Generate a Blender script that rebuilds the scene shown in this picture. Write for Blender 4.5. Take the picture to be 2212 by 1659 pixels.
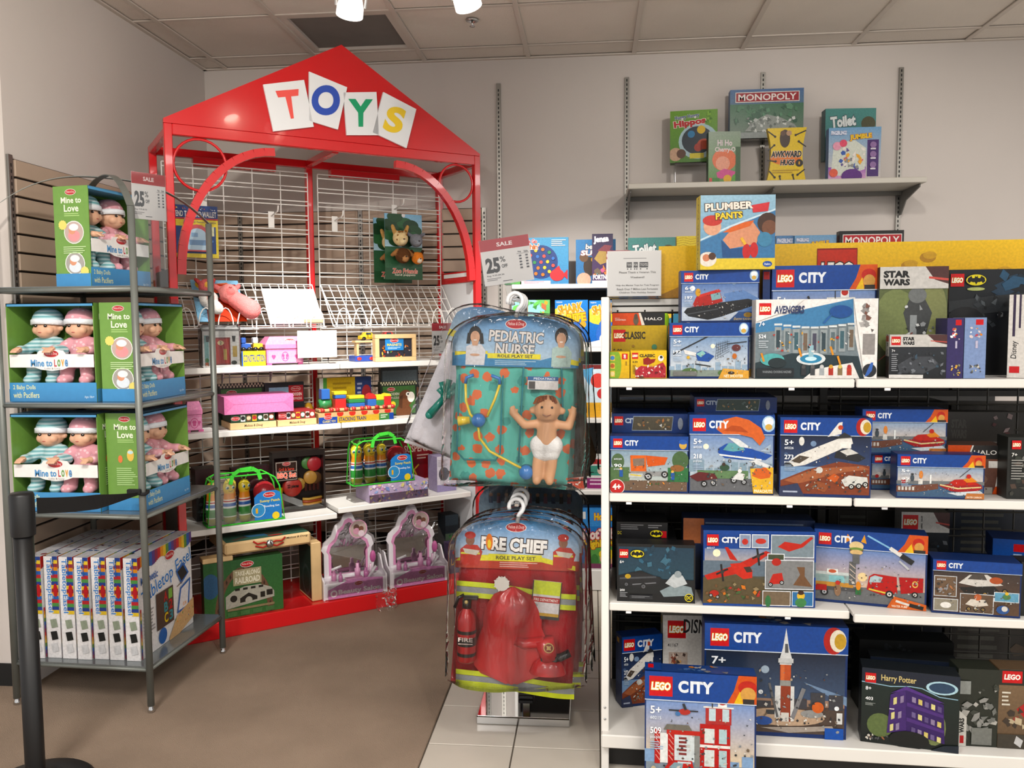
import bpy, bmesh, math, random
from mathutils import Vector, Matrix
PI = math.pi
SC = bpy.context.scene
COL = SC.collection
for _o in list(bpy.data.objects): bpy.data.objects.remove(_o)

# ------------------------------------------------------------------ camera
FPX, PITCH, ROLL, YAW, CAMH = 1820.3, .0737166, -.00813533, -.0966137, 1.52
_B = Matrix(((1, 0, 0), (0, 0, -1), (0, 1, 0)))
_cy, _sy = math.cos(YAW), math.sin(YAW)
_cp, _sp = math.cos(PITCH), math.sin(PITCH)
_cr, _sr = math.cos(ROLL), math.sin(ROLL)
W2C = Matrix(((_cr, -_sr, 0), (_sr, _cr, 0), (0, 0, 1))) @ Matrix(((1, 0, 0), (0, _cp, -_sp), (0, _sp, _cp))) @ _B @ Matrix(((_cy, -_sy, 0), (_sy, _cy, 0), (0, 0, 1)))
cam_d = bpy.data.cameras.new('camera'); cam = bpy.data.objects.new('camera', cam_d); COL.objects.link(cam)
cam_d.sensor_width = 36; cam_d.lens = FPX / 2212 * 36; cam_d.clip_start = .05; cam_d.clip_end = 60
_r = W2C
cam.matrix_world = Matrix(((_r[0][0], -_r[1][0], -_r[2][0], 0), (_r[0][1], -_r[1][1], -_r[2][1], 0), (_r[0][2], -_r[1][2], -_r[2][2], CAMH), (0, 0, 0, 1)))
SC.camera = cam
SC.cycles.transparent_max_bounces = 20      # many layers of clear film
SC.cycles.max_bounces = 6; SC.cycles.diffuse_bounces = 3; SC.cycles.glossy_bounces = 3; SC.cycles.caustics_reflective = False; SC.cycles.caustics_refractive = False
CEN = Vector((0, 0, CAMH))
def ray(px, py): return W2C.transposed() @ Vector(((px - 1106) / FPX, (py - 829.5) / FPX, 1))
def onY(px, py, Y): d = ray(px, py); return CEN + d * (Y / d.y)
def onX(px, py, X): d = ray(px, py); return CEN + d * (X / d.x)
def onZ(px, py, Z): d = ray(px, py); return CEN + d * ((Z - CAMH) / d.z)
def onP(px, py, p, n):
    d = ray(px, py); n = Vector(n); return CEN + d * ((Vector(p) - CEN).dot(n) / d.dot(n))

# ------------------------------------------------------------------ world, lights, exposure
wd = bpy.data.worlds.new('world'); SC.world = wd; wd.use_nodes = True
wd.node_tree.nodes['Background'].inputs[0].default_value = (1, .985, .97, 1)
wd.node_tree.nodes['Background'].inputs[1].default_value = .85
SC.view_settings.view_transform = 'Standard'; SC.view_settings.look = 'None'
SC.view_settings.exposure = .16; SC.view_settings.gamma = 1; SC.view_settings.use_curve_mapping = False
def area(name, loc, sx, sy, power, col, rot=(0, 0, 0)):
    l = bpy.data.lights.new(name, 'AREA'); l.shape = 'RECTANGLE'; l.size = sx; l.size_y = sy; l.energy = power; l.color = col
    o = bpy.data.objects.new(name, l); COL.objects.link(o); o.location = loc; o.rotation_euler = rot; return o
WARM = (1, .965, .92)
# recessed ceiling troffers of the sales floor, behind and beside the camera
for x, y, pw in [(-1.3, .2, 84), (1.1, .2, 46), (-1.3, -2.2, 66), (1.1, -2.2, 56), (3.5, .2, 56), (3.5, 2.6, 50)]:
    area('ceiling_troffer_light', (x, y, 3.05), .6, 1.2, pw, WARM)
def spot(name, loc, target, power, size, blend, col, rad=.03):
    l = bpy.data.lights.new(name, 'SPOT'); l.energy = power; l.spot_size = math.radians(size); l.spot_blend = blend; l.color = col; l.shadow_soft_size = rad
    o = bpy.data.objects.new(name, l); COL.objects.link(o); o.location = loc
    o.rotation_euler = (Vector(target) - Vector(loc)).to_track_quat('-Z', 'Y').to_euler(); return o

# ------------------------------------------------------------------ materials
def lin(c):
    if isinstance(c, str):
        c = c.lstrip('#')
        if len(c) == 3: c = ''.join(a * 2 for a in c)
        c = tuple(int(c[i:i + 2], 16) / 255 for i in (0, 2, 4))
    return tuple(a / 12.92 if a <= .04045 else ((a + .055) / 1.055) ** 2.4 for a in c[:3])
def rgba(c): return (*lin(c), 1)
MATS = {}
def newmat(name):
    m = bpy.data.materials.new(name); m.use_nodes = True; MATS[name] = m
    nt = m.node_tree; return m, nt, nt.nodes['Principled BSDF']
def mat(name, col, rough=.5, metal=0, spec=.5, bump=0, bscale=60, var=0, vscale=6, detail=4, coat=0, emit=0, sat=1, val=1):
    m, nt, b = newmat(name); N, L = nt.nodes, nt.links
    b.inputs['Roughness'].default_value = rough; b.inputs['Metallic'].default_value = metal
    b.inputs['Specular IOR Level'].default_value = spec; b.inputs['Coat Weight'].default_value = coat
    tc = N.new('ShaderNodeTexCoord')
    if col == 'VC':
        a = N.new('ShaderNodeVertexColor'); a.layer_name = 'Col'; src = a.outputs[0]
    else:
        a = N.new('ShaderNodeRGB'); a.outputs[0].default_value = rgba(col); src = a.outputs[0]
    if var:
        n = N.new('ShaderNodeTexNoise'); n.inputs['Scale'].default_value = vscale; n.inputs['Detail'].default_value = detail
        L.new(tc.outputs['Object'], n.inputs['Vector'])
        mr = N.new('ShaderNodeMapRange'); mr.inputs[1].default_value = .3; mr.inputs[2].default_value = .7; mr.inputs[3].default_value = 1 - var; mr.inputs[4].default_value = 1 + var
        L.new(n.outputs[0], mr.inputs[0])
        mx = N.new('ShaderNodeMix'); mx.data_type = 'RGBA'; mx.blend_type = 'MULTIPLY'; mx.inputs[0].default_value = 1
        L.new(src, mx.inputs[6]); L.new(mr.outputs[0], mx.inputs[7]); src = mx.outputs[2]
    if sat != 1 or val != 1:
        hs = N.new('ShaderNodeHueSaturation'); hs.inputs['Saturation'].default_value = sat; hs.inputs['Value'].default_value = val; L.new(src, hs.inputs['Color']); src = hs.outputs[0]
    L.new(src, b.inputs['Base Color'])
    if emit:
        L.new(src, b.inputs['Emission Color']); b.inputs['Emission Strength'].default_value = emit
    if bump:
        n = N.new('ShaderNodeTexNoise'); n.inputs['Scale'].default_value = bscale; n.inputs['Detail'].default_value = 3
        L.new(tc.outputs['Object'], n.inputs['Vector'])
        bp = N.new('ShaderNodeBump'); bp.inputs['Strength'].default_value = bump; bp.inputs['Distance'].default_value = .01
        L.new(n.outputs[0], bp.inputs['Height']); L.new(bp.outputs[0], b.inputs['Normal'])
    return m
def clear(name, tint=(1, 1, 1), gloss=.12, rough=.05, bump=0, bscale=20, fres=1.45, haze=0):
    m = bpy.data.materials.new(name); m.use_nodes = True; MATS[name] = m
    nt = m.node_tree; N, L = nt.nodes, nt.links; N.clear()
    out = N.new('ShaderNodeOutputMaterial'); tr = N.new('ShaderNodeBsdfTransparent'); tr.inputs[0].default_value = (*tint, 1)
    gl = N.new('ShaderNodeBsdfGlossy'); gl.inputs['Roughness'].default_value = rough
    fr = N.new('ShaderNodeFresnel'); fr.inputs[0].default_value = fres
    ad = N.new('ShaderNodeMath'); ad.operation = 'ADD'; ad.use_clamp = True; ad.inputs[1].default_value = gloss
    L.new(fr.outputs[0], ad.inputs[0])
    mx = N.new('ShaderNodeMixShader'); L.new(ad.outputs[0], mx.inputs[0])
    base = tr.outputs[0]
    if haze:
        df = N.new('ShaderNodeBsdfDiffuse'); df.inputs[0].default_value = (.8, .8, .8, 1)
        m2 = N.new('ShaderNodeMixShader'); m2.inputs[0].default_value = haze; L.new(tr.outputs[0], m2.inputs[1]); L.new(df.outputs[0], m2.inputs[2]); base = m2.outputs[0]
    L.new(base, mx.inputs[1]); L.new(gl.outputs[0], mx.inputs[2]); L.new(mx.outputs[0], out.inputs[0])
    if bump:
        tc = N.new('ShaderNodeTexCoord'); n = N.new('ShaderNodeTexNoise'); n.inputs['Scale'].default_value = bscale; n.inputs['Detail'].default_value = 3; n.inputs['Distortion'].default_value = 1.2
        mp = N.new('ShaderNodeMapping'); mp.inputs['Scale'].default_value = (1, 1, .35)
        L.new(tc.outputs['Object'], mp.inputs[0]); L.new(mp.outputs[0], n.inputs['Vector'])
        bp = N.new('ShaderNodeBump'); bp.inputs['Strength'].default_value = bump; bp.inputs['Distance'].default_value = .02
        L.new(n.outputs[0], bp.inputs['Height']); L.new(bp.outputs[0], gl.inputs['Normal']); L.new(bp.outputs[0], fr.inputs['Normal'])
    return m
mat('print', 'VC', .38, spec=.35, var=.12, vscale=110, detail=7, sat=1.03, val=.84); mat('card', 'VC', .32, var=.04, vscale=40, bump=.03, bscale=8)
mat('paper', 'VC', .7); mat('plastic', 'VC', .28, coat=.2); mat('fabric', 'VC', .92, spec=.15, bump=.25, bscale=180, var=.08, vscale=30)
mat('plush', 'VC', .98, spec=.05, bump=.6, bscale=260, var=.12, vscale=60); mat('skin', 'VC', .5, var=.03, vscale=20)
mat('wood', '#cfae7c', .5, var=.12, vscale=9)
mat('wall_paint', '#cbc3bd', .85, bump=.03, bscale=90, var=.025, vscale=1.5)
mat('ceil_tile', '#dcd3c9', .95, bump=.25, bscale=160, var=.035, vscale=3)
mat('ceil_grid', '#cbc1b7', .6); mat('grey_panel', '#716c68', .6, var=.1, vscale=5)
mat('slat', '#b09a87', .6, var=.05, vscale=4); mat('groove', '#2a211c', .8)
mat('carpet', '#a08c7a', .98, spec=.05, bump=.7, bscale=420, var=.16, vscale=2.2, detail=9)
mat('tile', '#c3bbaf', .28, var=.09, vscale=2.4, detail=8); mat('grout', '#5d554b', .9)
mat('red_metal', '#d0151b', .22, coat=.3); mat('white_metal', '#dedbd6', .35); mat('white_wire', '#e6e4df', .35)
mat('chrome', '#c8c8c8', .12, 1); mat('mirror', '#d9d9d9', .03, 1); mat('standard', '#8d8a84', .35, .8); mat('dark', '#0d0d0d', .7)
mat('rack_grey', '#737772', .42, .35, var=.05, vscale=14); mat('rack_shelf', '#7f8688', .18, .55, var=.04, vscale=6)
mat('black_plastic', '#0f0f10', .45); mat('black_cloth', '#0c0c0d', .8); mat('gond_dark', '#1c1b1a', .6); mat('gond_grid', '#26241f', .5)
mat('shelf_board', '#bdb8ad', .45, var=.03); mat('shelf_white', '#d8d5cf', .38, var=.02); mat('bracket', '#6f6d68', .5)
mat('lamp_glow', '#fff4e2', .5, emit=30); mat('lamp_housing', '#f4efe6', .4, emit=1.6); mat('white_plastic', '#dfe0e2', .35)
clear('clear', gloss=.02, rough=.04); clear('acrylic', (.93, .95, .95), gloss=.02, rough=.03)
clear('bag', (.97, .97, .97), gloss=.012, rough=.07, bump=1.0, bscale=11, haze=.008, fres=1.33); clear('blister', (.97, .97, .97), gloss=.0, rough=.06, bump=.35, bscale=10, haze=.008)
mat('hair_black', '#17120f', .7)

# ------------------------------------------------------------------ mesh building
class MB:
    def __init__(s): s.v = []; s.f = []; s.c = []; s.sm = []
    def add(s, vs, fs, col=None, M=None, smooth=False):
        b = len(s.v)
        s.v += [tuple(M @ Vector(p)) for p in vs] if M is not None else [tuple(p) for p in vs]
        per = isinstance(col, list)
        for f in fs:
            s.f.append([b + i for i in f]); s.sm.append(smooth)
            s.c.append([col[i] for i in f] if per else col)
        return s
    def box(s, x0, x1, y0, y1, z0, z1, col=None, M=None):
        v = [(x, y, z) for z in (z0, z1) for y in (y0, y1) for x in (x0, x1)]
        return s.add(v, [(0, 2, 3, 1), (4, 5, 7, 6), (0, 1, 5, 4), (2, 6, 7, 3), (0, 4, 6, 2), (1, 3, 7, 5)], col, M)
    def bbox(s, x0, x1, y0, y1, z0, z1, b=.004, col=None, M=None):   # bevelled box
        vs = []; fs = []
        X, Y, Z = (x0, x1), (y0, y1), (z0, z1); idx = {}
        def vid(i, j, k, a):
            key = (i, j, k, a)
            if key not in idx:
                p = [X[i], Y[j], Z[k]]; sg = [1 if q == 0 else -1 for q in (i, j, k)]
                for ax in range(3):
                    if ax != a: p[ax] += sg[ax] * b
                idx[key] = len(vs); vs.append(tuple(p))
            return idx[key]
        for a in range(3):
            for e in (0, 1):
                o = [q for q in range(3) if q != a]; ring = []
                for (p, q) in ((0, 0), (1, 0), (1, 1), (0, 1)):
                    ijk = [0, 0, 0]; ijk[a] = e; ijk[o[0]] = p; ijk[o[1]] = q; ring.append(vid(*ijk, a))
                flip = (e == 1) != (a == 1)
                fs.append(ring if flip else ring[::-1])
        for a in range(3):
            o = [q for q in range(3) if q != a]
            for p in (0, 1):
                for q in (0, 1):
                    def g(e, fa):
                        ijk = [0, 0, 0]; ijk[a] = e; ijk[o[0]] = p; ijk[o[1]] = q; return vid(*ijk, fa)
                    fs.append([g(0, o[0]), g(1, o[0]), g(1, o[1]), g(0, o[1])])
        for i in (0, 1):
            for j in (0, 1):
                for k in (0, 1): fs.append([vid(i, j, k, 0), vid(i, j, k, 1), vid(i, j, k, 2)])
        return s.add(vs, fs, col, M)
    def tube(s, path, r, n=8, col=None, M=None, closed=False, cap=True):
        P = [Vector(p) for p in path]; m = len(P); R = r if isinstance(r, (list, tuple)) else [r] * m
        vs = []; fs = []; up = None
        for i in range(m):
            if closed: t = P[(i + 1) % m] - P[i - 1]
            else: t = P[min(i + 1, m - 1)] - P[max(i - 1, 0)]
            t = t.normalized() if t.length > 1e-9 else Vector((0, 0, 1))
            if up is None: up = t.orthogonal().normalized()
            a = up - t * up.dot(t)
            a = a.normalized() if a.length > 1e-6 else t.orthogonal().normalized(); up = a
            b = t.cross(a)
            for k in range(n):
                g = 2 * PI * k / n; vs.append(P[i] + (a * math.cos(g) + b * math.sin(g)) * R[i])
        for i in range(m if closed else m - 1):
            j = (i + 1) % m
            for k in range(n): fs.append((i * n + k, i * n + (k + 1) % n, j * n + (k + 1) % n, j * n + k))
        if cap and not closed: fs += [tuple(range(n))[::-1], tuple((m - 1) * n + k for k in range(n))]
        return s.add(vs, fs, col, M, n > 5)
    def cyl(s, p0, p1, r0, r1=None, n=16, col=None, M=None): return s.tube([p0, p1], [r0, r0 if r1 is None else r1], n, col, M)
    def lathe(s, prof, n=20, col=None, M=None):
        vs = []; fs = []; cs = []
        for q in prof:
            for k in range(n):
                g = 2 * PI * k / n; vs.append((q[0] * math.cos(g), q[0] * math.sin(g), q[1])); cs.append(q[2] if len(q) > 2 else col)
        for i in range(len(prof) - 1):
            for k in range(n): fs.append((i * n + k, i * n + (k + 1) % n, (i + 1) * n + (k + 1) % n, (i + 1) * n + k))
        return s.add(vs, fs, cs if len(prof[0]) > 2 else col, M, True)
    def ball(s, c, r, n=12, col=None, M=None):
        r = r if isinstance(r, (tuple, list)) else (r, r, r); vs = []; fs = []; m = n // 2 + 1
        for i in range(m):
            a = PI * i / (m - 1)
            for k in range(n):
                g = 2 * PI * k / n; vs.append((c[0] + r[0] * math.sin(a) * math.cos(g), c[1] + r[1] * math.sin(a) * math.sin(g), c[2] + r[2] * math.cos(a)))
        for i in range(m - 1):
            for k in range(n): fs.append((i * n + k, (i + 1) * n + k, (i + 1) * n + (k + 1) % n, i * n + (k + 1) % n))
        return s.add(vs, fs, col, M, True)
    def prism(s, pts, y0, y1, col=None, M=None):       # outline in x,z, thickness along y
        n = len(pts); vs = [(p[0], y0, p[1]) for p in pts] + [(p[0], y1, p[1]) for p in pts]
        ar = sum(pts[i][0] * pts[(i + 1) % n][1] - pts[(i + 1) % n][0] * pts[i][1] for i in range(n))
        fs = [tuple(range(n)), tuple(range(2 * n - 1, n - 1, -1))] + [((i + 1) % n, i, n + i, n + (i + 1) % n) for i in range(n)]
        if ar < 0: fs = [f[::-1] for f in fs]
        return s.add(vs, fs, col, M)
    def ring(s, c, R, r, axis='y', n=28, m=8, col=None, M=None):
        pts = []
        for k in range(n):
            g = 2 * PI * k / n; a, b = R * math.cos(g), R * math.sin(g)
            pts.append((c[0] + a, c[1], c[2] + b) if axis == 'y' else (c[0] + a, c[1] + b, c[2]) if axis == 'z' else (c[0], c[1] + a, c[2] + b))
        return s.tube(pts, r, m, col, M, closed=True)
    def mesh(s, name):
        me = bpy.data.meshes.new(name); me.from_pydata(s.v, [], s.f); me.update()
        if any(c is not None for c in s.c):
            at = me.color_attributes.new('Col', 'FLOAT_COLOR', 'CORNER'); buf = []
            for f, c in zip(s.f, s.c):
                if isinstance(c, list):
                    for q in c: buf += [*q[:3], 1]
                else:
                    q = c if c is not None else (.5, .5, .5); buf += [*q[:3], 1] * len(f)
            at.data.foreach_set('color', buf)
        me.polygons.foreach_set('use_smooth', s.sm)
        return me
    def build(s, name, m, parent=None, loc=None, rot=None): return obj(name, s.mesh(name), m, parent, loc, rot)
def obj(name, me, m, parent=None, loc=None, rot=None):
    o = bpy.data.objects.new(name, me); COL.objects.link(o)
    if m and not me.materials: me.materials.append(MATS[m] if isinstance(m, str) else m)
    if parent is not None: o.parent = parent
    if loc is not None: o.location = loc
    if rot is not None: o.rotation_euler = rot
    return o
def tag(o, label, cat, group=None):
    o['label'] = label; o['category'] = cat
    if group: o['group'] = group
    return o
def thing(name, label, cat, loc=(0, 0, 0), rotz=0, group=None):
    o = bpy.data.objects.new(name, None); COL.objects.link(o); o.empty_display_size = .05
    o.location = loc; o.rotation_euler = (0, 0, rotz); return tag(o, label, cat, group)
def struct(name, mb, m, parent=None):
    o = mb.build(name, m, parent)
    if parent is None: o['kind'] = 'structure'
    return o
def copy_tree(o, parent=None):
    c = o.copy(); COL.objects.link(c)
    if parent is not None: c.parent = parent
    for ch in list(o.children): copy_tree(ch, c)
    return c

def blob(prims, voxel=.006, smooth=6, bumps=None):
    """soft continuous body from tapered capsules (p0, r0, p1, r1, colour); colour by nearest capsule"""
    mb = MB()
    for (p0, r0, p1, r1, c) in prims:
        p0, p1 = Vector(p0), Vector(p1); L = (p1 - p0).length
        k = max(2, int(L / (min(r0, r1) * .6 + 1e-6)) + 1) if L > 1e-5 else 1
        k = min(k, 24)
        mb.ball(p0, r0, 14)
        if k > 1:
            mb.ball(p1, r1, 14); mb.tube([p0, p1], [r0, r1], 14)
    me = mb.mesh('tmp'); o = bpy.data.objects.new('tmp', me); COL.objects.link(o)
    md = o.modifiers.new('r', 'REMESH'); md.mode = 'VOXEL'; md.voxel_size = voxel
    sm = o.modifiers.new('s', 'SMOOTH'); sm.factor = .5; sm.iterations = smooth
    dg = bpy.context.evaluated_depsgraph_get(); dg.update()
    out = bpy.data.meshes.new_from_object(o.evaluated_get(dg)); bpy.data.objects.remove(o); bpy.data.meshes.remove(me)
    P = [(Vector(a), r, Vector(b), q, lin(c)) for a, r, b, q, c in prims]; vc = []
    for v in out.vertices:
        best = 1e9; bc = None
        for a, r, b, q, c in P:
            ab = b - a; l2 = ab.length_squared
            t = 0 if l2 < 1e-12 else max(0, min(1, (v.co - a).dot(ab) / l2))
            d = (v.co - a - ab * t).length - (r + (q - r) * t)
            if d < best: best = d; bc = c
        vc.append(bc)
    at = out.color_attributes.new('Col', 'FLOAT_COLOR', 'POINT'); buf = []
    for c in vc: buf += [*c, 1]
    at.data.foreach_set('color', buf); out.polygons.foreach_set('use_smooth', [True] * len(out.polygons))
    out.materials.clear(); return out

# ------------------------------------------------------------------ flat print
TXT = {}
def glyphs(s, bold=0, sh=0):
    k = (s, bold, sh)
    if k not in TXT:
        cu = bpy.data.curves.new('t', 'FONT'); cu.body = s; cu.offset = bold; cu.shear = sh; cu.resolution_u = 8 if len(s) == 1 else 2; cu.fill_mode = 'FRONT'
        o = bpy.data.objects.new('t', cu)
        me = o.to_mesh()
        V = [(v.co.x, v.co.y) for v in me.vertices]; F = [tuple(p.vertices) for p in me.polygons]
        o.to_mesh_clear(); bpy.data.objects.remove(o); bpy.data.curves.remove(cu)
        TXT[k] = (V, F)
    return TXT[k]
EPS = .00022
class Art:
    """flat print in face units: u right 0..1, v down 0..1"""
    def __init__(s, w, h): s.w = w; s.h = h; s.L = []
    def _q(s, P, F, c): s.L.append((P, F, c)); return s
    def uv(s, x, y): return (x * s.w, (1 - y) * s.h)
    def r(s, x0, y0, x1, y1, c, c2=None):
        P = [s.uv(x0, y1), s.uv(x1, y1), s.uv(x1, y0), s.uv(x0, y0)]
        a = lin(c); b = lin(c2) if c2 else a
        return s._q(P, [(0, 1, 2, 3)], [b, b, a, a])
    def p(s, pts, c):
        P = [s.uv(*q) for q in pts]; n = len(P)
        ar = sum(P[i][0] * P[(i + 1) % n][1] - P[(i + 1) % n][0] * P[i][1] for i in range(n))
        return s._q(P if ar > 0 else P[::-1], [tuple(range(n))], lin(c))
    def o(s, cx, cy, r, c, sx=1, sy=1, n=18, rot=0):
        x0, y0 = s.uv(cx, cy); R = r * s.h; ca, sa = math.cos(rot), math.sin(rot); P = []
        for k in range(n):
            g = 2 * PI * k / n; a, b = R * sx * math.cos(g), R * sy * math.sin(g); P.append((x0 + a * ca - b * sa, y0 + a * sa + b * ca))
        return s._q(P, [tuple(range(n))], lin(c))
    def star(s, cx, cy, r, c, n=14, k=.8):
        x0, y0 = s.uv(cx, cy); R = r * s.h
        P = [(x0 + R * (1 if i % 2 else k) * math.cos(PI * i / n), y0 + R * (1 if i % 2 else k) * math.sin(PI * i / n)) for i in range(2 * n)]
        return s._q(P, [tuple(range(2 * n))], lin(c))
    def l(s, pts, wd, c):
        P = [Vector(s.uv(*q)) for q in pts]; hw = wd * s.h / 2
        for a, b in zip(P, P[1:]):
            d = (b - a)
            if d.length < 1e-9: continue
            d.normalize(); n = Vector((-d.y, d.x)) * hw; a2 = a - d * hw * .3; b2 = b + d * hw * .3
            s._q([tuple(a2 - n), tuple(b2 - n), tuple(b2 + n), tuple(a2 + n)], [(0, 1, 2, 3)], lin(c))
        return s
    def t(s, txt, x0, y0, x1, y1, c, bold=.01, sh=0, out=None, rot=0):
        def put(bo, col):
            V, F = glyphs(txt, bo, sh)
            V0, _ = glyphs(txt, bold, sh)
            ax, bx = min(v[0] for v in V0), max(v[0] for v in V0); ay, by = min(v[1] for v in V0), max(v[1] for v in V0)
            X0, Y0 = s.uv(x0, y1); X1, Y1 = s.uv(x1, y0); kx = (X1 - X0) / (bx - ax); ky = (Y1 - Y0) / max(by - ay, 1e-6)
            P = [(X0 + (v[0] - ax) * kx, Y0 + (v[1] - ay) * ky) for v in V]
            if rot:
                cx, cy = (X0 + X1) / 2, (Y0 + Y1) / 2; ca, sa = math.cos(rot), math.sin(rot)
                P = [(cx + (p[0] - cx) * ca - (p[1] - cy) * sa, cy + (p[0] - cx) * sa + (p[1] - cy) * ca) for p in P]
            s._q(P, F, lin(col))
        if out: put(bold + out[1], out[0])
        put(bold, c); return s
    def lines(s, x0, y0, x1, y1, n, c, seed=1, k=.45):      # rows of unreadably small print
        rn = random.Random(seed); dy = (y1 - y0) / n
        for i in range(n):
            e = x1 - (x1 - x0) * rn.random() * .35
            s.r(x0, y0 + i * dy, e, y0 + (i + k) * dy, c)
        return s
    def scat(s, seed, n, x0, y0, x1, y1, sz, cols):         # small busy details
        rn = random.Random(seed)
        for i in range(n):
            cx, cy = rn.uniform(x0, x1), rn.uniform(y0, y1); a = rn.uniform(0, PI); k = rn.choice((3, 4, 4, 5)); R = sz * rn.uniform(.5, 1.2)
            s.o(cx, cy, R, rn.choice(cols), rn.uniform(.6, 1.5), rn.uniform(.5, 1), k, a)
        return s
    def put(s, mb, o, R, U, lift=.0004, clipbox=True):
        o, R, U = Vector(o), Vector(R).normalized(), Vector(U).normalized(); N = R.cross(U)
        for i, (P, F, c) in enumerate(s.L):
            z = lift + EPS * min(i, 40) * .5 + (EPS * .02 * i)
            if clipbox: P = [(min(max(p[0], 0), s.w), min(max(p[1], 0), s.h)) for p in P]
            mb.add([o + R * p[0] + U * p[1] + N * z for p in P], F, c)
def carton(name, label, cat, w, h, d, loc, rot=0, body='#123a80', front=None, left=None, right=None, top=None, tilt=0, roll=0, group=None, m='print', parent=None):
    """box whose front-bottom-centre sits at loc; front looks along -y before rotation"""
    mb = MB(); b = lin(body); mb.bbox(-w / 2, w / 2, 0, d, 0, h, .0012, b)
    for q, (aw, ah) in ((left, (d, h)), (right, (d, h)), (top, (w, d))):
        if q:
            kx, ky = aw / q.w, ah / q.h; q.L = [([(p[0] * kx, p[1] * ky) for p in P], F, c) for P, F, c in q.L]; q.w, q.h = aw, ah
    if front: front.put(mb, (-w / 2, 0, 0), (1, 0, 0), (0, 0, 1))
    if left: left.put(mb, (-w / 2, d, 0), (0, -1, 0), (0, 0, 1))
    if right: right.put(mb, (w / 2, 0, 0), (0, 1, 0), (0, 0, 1))
    if top: top.put(mb, (-w / 2, 0, h), (1, 0, 0), (0, 1, 0))
    o = mb.build(name, m, parent); o.location = loc
    o.rotation_euler = (Matrix.Rotation(rot, 3, 'Z') @ Matrix.Rotation(tilt, 3, 'X') @ Matrix.Rotation(roll, 3, 'Y')).to_euler()
    if cat: tag(o, label, cat, group)
    return o
# ================================================================== the setting
ZC, XL, YB, YE = 3.07, -2.36, 5.06, 3.24       # ceiling height, left wall, back wall, outer end of left wall
XG = [-2.215 + .6125 * k for k in range(12)]; YG = [4.845 - .6125 * k for k in range(5)]
cl = struct('ceiling', MB().box(-5, 5.2, -4.5, YB + .15, ZC + .03, ZC + .1), 'ceil_tile')
rn = random.Random(3)
ys = [YB] + YG; xs = [XL] + XG
for j in range(len(ys) - 1):
    for i in range(len(xs) - 1):
        x0, x1, y1, y0 = xs[i], xs[i + 1], ys[j], ys[j + 1]
        if x0 > 3.2: continue
        if abs(x0 + 1.6025) < .01 and j == 1:
            mb = MB(); mb.box(x0 + .012, x1 - .012, y0 + .012, y1 - .012, ZC + .012, ZC + .02)
            p = mb.build('return_air_panel', 'grey_panel', cl); p['label'] = 'dark grey flat panel set in the tiled ceiling'
            mb = MB(); 
            for a, b, c, d in ((x0 + .012, x0 + .05, y0 + .012, y1 - .012), (x1 - .05, x1 - .012, y0 + .012, y1 - .012), (x0 + .05, x1 - .05, y0 + .012, y0 + .05), (x0 + .05, x1 - .05, y1 - .05, y1 - .012)): mb.box(a, b, c, d, ZC - .004, ZC + .012)
            mb.build('panel_frame', 'ceil_grid', p); continue
        dz = rn.uniform(0, .004); mb = MB(); mb.bbox(x0 + .006, x1 - .006, y0 + .006, y1 - .006, ZC - .002 + dz, ZC + .016, .003)
        t = mb.build('ceiling_tile', 'ceil_tile', cl)
        if j == 0 and abs(x0 - .8475) < .02: t.rotation_euler = (0, 0, 0); t.location = (0, -.012, .0)
for x in XG: MB().box(x - .0125, x + .0125, YG[-1] - 3, YB, ZC - .010, ZC - .003).build('grid_bar', 'ceil_grid', cl)
for y in YG: MB().box(XL, 3.5, y - .0125, y + .0125, ZC - .0075, ZC - .002).build('grid_bar', 'ceil_grid', cl)
MB().box(XL, XL + .022, YE, YB, ZC - .012, ZC - .004).build('edge_bar', 'ceil_grid', cl)
MB().box(XL, 3.5, YB - .022, YB, ZC - .012, ZC - .004).build('edge_bar', 'ceil_grid', cl)
wb = struct('wall_back', MB().box(XL - .2, 5.2, YB, YB + .12, -.02, ZC + .1), 'wall_paint')
wl = struct('wall_left', MB().box(XL - .14, XL, YE, YB + .12, -.02, ZC + .1), 'wall_paint')
struct('wall_side', MB().box(-5, XL - .14, YE, YE + .12, -.02, ZC + .1), 'wall_paint')
struct('baseboard_side', MB().box(-5, XL + .006, YE - .008, YE - .0005, 0, .1), 'dark')
# floor: tiles to the right of the carpet
fl = struct('floor', MB().box(-.605, 5.2, -4.5, YB + .12, -.06, -.003), 'grout')
TX, TY = .3105, .304; X0 = -.5975; k0 = 2.9
tm = MB().bbox(.0025, TX - .0025, .0025, TY - .0025, -.003, .0015, .0015).mesh('floor_tile')
for i in range(10):
    for j in range(-2, 7):
        if k0 + (j + 1) * TY < YB: obj('floor_tile', tm, 'tile', fl, (X0 + i * TX, k0 + j * TY, 0))
struct('floor_aisle', MB().box(-.6, 5.2, -4.5, k0 - 2 * TY, -.02, 0), 'tile')
struct('carpet', MB().bbox(-5, -.6, -4.5, YB, -.06, .004, .003), 'carpet')
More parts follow.
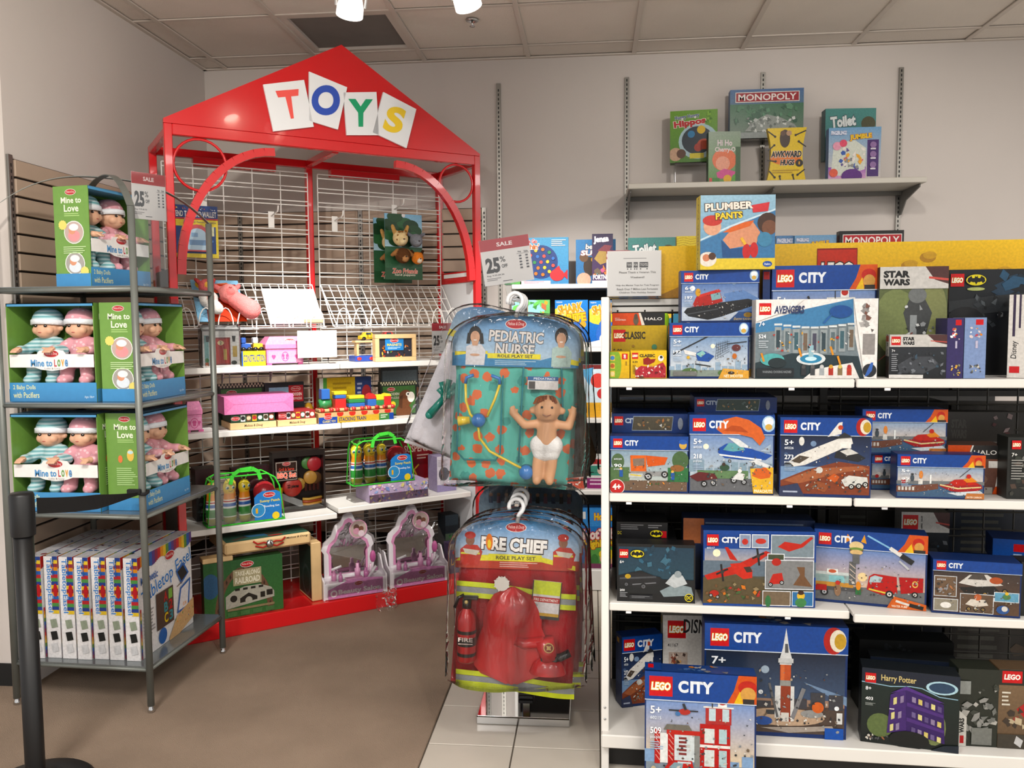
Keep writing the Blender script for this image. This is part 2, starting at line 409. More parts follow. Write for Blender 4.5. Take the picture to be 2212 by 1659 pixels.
# slatted wall panels: each board its own piece
ZS0, ZS1, SH = .145, 2.2, .0762
def slat_run(wall, a, b, side):
    n = int((ZS1 - ZS0) / SH)
    mb = MB()
    if side == 'L': mb.box(XL, XL + .004, a, b, ZS0, ZS1)
    else: mb.box(a, b, YB - .004, YB, ZS0, ZS1)
    mb.build('slat_backing', 'groove', wall)
    mb = MB(); z0 = .0045
    if side == 'L': mb.bbox(.004, .016, a + .002, b - .002, z0, SH - z0, .002)
    else: mb.bbox(a + .002, b - .002, -.016, -.004, z0, SH - z0, .002)
    me = mb.mesh('slat')
    for k in range(n):
        z = ZS1 - (k + 1) * SH
        obj('slat', me, 'slat', wall, (XL, 0, z) if side == 'L' else (0, YB, z))
Ya, Yb = onX(37, 600, XL).y, YB - .02
slat_run(wl, Ya, (Ya + Yb) / 2, 'L'); slat_run(wl, (Ya + Yb) / 2 + .02, Yb, 'L')
bx = [XL + .018, onY(528, 600, YB).x, onY(786, 600, YB).x, onY(1052, 600, YB).x]
for a, b in zip(bx, bx[1:]): slat_run(wb, a, b - .025, 'B')
def standard(label, loc, z0, z1, rz, group):
    t = thing('shelf_standard', label, 'wall bracket', (loc[0], loc[1], z0), rz, group)
    h = z1 - z0
    MB().box(-.0125, .0125, -.012, 0, 0, h).build('channel', 'standard', t)
    mb = MB()
    for k in range(int(h / .0508)):
        for zz in (.006, .031): mb.box(-.0032, .0032, -.0126, -.0115, k * .0508 + zz, k * .0508 + zz + .014)
    o = mb.build('slots', 'dark', t); o['kind'] = 'stuff'
for px, lb in ((1354, 'slotted metal strip at the left end of the high wall shelf'), (1648, 'slotted metal strip behind the middle of the high wall shelf'), (1946, 'slotted metal strip at the right end of the high wall shelf')):
    standard(lb, (onY(px, 160, YB).x, YB - .0005), 1.35, 2.93, 0, 'slotted wall strips')
standard('slotted metal strip between the red booth and the game shelves', (onY(1077, 190, YB).x, YB - .0005), .2, 2.92, 0, 'slotted wall strips')
for x, lb in zip(bx[1:], ('slotted metal strip behind the left half of the red booth', 'slotted metal strip behind the right half of the red booth', 'slotted metal strip ending the tan slats right of the booth')):
    standard(lb, (x - .0125, YB - .0005), .2, 2.2, 0, 'slotted wall strips')
standard('tall slotted metal strip at the outer end of the left slatted wall', (XL + .0005, Ya - .02), .1, onX(28, 337, XL).z, PI / 2, 'slotted wall strips')

# ceiling fittings
sp = thing('sprinkler_head', 'small chrome fire sprinkler in a ceiling tile', 'sprinkler', (*onZ(1020, 42, ZC).xy, ZC - .003))
MB().lathe([(.0, 0), (.034, 0), (.032, -.006), (.022, -.008), (.02, -.002), (.0, -.002)], 20).build('escutcheon', 'chrome', sp)
mb = MB(); mb.cyl((0, 0, -.002), (0, 0, -.03), .006, n=10); mb.lathe([(0, -.03), (.014, -.031), (.014, -.034), (0, -.035)], 14); mb.build('deflector', 'chrome', sp)
def track_head(label, px, py, z, target, power, size, blend):
    p = onZ(px, py, z); t = thing('track_spotlight', label, 'spotlight', p, 0, 'track spotlights on the ceiling')
    d = (Vector(target) - p).normalized(); M = d.to_track_quat('-Z', 'Y').to_matrix().to_4x4()
    mb = MB(); r = .05
    mb.lathe([(r * .55, .075), (r * .62, .07), (r, 0), (r * 1.03, -.035), (r * .97, -.035), (r * .94, 0), (r * .55, .066), (0, .066)], 22, None, M)
    mb.build('lamp_cup', 'lamp_housing', t)
    g = MB(); g.lathe([(0, .045), (r * .72, .04), (r * .84, .012), (r * .5, .006), (0, .004)], 20, None, M); g.build('bulb', 'lamp_glow', t)
    y = MB(); up = Vector((0, 0, ZC - p.z))
    for sx in (-1, 1): y.tube([M @ Vector((sx * r * 1.12, 0, 0)), M @ Vector((sx * r * 1.12, 0, .11))], .005, 6)
    y.tube([M @ Vector((-r * 1.12, 0, .11)), M @ Vector((r * 1.12, 0, .11))], .005, 6)
    y.tube([M @ Vector((0, 0, .11)), up], .009, 8); y.build('yoke', 'white_plastic', t)
    b = MB(); b.box(-.03, .03, -.09, .09, up.z - .035, up.z - .011); b.build('track_adapter', 'white_plastic', t)
    spot('track_spot_beam', p + d * .05, target, power, size, blend, (1, .97, .92))
TARGET_SPOTS = [('bright track spotlight above the peak of the red booth', 757, 14, 2.72, (-1.4, 4.15, 1.5), 300, 42, .8),
                ('bright track spotlight near the ceiling sprinkler', 1007, -4, 2.72, (-.1, 4.7, 1.2), 190, 58, .8)]
for a in TARGET_SPOTS: track_head(*a)
# further heads of the same track, above and behind the camera
spot('track_spot_beam', (-.9, .9, 2.85), (-2.3, 3.7, 1.9), 150, 70, .9, (1, .93, .84), .05)
spot('track_spot_beam', (1.0, 2.7, 2.95), (1.0, 4.85, 2.35), 45, 75, .9, (1, .95, .88), .05)
spot('track_spot_beam', (.4, .7, 2.85), (-.3, 3.2, 1.1), 60, 60, .9, (1, .93, .84), .05)
# ================================================================== red toy booth
BT = math.radians(36.5); BW, BD = 1.63, .5
BA = Vector((-1.929, 3.709, 0)); BU = Vector((math.cos(BT), math.sin(BT), 0)); BN = Vector((-BU.y, BU.x, 0))
def bp(s, d, z): return BA + BU * s + BN * d + Vector((0, 0, z))
def bsz(px, py, d):
    q = onP(px, py, BA + BN * d, BN); return (q - BA).dot(BU), q.z
booth = thing('toy_booth', 'red metal toy booth with a peaked TOYS sign and white wire grid back', 'display booth', BA, BT)
HB = 2.43; PO = .036
mb = MB(); mb.bbox(0, BW, 0, BD, 0.004, .087, .004); plat = mb.build('platform', 'red_metal', booth)
for nm, s, d, zt in (('post', 0, 0, HB), ('post', BW - PO, 0, HB), ('post', 0, BD - PO, HB - .02), ('post', BW / 2 - PO / 2, BD - PO, HB - .03), ('post', BW - PO, BD - PO, HB - .02)):
    MB().bbox(s, s + PO, d, d + PO, .087, zt, .003).build(nm, 'red_metal', booth)
MB().bbox(PO, BW - PO, 0, PO, HB - .05, HB, .003).build('front_beam', 'red_metal', booth)
MB().bbox(PO, BW - PO, BD - PO, BD, HB - .06, HB - .02, .003).build('rear_beam', 'red_metal', booth)
for s in (0, BW / 2 - PO / 2, BW - PO): MB().bbox(s, s + PO, PO, BD - PO, HB - .055, HB - .02, .003).build('side_beam', 'red_metal', booth)
MB().prism([(0, HB + .001), (BW, HB + .001), (BW, HB + .012), (BW * .52, 2.905), (0, HB + .02)], .002, .03).build('gable_sign', 'red_metal', booth)
for a, b in ((.2, .62), (.92, 1.33)): MB().bbox(a, b, BD - PO - .05, BD - PO - .004, HB - .105, HB - .062, .004).build('light_bar', 'red_metal', booth)
for s, R in ((PO + .12, .118), (BW - PO - .105, .1)): MB().ring((s, .018, HB - .05 - R - .006), R, .0065).build('ring_ornament', 'red_metal', booth)
def arch(x0, x1):
    z0, z1 = HB - .68, HB - .085; pts = []
    for k in range(15):
        g = PI / 2 * k / 14; pts.append((x0 + (x1 - x0) * (1 - math.cos(g)), z0 + (z1 - z0) * math.sin(g)))
    mb = MB(); w = .019
    for (a, b) in zip(pts, pts[1:]):
        d = Vector((b[0] - a[0], 0, b[1] - a[1])).normalized(); n = Vector((-d.z, 0, d.x)) * w
        A, B = Vector((a[0], 0, a[1])), Vector((b[0], 0, b[1]))
        vs = [A - n, B - n, B + n, A + n]; vs = [(p.x, y, p.z) for y in (.0, .034) for p in vs]
        mb.add(vs, [(0, 1, 2, 3), (7, 6, 5, 4), (0, 4, 5, 1), (3, 2, 6, 7), (1, 5, 6, 2), (0, 3, 7, 4)])
    mb.build('arch_brace', 'red_metal', booth)
arch(PO + .02, .5); arch(BW - PO - .02, BW - .5)
# letter tiles on the gable: white cards with a coloured letter
def letter(ch, col, pts, tpts):
    P = [bsz(x, y, 0) for x, y in pts]; cx = sum(p[0] for p in P) / 4; cz = sum(p[1] for p in P) / 4
    mb = MB(); mb.prism([(p[0] - cx, p[1] - cz) for p in P], -.014, -.001, lin('#eef0f2')); o = mb.build('letter_tile', 'paper', booth, (cx, 0, cz))
    V, F = glyphs(ch, .045, 0); ax, bx_ = min(v[0] for v in V), max(v[0] for v in V); ay, by = min(v[1] for v in V), max(v[1] for v in V)
    Q = [Vector((q[0] - cx, q[1] - cz)) for q in (bsz(x, y, 0) for x, y in tpts)]     # bl, br, tr, tl
    lm = MB(); c = lin(col); vs = []
    for v in V:
        a = (v[0] - ax) / (bx_ - ax); b = (v[1] - ay) / (by - ay); p = (Q[0] * (1 - a) + Q[1] * a) * (1 - b) + (Q[3] * (1 - a) + Q[2] * a) * b; vs.append((p.x, -.0155, p.y))
    lm.add(vs, F, c); l = lm.build('letter', 'paper', o); l['label'] = 'letter ' + ch
letter('T', '#f4574e', [(589, 285), (676, 275), (655, 174), (567, 184)], [(618, 259), (641, 256), (643, 194), (593, 198)])
letter('Y', '#12a06a', [(747, 293), (817, 293), (811, 200), (740, 201)], [(756, 275), (798, 275), (803, 216), (750, 215)])
letter('O', '#2c50b8', [(666, 262), (728, 281), (748, 190), (666, 156)], [(670, 250), (732, 251), (732, 185), (672, 186)])
letter('S', '#f5d02c', [(803, 287), (876, 321), (897, 237), (826, 200)], [(822, 282), (862, 292), (878, 238), (838, 228)])
# wire grid back panels
def wire_panel(s0, s1, z0, z1):
    mb = MB(); r = .0029; d = BD - PO - .055
    z = z1
    while z > z0:
        for q in (z, z - .022):
            if q > z0: mb.tube([(s0, d, q), (s1, d, q)], r, 5)
        z -= .0762
    n = round((s1 - s0) / .1524)
    for k in range(n + 1):
        x = s0 + (s1 - s0) * k / n; mb.tube([(x, d + .006, z0), (x, d + .006, z1)], r, 5)
    return mb.build('wire_grid', 'white_wire', booth)
wire_panel(PO + .012, BW / 2 - PO / 2 - .01, .1, HB - .1); wire_panel(BW / 2 + PO / 2 + .01, BW - PO - .012, .1, HB - .1)
# side panels between front and rear posts
MB().box(.012, .02, PO, BD - PO, .1, 1.78).build('side_panel', 'grey_panel', booth)
q = MB().box(BW - .024, BW - .014, PO, BD - PO, .1, 1.745).build('side_panel', 'white_plastic', booth); q['label'] = 'white side panel'
MB().bbox(BW - .03, BW - .006, PO, BD - PO, 1.745, 1.81, .003).build('side_rail', 'red_metal', booth)
MB().box(BW - .0325, BW - .0302, PO + .08, BD - PO - .06, 1.778, 1.8, lin('#eeeeee')).build('price_rail', 'paper', booth)
# white shelves
SD0, SD1 = .085, BD - PO - .062
ZB = {1: 1.312, 2: 1.0, 3: .532, 4: .554}
def shelf(parent, s0, s1, z, d0, d1, nm='shelf'):
    mb = MB(); mb.bbox(s0, s1, d0, d1, z - .03, z - .001, .003); return mb.build(nm, 'white_metal', parent)
shelf(booth, .045, .83, ZB[1], SD0, SD1); shelf(booth, .836, BW - .042, ZB[1], SD0 + .006, SD1)
shelf(booth, .045, .83, ZB[2], SD0, SD1); shelf(booth, .836, BW - .042, ZB[2], SD0 + .006, SD1)
shelf(booth, .045, .79, ZB[3], SD0 - .02, SD1); shelf(booth, .80, BW - .042, ZB[4], SD0 - .01, SD1)
for s in (.30, .55, 1.0, 1.4):
    for z in (ZB[1], ZB[2]): MB().prism([(0, 0), (0, -.07), (.015, -.07), (.06, -.012), (.06, 0)], -.002, .002, None, Matrix.Translation((s, SD1, z - .03)) @ Matrix.Rotation(-PI / 2, 4, 'Z')).build('shelf_bracket', 'white_metal', booth)

# peg hooks
def hook(label, s, z, L=.14):
    t = thing('peg_hook', label, 'hook', bp(s, BD - PO - .06, z), BT, 'white peg hooks on the booth grid')
    MB().bbox(-.016, .016, -.004, 0, -.06, .025, .001).build('plate', 'white_wire', t)
    mb = MB(); mb.tube([(0, -.003, 0), (0, -L * .9, .012), (0, -L * .97, .02), (0, -L, .04)], .004, 6); mb.build('arm', 'white_wire', t)
for px, py, lb in ((440, 432, 'white peg hook above the yellow wallet card'), (586, 467, 'empty white peg hook left of the middle booth post'), (723, 477, 'empty white peg hook right of the middle booth post'), (852, 452, 'white peg hook carrying the plush puppet cards')):
    s, z = bsz(px, py, BD - .1); hook(lb, s, z)
# sloping wire racks hung on the grid
def wire_rack(label, s0, s1, zb):
    t = thing('wire_rack', label, 'wire rack', bp(s0, BD - PO - .06, zb), BT, 'sloping white wire racks in the booth')
    w = s1 - s0; mb = MB(); r = .0028; D = .2
    top, lip, bot = (-.01, .2), (-D, .02), (-D * .8, -.03)
    n = max(8, int(w / .045))
    for k in range(n + 1):
        x = w * k / n
        mb.tube([(x, top[0], top[1]), (x + (.0 if k == n else .02), lip[0], lip[1] - .04)], r, 5)
    for f in (0, .33, .66, 1):
        y = top[0] + (lip[0] - top[0]) * f; z = top[1] + (lip[1] - .04 - top[1]) * f; mb.tube([(0, y, z), (w, y, z)], r, 5)
    m = max(4, int(w / .09))
    for k in range(m):      # looped front fence
        a, b = w * k / m, w * (k + 1) / m; pts = []
        for q in range(9):
            g = PI * q / 8; pts.append(((a + b) / 2 - (b - a) / 2 * .8 * math.cos(g), -D - .034, -.03 + .1 * math.sin(g)))
        mb.tube(pts, r, 5)
    mb.tube([(0, -D - .034, -.03), (w, -D - .034, -.03)], r, 5)
    for k in range(m + 1): mb.tube([(w * k / m, -D - .034, -.03), (w * k / m, -D + .004, -.024)], r, 5)
    for x in (0, w): mb.tube([(x, -.005, -.03), (x, -D, -.02), (x, -.01, .2)], r, 5)
    mb.build('wires', 'white_wire', t); return t
wire_rack('sloping white wire rack in the left half of the booth', .05, .79, 1.53)
wire_rack('empty sloping white wire rack in the right half of the booth', .84, BW - .05, 1.53)
# ================================================================== grey shelf rack with doll boxes and easel boxes
def md(a, cx, cy, h, k=2.1):      # red oval maker's mark
    a.o(cx, cy, h * .5, '#e9e4e0', k, 1, 24); a.o(cx, cy, h * .46, '#b3262b', k * 1.02, .96, 24)
    w = h * .5 * k * a.h / a.w; a.t('Melissa & Doug', cx - w * .78, cy - h * .2, cx + w * .78, cy + h * .22, '#f2dcd6', .0, .25)
ZR = [.187, .79, 1.222, 1.67]
RP = {'FR': (-1.729, 3.053), 'BR': (-1.706, 3.648), 'FL': (-2.305, 3.075), 'BL': (-2.305, 3.64)}
rack = thing('shelf_rack', 'grey metal four-shelf rack with crossed arched straps on top', 'shelf rack', (-2.02, 3.35, 0))
O = Vector((2.02, -3.35, 0))
for k in RP:
    x, y = RP[k]; mb = MB(); mb.cyl((x + 2.02, y - 3.35, .03), (x + 2.02, y - 3.35, 1.965), .0135, n=14); p = mb.build('post', 'rack_grey', rack)
    MB().lathe([(0, 0), (.012, .002), (.015, .01), (.01, .02), (.007, .03)], 14, None, Matrix.Translation((x + 2.02, y - 3.35, 0))).build('foot', 'chrome', p)
def rloc(k, z): return (RP[k][0] + 2.02, RP[k][1] - 3.35, z)
for z in ZR:
    mb = MB(); q = [Vector(rloc(k, z)) for k in ('FL', 'FR', 'BR', 'BL')]; n = 4
    vs = [p + Vector((0, 0, dz)) for dz in (-.011, -.001) for p in q]
    mb.add(vs, [(3, 2, 1, 0), (4, 5, 6, 7), (0, 1, 5, 4), (1, 2, 6, 5), (2, 3, 7, 6), (3, 0, 4, 7)])
    s = mb.build('shelf', 'rack_shelf', rack); e = MB()
    for a, b in zip(q, q[1:] + q[:1]): e.tube([a - Vector((0, 0, .014)), b - Vector((0, 0, .014))], .011 if z > 1.6 else .008, 8)
    e.build('shelf_rim', 'rack_grey', s)
def strap(a, b):
    A, B = Vector(rloc(a, 1.965)), Vector(rloc(b, 1.965)); D = (B - A); side = Vector((-D.y, D.x, 0)).normalized() * .014; vs = []; fs = []
    for k in range(25):
        t = k / 24; h = .16 * (1 - abs(2 * t - 1) ** 2.6); c = A + D * t + Vector((0, 0, h))
        vs += [c - side, c + side, c + side + Vector((0, 0, .003)), c - side + Vector((0, 0, .003))]
        if k:
            o = 4 * k
            for i in range(4): fs.append((o - 4 + i, o - 4 + (i + 1) % 4, o + (i + 1) % 4, o + i))
    MB().add(vs, fs).build('top_strap', 'rack_grey', rack)
strap('FR', 'BL'); strap('FL', 'BR')

# baby dolls
SK = '#dcab8c'
def doll_meshes():
    head = [((0, .078, .285), .04, (0, .078, .275), .043, SK), ((0, .06, .262), .03, (0, .058, .262), .03, SK), ((.018, .05, .264), .018, (.018, .05, .264), .018, SK), ((-.018, .05, .264), .018, (-.018, .05, .264), .018, SK),
            ((0, .036, .272), .006, (0, .036, .272), .006, SK), ((.043, .08, .272), .009, (.043, .08, .268), .008, SK), ((-.043, .08, .272), .009, (-.043, .08, .268), .008, SK)]
    body = [((0, .085, .23), .02, (0, .085, .16), .035, SK)]
    cl = [((0, .085, .222), .031, (0, .082, .155), .042, '#ffffff')]
    for s in (-1, 1):
        sh, el, ha = (s * .034, .078, .218), (s * .066, .05, .186), (s * .058, .004, .192)
        body += [(sh, .014, el, .013, SK), (el, .013, ha, .011, SK), (ha, .0125, (s * .054, -.012, .191), .011, SK)]
        for q in range(4): body.append(((s * (.048 + .005 * q), -.016, .194), .0042, (s * (.045 + .0055 * q), -.031 - .002 * (q % 2), .184), .0036, SK))
        body.append(((s * .047, -.008, .197), .0045, (s * .038, -.018, .199), .004, SK))
        hip, kn, ft = (s * .022, .08, .15), (s * .034, .045, .13), (s * .036, .045, .082)
        body += [(hip, .018, kn, .016, SK), (kn, .016, ft, .014, SK)]
        cl += [(sh, .02, el, .02, '#fff'), (el, .02, (s * .06, .016, .191), .018, '#fff'), (hip, .026, kn, .024, '#fff'), (kn, .024, ft, .022, '#fff'), (ft, .022, (s * .038, .022, .078), .02, '#fff')]
    b = blob(head + body, .0032, 3); c = blob(cl, .005, 5)
    h = MB(); prof = [(.049, .286), (.05, .298), (.048, .312), (.04, .33), (.024, .343), (0, .348)]
    h.lathe(prof, 22, None, Matrix.Translation((0, .08, 0)) @ Matrix.Translation((0, 0, .29)) @ Matrix.Rotation(-.12, 4, 'X') @ Matrix.Translation((0, 0, -.29)))
    br = MB(); br.lathe([(.048, .281), (.0525, .281), (.053, .299), (.0505, .301), (.047, .3)], 22, lin('#e8ebf0'), Matrix.Translation((0, .08, 0)) @ Matrix.Translation((0, 0, .29)) @ Matrix.Rotation(-.12, 4, 'X') @ Matrix.Translation((0, 0, -.29)))
    f = MB()
    for s in (-1, 1):
        f.ball((s * .0165, .0365, .2795), (.0062, .004, .0052), 10, lin('#1c0f0a')); f.ball((s * .0165 + .002, .0328, .2815), .0012, 6, lin('#ffffff'))
    f.ball((0, .0325, .2555), (.008, .004, .0028), 10, lin('#b0544c'))
    return b, c, h.mesh('hat'), br.mesh('hat_brim'), f.mesh('face')
DB, DCL, DH, DBR, DF = doll_meshes()
def cloth(name, kind, c1, c2):
    m, nt, b = newmat(name); N, L = nt.nodes, nt.links; b.inputs['Roughness'].default_value = .9; b.inputs['Specular IOR Level'].default_value = .1
    tc = N.new('ShaderNodeTexCoord'); rp = N.new('ShaderNodeValToRGB'); e = rp.color_ramp.elements
    if kind == 'stripe':
        w = N.new('ShaderNodeTexWave'); w.bands_direction = 'Z'; w.inputs['Scale'].default_value = 22; L.new(tc.outputs['Object'], w.inputs[0]); L.new(w.outputs[0], rp.inputs[0])
        e[0].position = .45; e[1].position = .55; e[0].color = rgba(c1); e[1].color = rgba(c2)
    else:
        v = N.new('ShaderNodeTexVoronoi'); v.inputs['Scale'].default_value = 60; L.new(tc.outputs['Object'], v.inputs['Vector']); L.new(v.outputs['Distance'], rp.inputs[0])
        e[0].position = .26; e[1].position = .34; e[0].color = rgba(c2); e[1].color = rgba(c1)
    L.new(rp.outputs[0], b.inputs['Base Color']); return m
TEAL, PINK = cloth('teal_stripe', 'stripe', '#74a8ad', '#bdd6d9'), cloth('pink_dots', 'dot', '#d79aa4', '#e8bfc6')
def box_side(w, h, var=0):
    a = Art(w, h); a.r(0, 0, 1, 1, '#6a9440', '#6d9744'); md(a, .5, .06, .06)
    a.t('Mine to', .22, .11, .8, .17, '#e9efd6', .02); a.t('Love', .3, .185, .72, .255, '#e9efd6', .02); a.lines(.3, .27, .75, .31, 2, '#a4c878', 4)
    if var == 0:
        for cx, cy, bg, fg in ((.56, .46, '#b7a29a', '#d98f92'), (.56, .77, '#9d9a94', '#d2dbe4')):
            a.o(cx, cy, .115, '#e9efe6'); a.o(cx, cy, .107, bg); a.o(cx, cy + .035, .07, fg, 1, .8); a.o(cx - .05, cy - .02, .04, '#cf9070'); a.o(cx, cy - .05, .05, '#e6e2e4', 1.1, .7)
        a.star(.25, .385, .05, '#dfd06a', 12, .88); a.star(.83, .85, .05, '#dfd06a', 12, .88); a.lines(.25, .6, .95, .68, 4, '#b9d59a', 3)
    else:
        a.o(.63, .43, .05, '#e0b84f', .75, 1.25); a.o(.63, .4, .03, '#b7d8da', 1, .6); a.o(.36, .47, .03, '#d8743c', .8, 1.3); a.lines(.25, .56, .8, .75, 9, '#a9cc86', 6)
    a.r(0, .87, 1, 1, '#3b87bd'); return a
def doll_box(label, loc, rot, side=0, group='baby doll twin boxes on the rack'):
    t = thing('doll_box', label, 'doll box', loc, rot, group); w, h, d = .36, .385, .155; e = .003
    G, GI, BL = lin('#6a9440'), lin('#4c7a2a'), lin('#3b87bd')
    mb = MB()
    for s in (-1, 1):
        mb.box(s * w / 2 - (e if s > 0 else 0), s * w / 2 + (0 if s > 0 else e), 0, d, 0, h, G)
        a = box_side(d, h, side)
        if s < 0: a.put(mb, (-w / 2, d, 0), (0, -1, 0), (0, 0, 1))
        else: a.put(mb, (w / 2, 0, 0), (0, 1, 0), (0, 0, 1))
    mb.box(-w / 2, w / 2, d - e, d, 0, h, G); mb.box(-w / 2, w / 2, 0, d, 0, e, BL); mb.box(-w / 2, w / 2, 0, d, h - e, h, lin('#6fa9cf')); mb.box(-w / 2, w / 2, 0, e, h - .012, h, lin('#4b93c2'))
    rn = random.Random(5)
    bk = Art(w - .008, h - .09); bk.r(0, 0, 1, 1, '#4a6b2c', '#62863a')
    for i in range(60): bk.o(rn.random(), rn.random(), rn.uniform(.006, .016), '#6d9a44', 1, 1, 8)
    bk.put(mb, (-w / 2 + .004, d - e - .001, .08), (1, 0, 0), (0, 0, 1))
    fr = Art(w, .075); fr.r(0, 0, 1, 1, '#3f8fc6', '#387fb4'); fr.t('2 Baby Dolls', .04, .12, .3, .42, '#d9dba0', .01); fr.t('with Pacifiers', .04, .5, .34, .8, '#d9dba0', .01); fr.t('Ages 18m+', .86, .68, .97, .84, '#cfe2ee', 0)
    mb.box(-w / 2, w / 2, 0, e, 0, .075, BL); fr.put(mb, (-w / 2, 0, 0), (1, 0, 0), (0, 0, 1))
    mb.build('carton', 'card', t)
    for i, (x, mt, rz) in enumerate(((-.075, TEAL, -.38), (.065, PINK, .28))):
        dl = obj('doll', DB, 'skin', t, (x, .01, 0), (0, 0, 0)); dl.scale = (1.22, 1.12, 1.06)
        dl['label'] = 'baby doll in teal stripes' if i == 0 else 'baby doll in dotted pink'
        o = bpy.data.objects.new('outfit', DCL.copy()); o.data.materials.append(mt); COL.objects.link(o); o.parent = dl
        hm = DH.copy(); hm.materials.append(mt); q = bpy.data.objects.new('hat', hm); COL.objects.link(q); q.parent = dl
        obj('hat_brim', DBR, 'fabric', dl); obj('face', DF, 'plastic', dl)
    bm_ = MB(); pts = [(-w / 2 + .006, .135), (-.07, .135), (-.045, .126), (0, .121), (.045, .126), (.07, .135), (w / 2 - .006, .135), (w / 2 - .006, .185), (.06, .187), (.05, .2), (0, .206), (-.05, .2), (-.06, .187), (-w / 2 + .006, .185)]
    bm_.prism(pts, -.0015, .0, lin('#ece9e6'))
    ba = Art(w, .09); md(ba, .5, .22, .34); 
    x = .26
    for ch, c, wd in (('Mine to', '#4b8fc4', .25), ('L', '#b9404a', .03), ('o', '#6a9a54', .035), ('v', '#d9a24a', .035), ('e', '#5b8fc0', .035)):
        ba.t(ch, x, .47, x + wd, .78, c, .03); x += wd + (.02 if wd > .1 else .008)
    ba.t('Luke & Lucy', .42, .82, .6, .92, '#8a8a8a', 0)
    ba.put(bm_, (-w / 2, -.0015, .118), (1, 0, 0), (0, 0, 1))
    bm_.build('front_band', 'card', t)
    return t
doll_box('pink and teal doll twins boxed facing front, left on the second rack shelf', (-2.105, 3.1, ZR[2]), 0, 1)
doll_box('doll twins box facing right beside the corner post, second rack shelf', (-1.752, 3.29, ZR[2]), PI / 2, 0)
doll_box('doll twins box facing right behind the others, second rack shelf', (-1.945, 3.45, ZR[2]), PI / 2, 0)
doll_box('doll twins box facing front above the black belt, third shelf', (-2.1, 3.085, ZR[1]), 0, 1)
doll_box('doll twins box facing right beside the corner post, third shelf', (-1.752, 3.30, ZR[1]), PI / 2, 1)
doll_box('single doll twins box standing on the topmost rack shelf', (-1.905, 3.28, ZR[3]), PI / 2 - .12, 0)
# tabletop easel boxes
def easel_front(w, h):
    a = Art(w, h); a.r(0, 0, 1, 1, '#eceaea'); cs = ['#c03030', '#d98a2a', '#e0b93a', '#5b8a3a', '#2f5fa8', '#5a3a80', '#8a2f4a']
    for i in range(40): a.r(i / 40, 0, (i + 1) / 40, .12 - .02 * math.sin(i * .5), cs[(i // 2) % 7])
    for i in range(14): a.r(0, .5 + i * .035, .02, .535 + i * .035, cs[i % 7])
    md(a, .56, .13, .09); a.t('Magnetic', .03, .2, .33, .3, '#2b62ac', .02); a.t('Tabletop Easel', .03, .25, .98, .43, '#2d78c4', .012, 0, ('#ffffff', .03), .19)
    a.r(.28, .45, .6, .82, '#4a3a30'); rn = random.Random(2)
    for i, (ch, c) in enumerate((('A', '#b52a2a'), ('1', '#7ab045'), ('B', '#2f8a94'), ('2', '#b52a2a'), ('C', '#e0c02a'), ('3', '#2f8a94'))): a.t(ch, .42 + .09 * (i % 2), .47 + .11 * (i // 2), .49 + .09 * (i % 2), .57 + .11 * (i // 2), c, .03)
    a.p([(.66, .33), (.82, .28), (.92, .42), (.76, .5)], '#2b62ac'); a.p([(.69, .35), (.81, .31), (.89, .42), (.77, .47)], '#1d1f1e'); a.l([(.68, .5), (.78, .48)], .012, '#7a6a55')
    a.p([(.74, .53), (.95, .48), (.9, .78), (.66, .78)], '#2b62ac'); a.p([(.76, .55), (.92, .51), (.875, .76), (.69, .76)], '#e4e2e4'); a.t('SUN', .78, .7, .85, .74, '#e0902a', .02)
    a.p([(.5, .97), (.66, .8), (1, .72), (1, .92), (.7, 1), (.5, 1)], '#cfa877'); a.scat(4, 18, .62, .8, .98, .92, .014, cs); a.o(.38, .9, .08, '#2b62ac'); a.lines(.05, .55, .25, .82, 8, '#9a9a9c', 3)
    return a
def easel_spine(w, h):
    a = Art(w, h); a.r(0, 0, 1, 1, '#e9e7e7'); cs = ['#2b3f86', '#b52f35', '#d98a2a', '#e2c03a', '#4b8a46', '#2f5fa8', '#8a2f3a']
    for i in range(16): a.r(.62 if i < 2 else .5, i * .035, 1, (i + 1) * .035, cs[(i * 3) % 7])
    a.t('TabletopEasel', -1.55, .25, 2.25, .315, '#2d78c4', .014, 0, ('#ffffff', .03), -PI / 2); a.t('Magnetic', .05, .09, 1.3, .115, '#2b62ac', .02, 0, None, -PI / 2)
    a.o(.8, .33, .05, '#b3262b', .45, 1.3, 20)
    for k, y in enumerate((.66, .78, .9)): a.p([(.3, y - .04), (.75, y - .05), (.85, y + .03), (.4, y + .045)], ('#8f9a86', '#1d1f1e', '#cfd0d2')[k])
    return a
ew, eh, ed = .44, .415, .058
for k, lb in enumerate(('tabletop easel box nearest the corner post, its front showing', 'second tabletop easel box from the corner post', 'third tabletop easel box from the corner post', 'fourth tabletop easel box from the corner post', 'fifth tabletop easel box from the corner post', 'sixth tabletop easel box, mostly behind the black stanchion', 'last tabletop easel box at the left rack post')):
    x = -1.79 - k * .0665 - (.006 if k else 0)
    carton('easel_box', lb, 'toy box', ew, eh, ed, (x, 3.32 + .004 * (k % 3), ZR[0]), PI / 2, '#e6e4e2', easel_front(ew, eh), easel_spine(ed, eh), top=Art(ew, ed).r(0, 0, 1, 1, '#cfcdd0').scat(k, 12, 0, 0, 1, 1, .2, ['#3a5a8a', '#8a3030', '#333', '#bbb']), group='tabletop easel boxes on the bottom shelf')

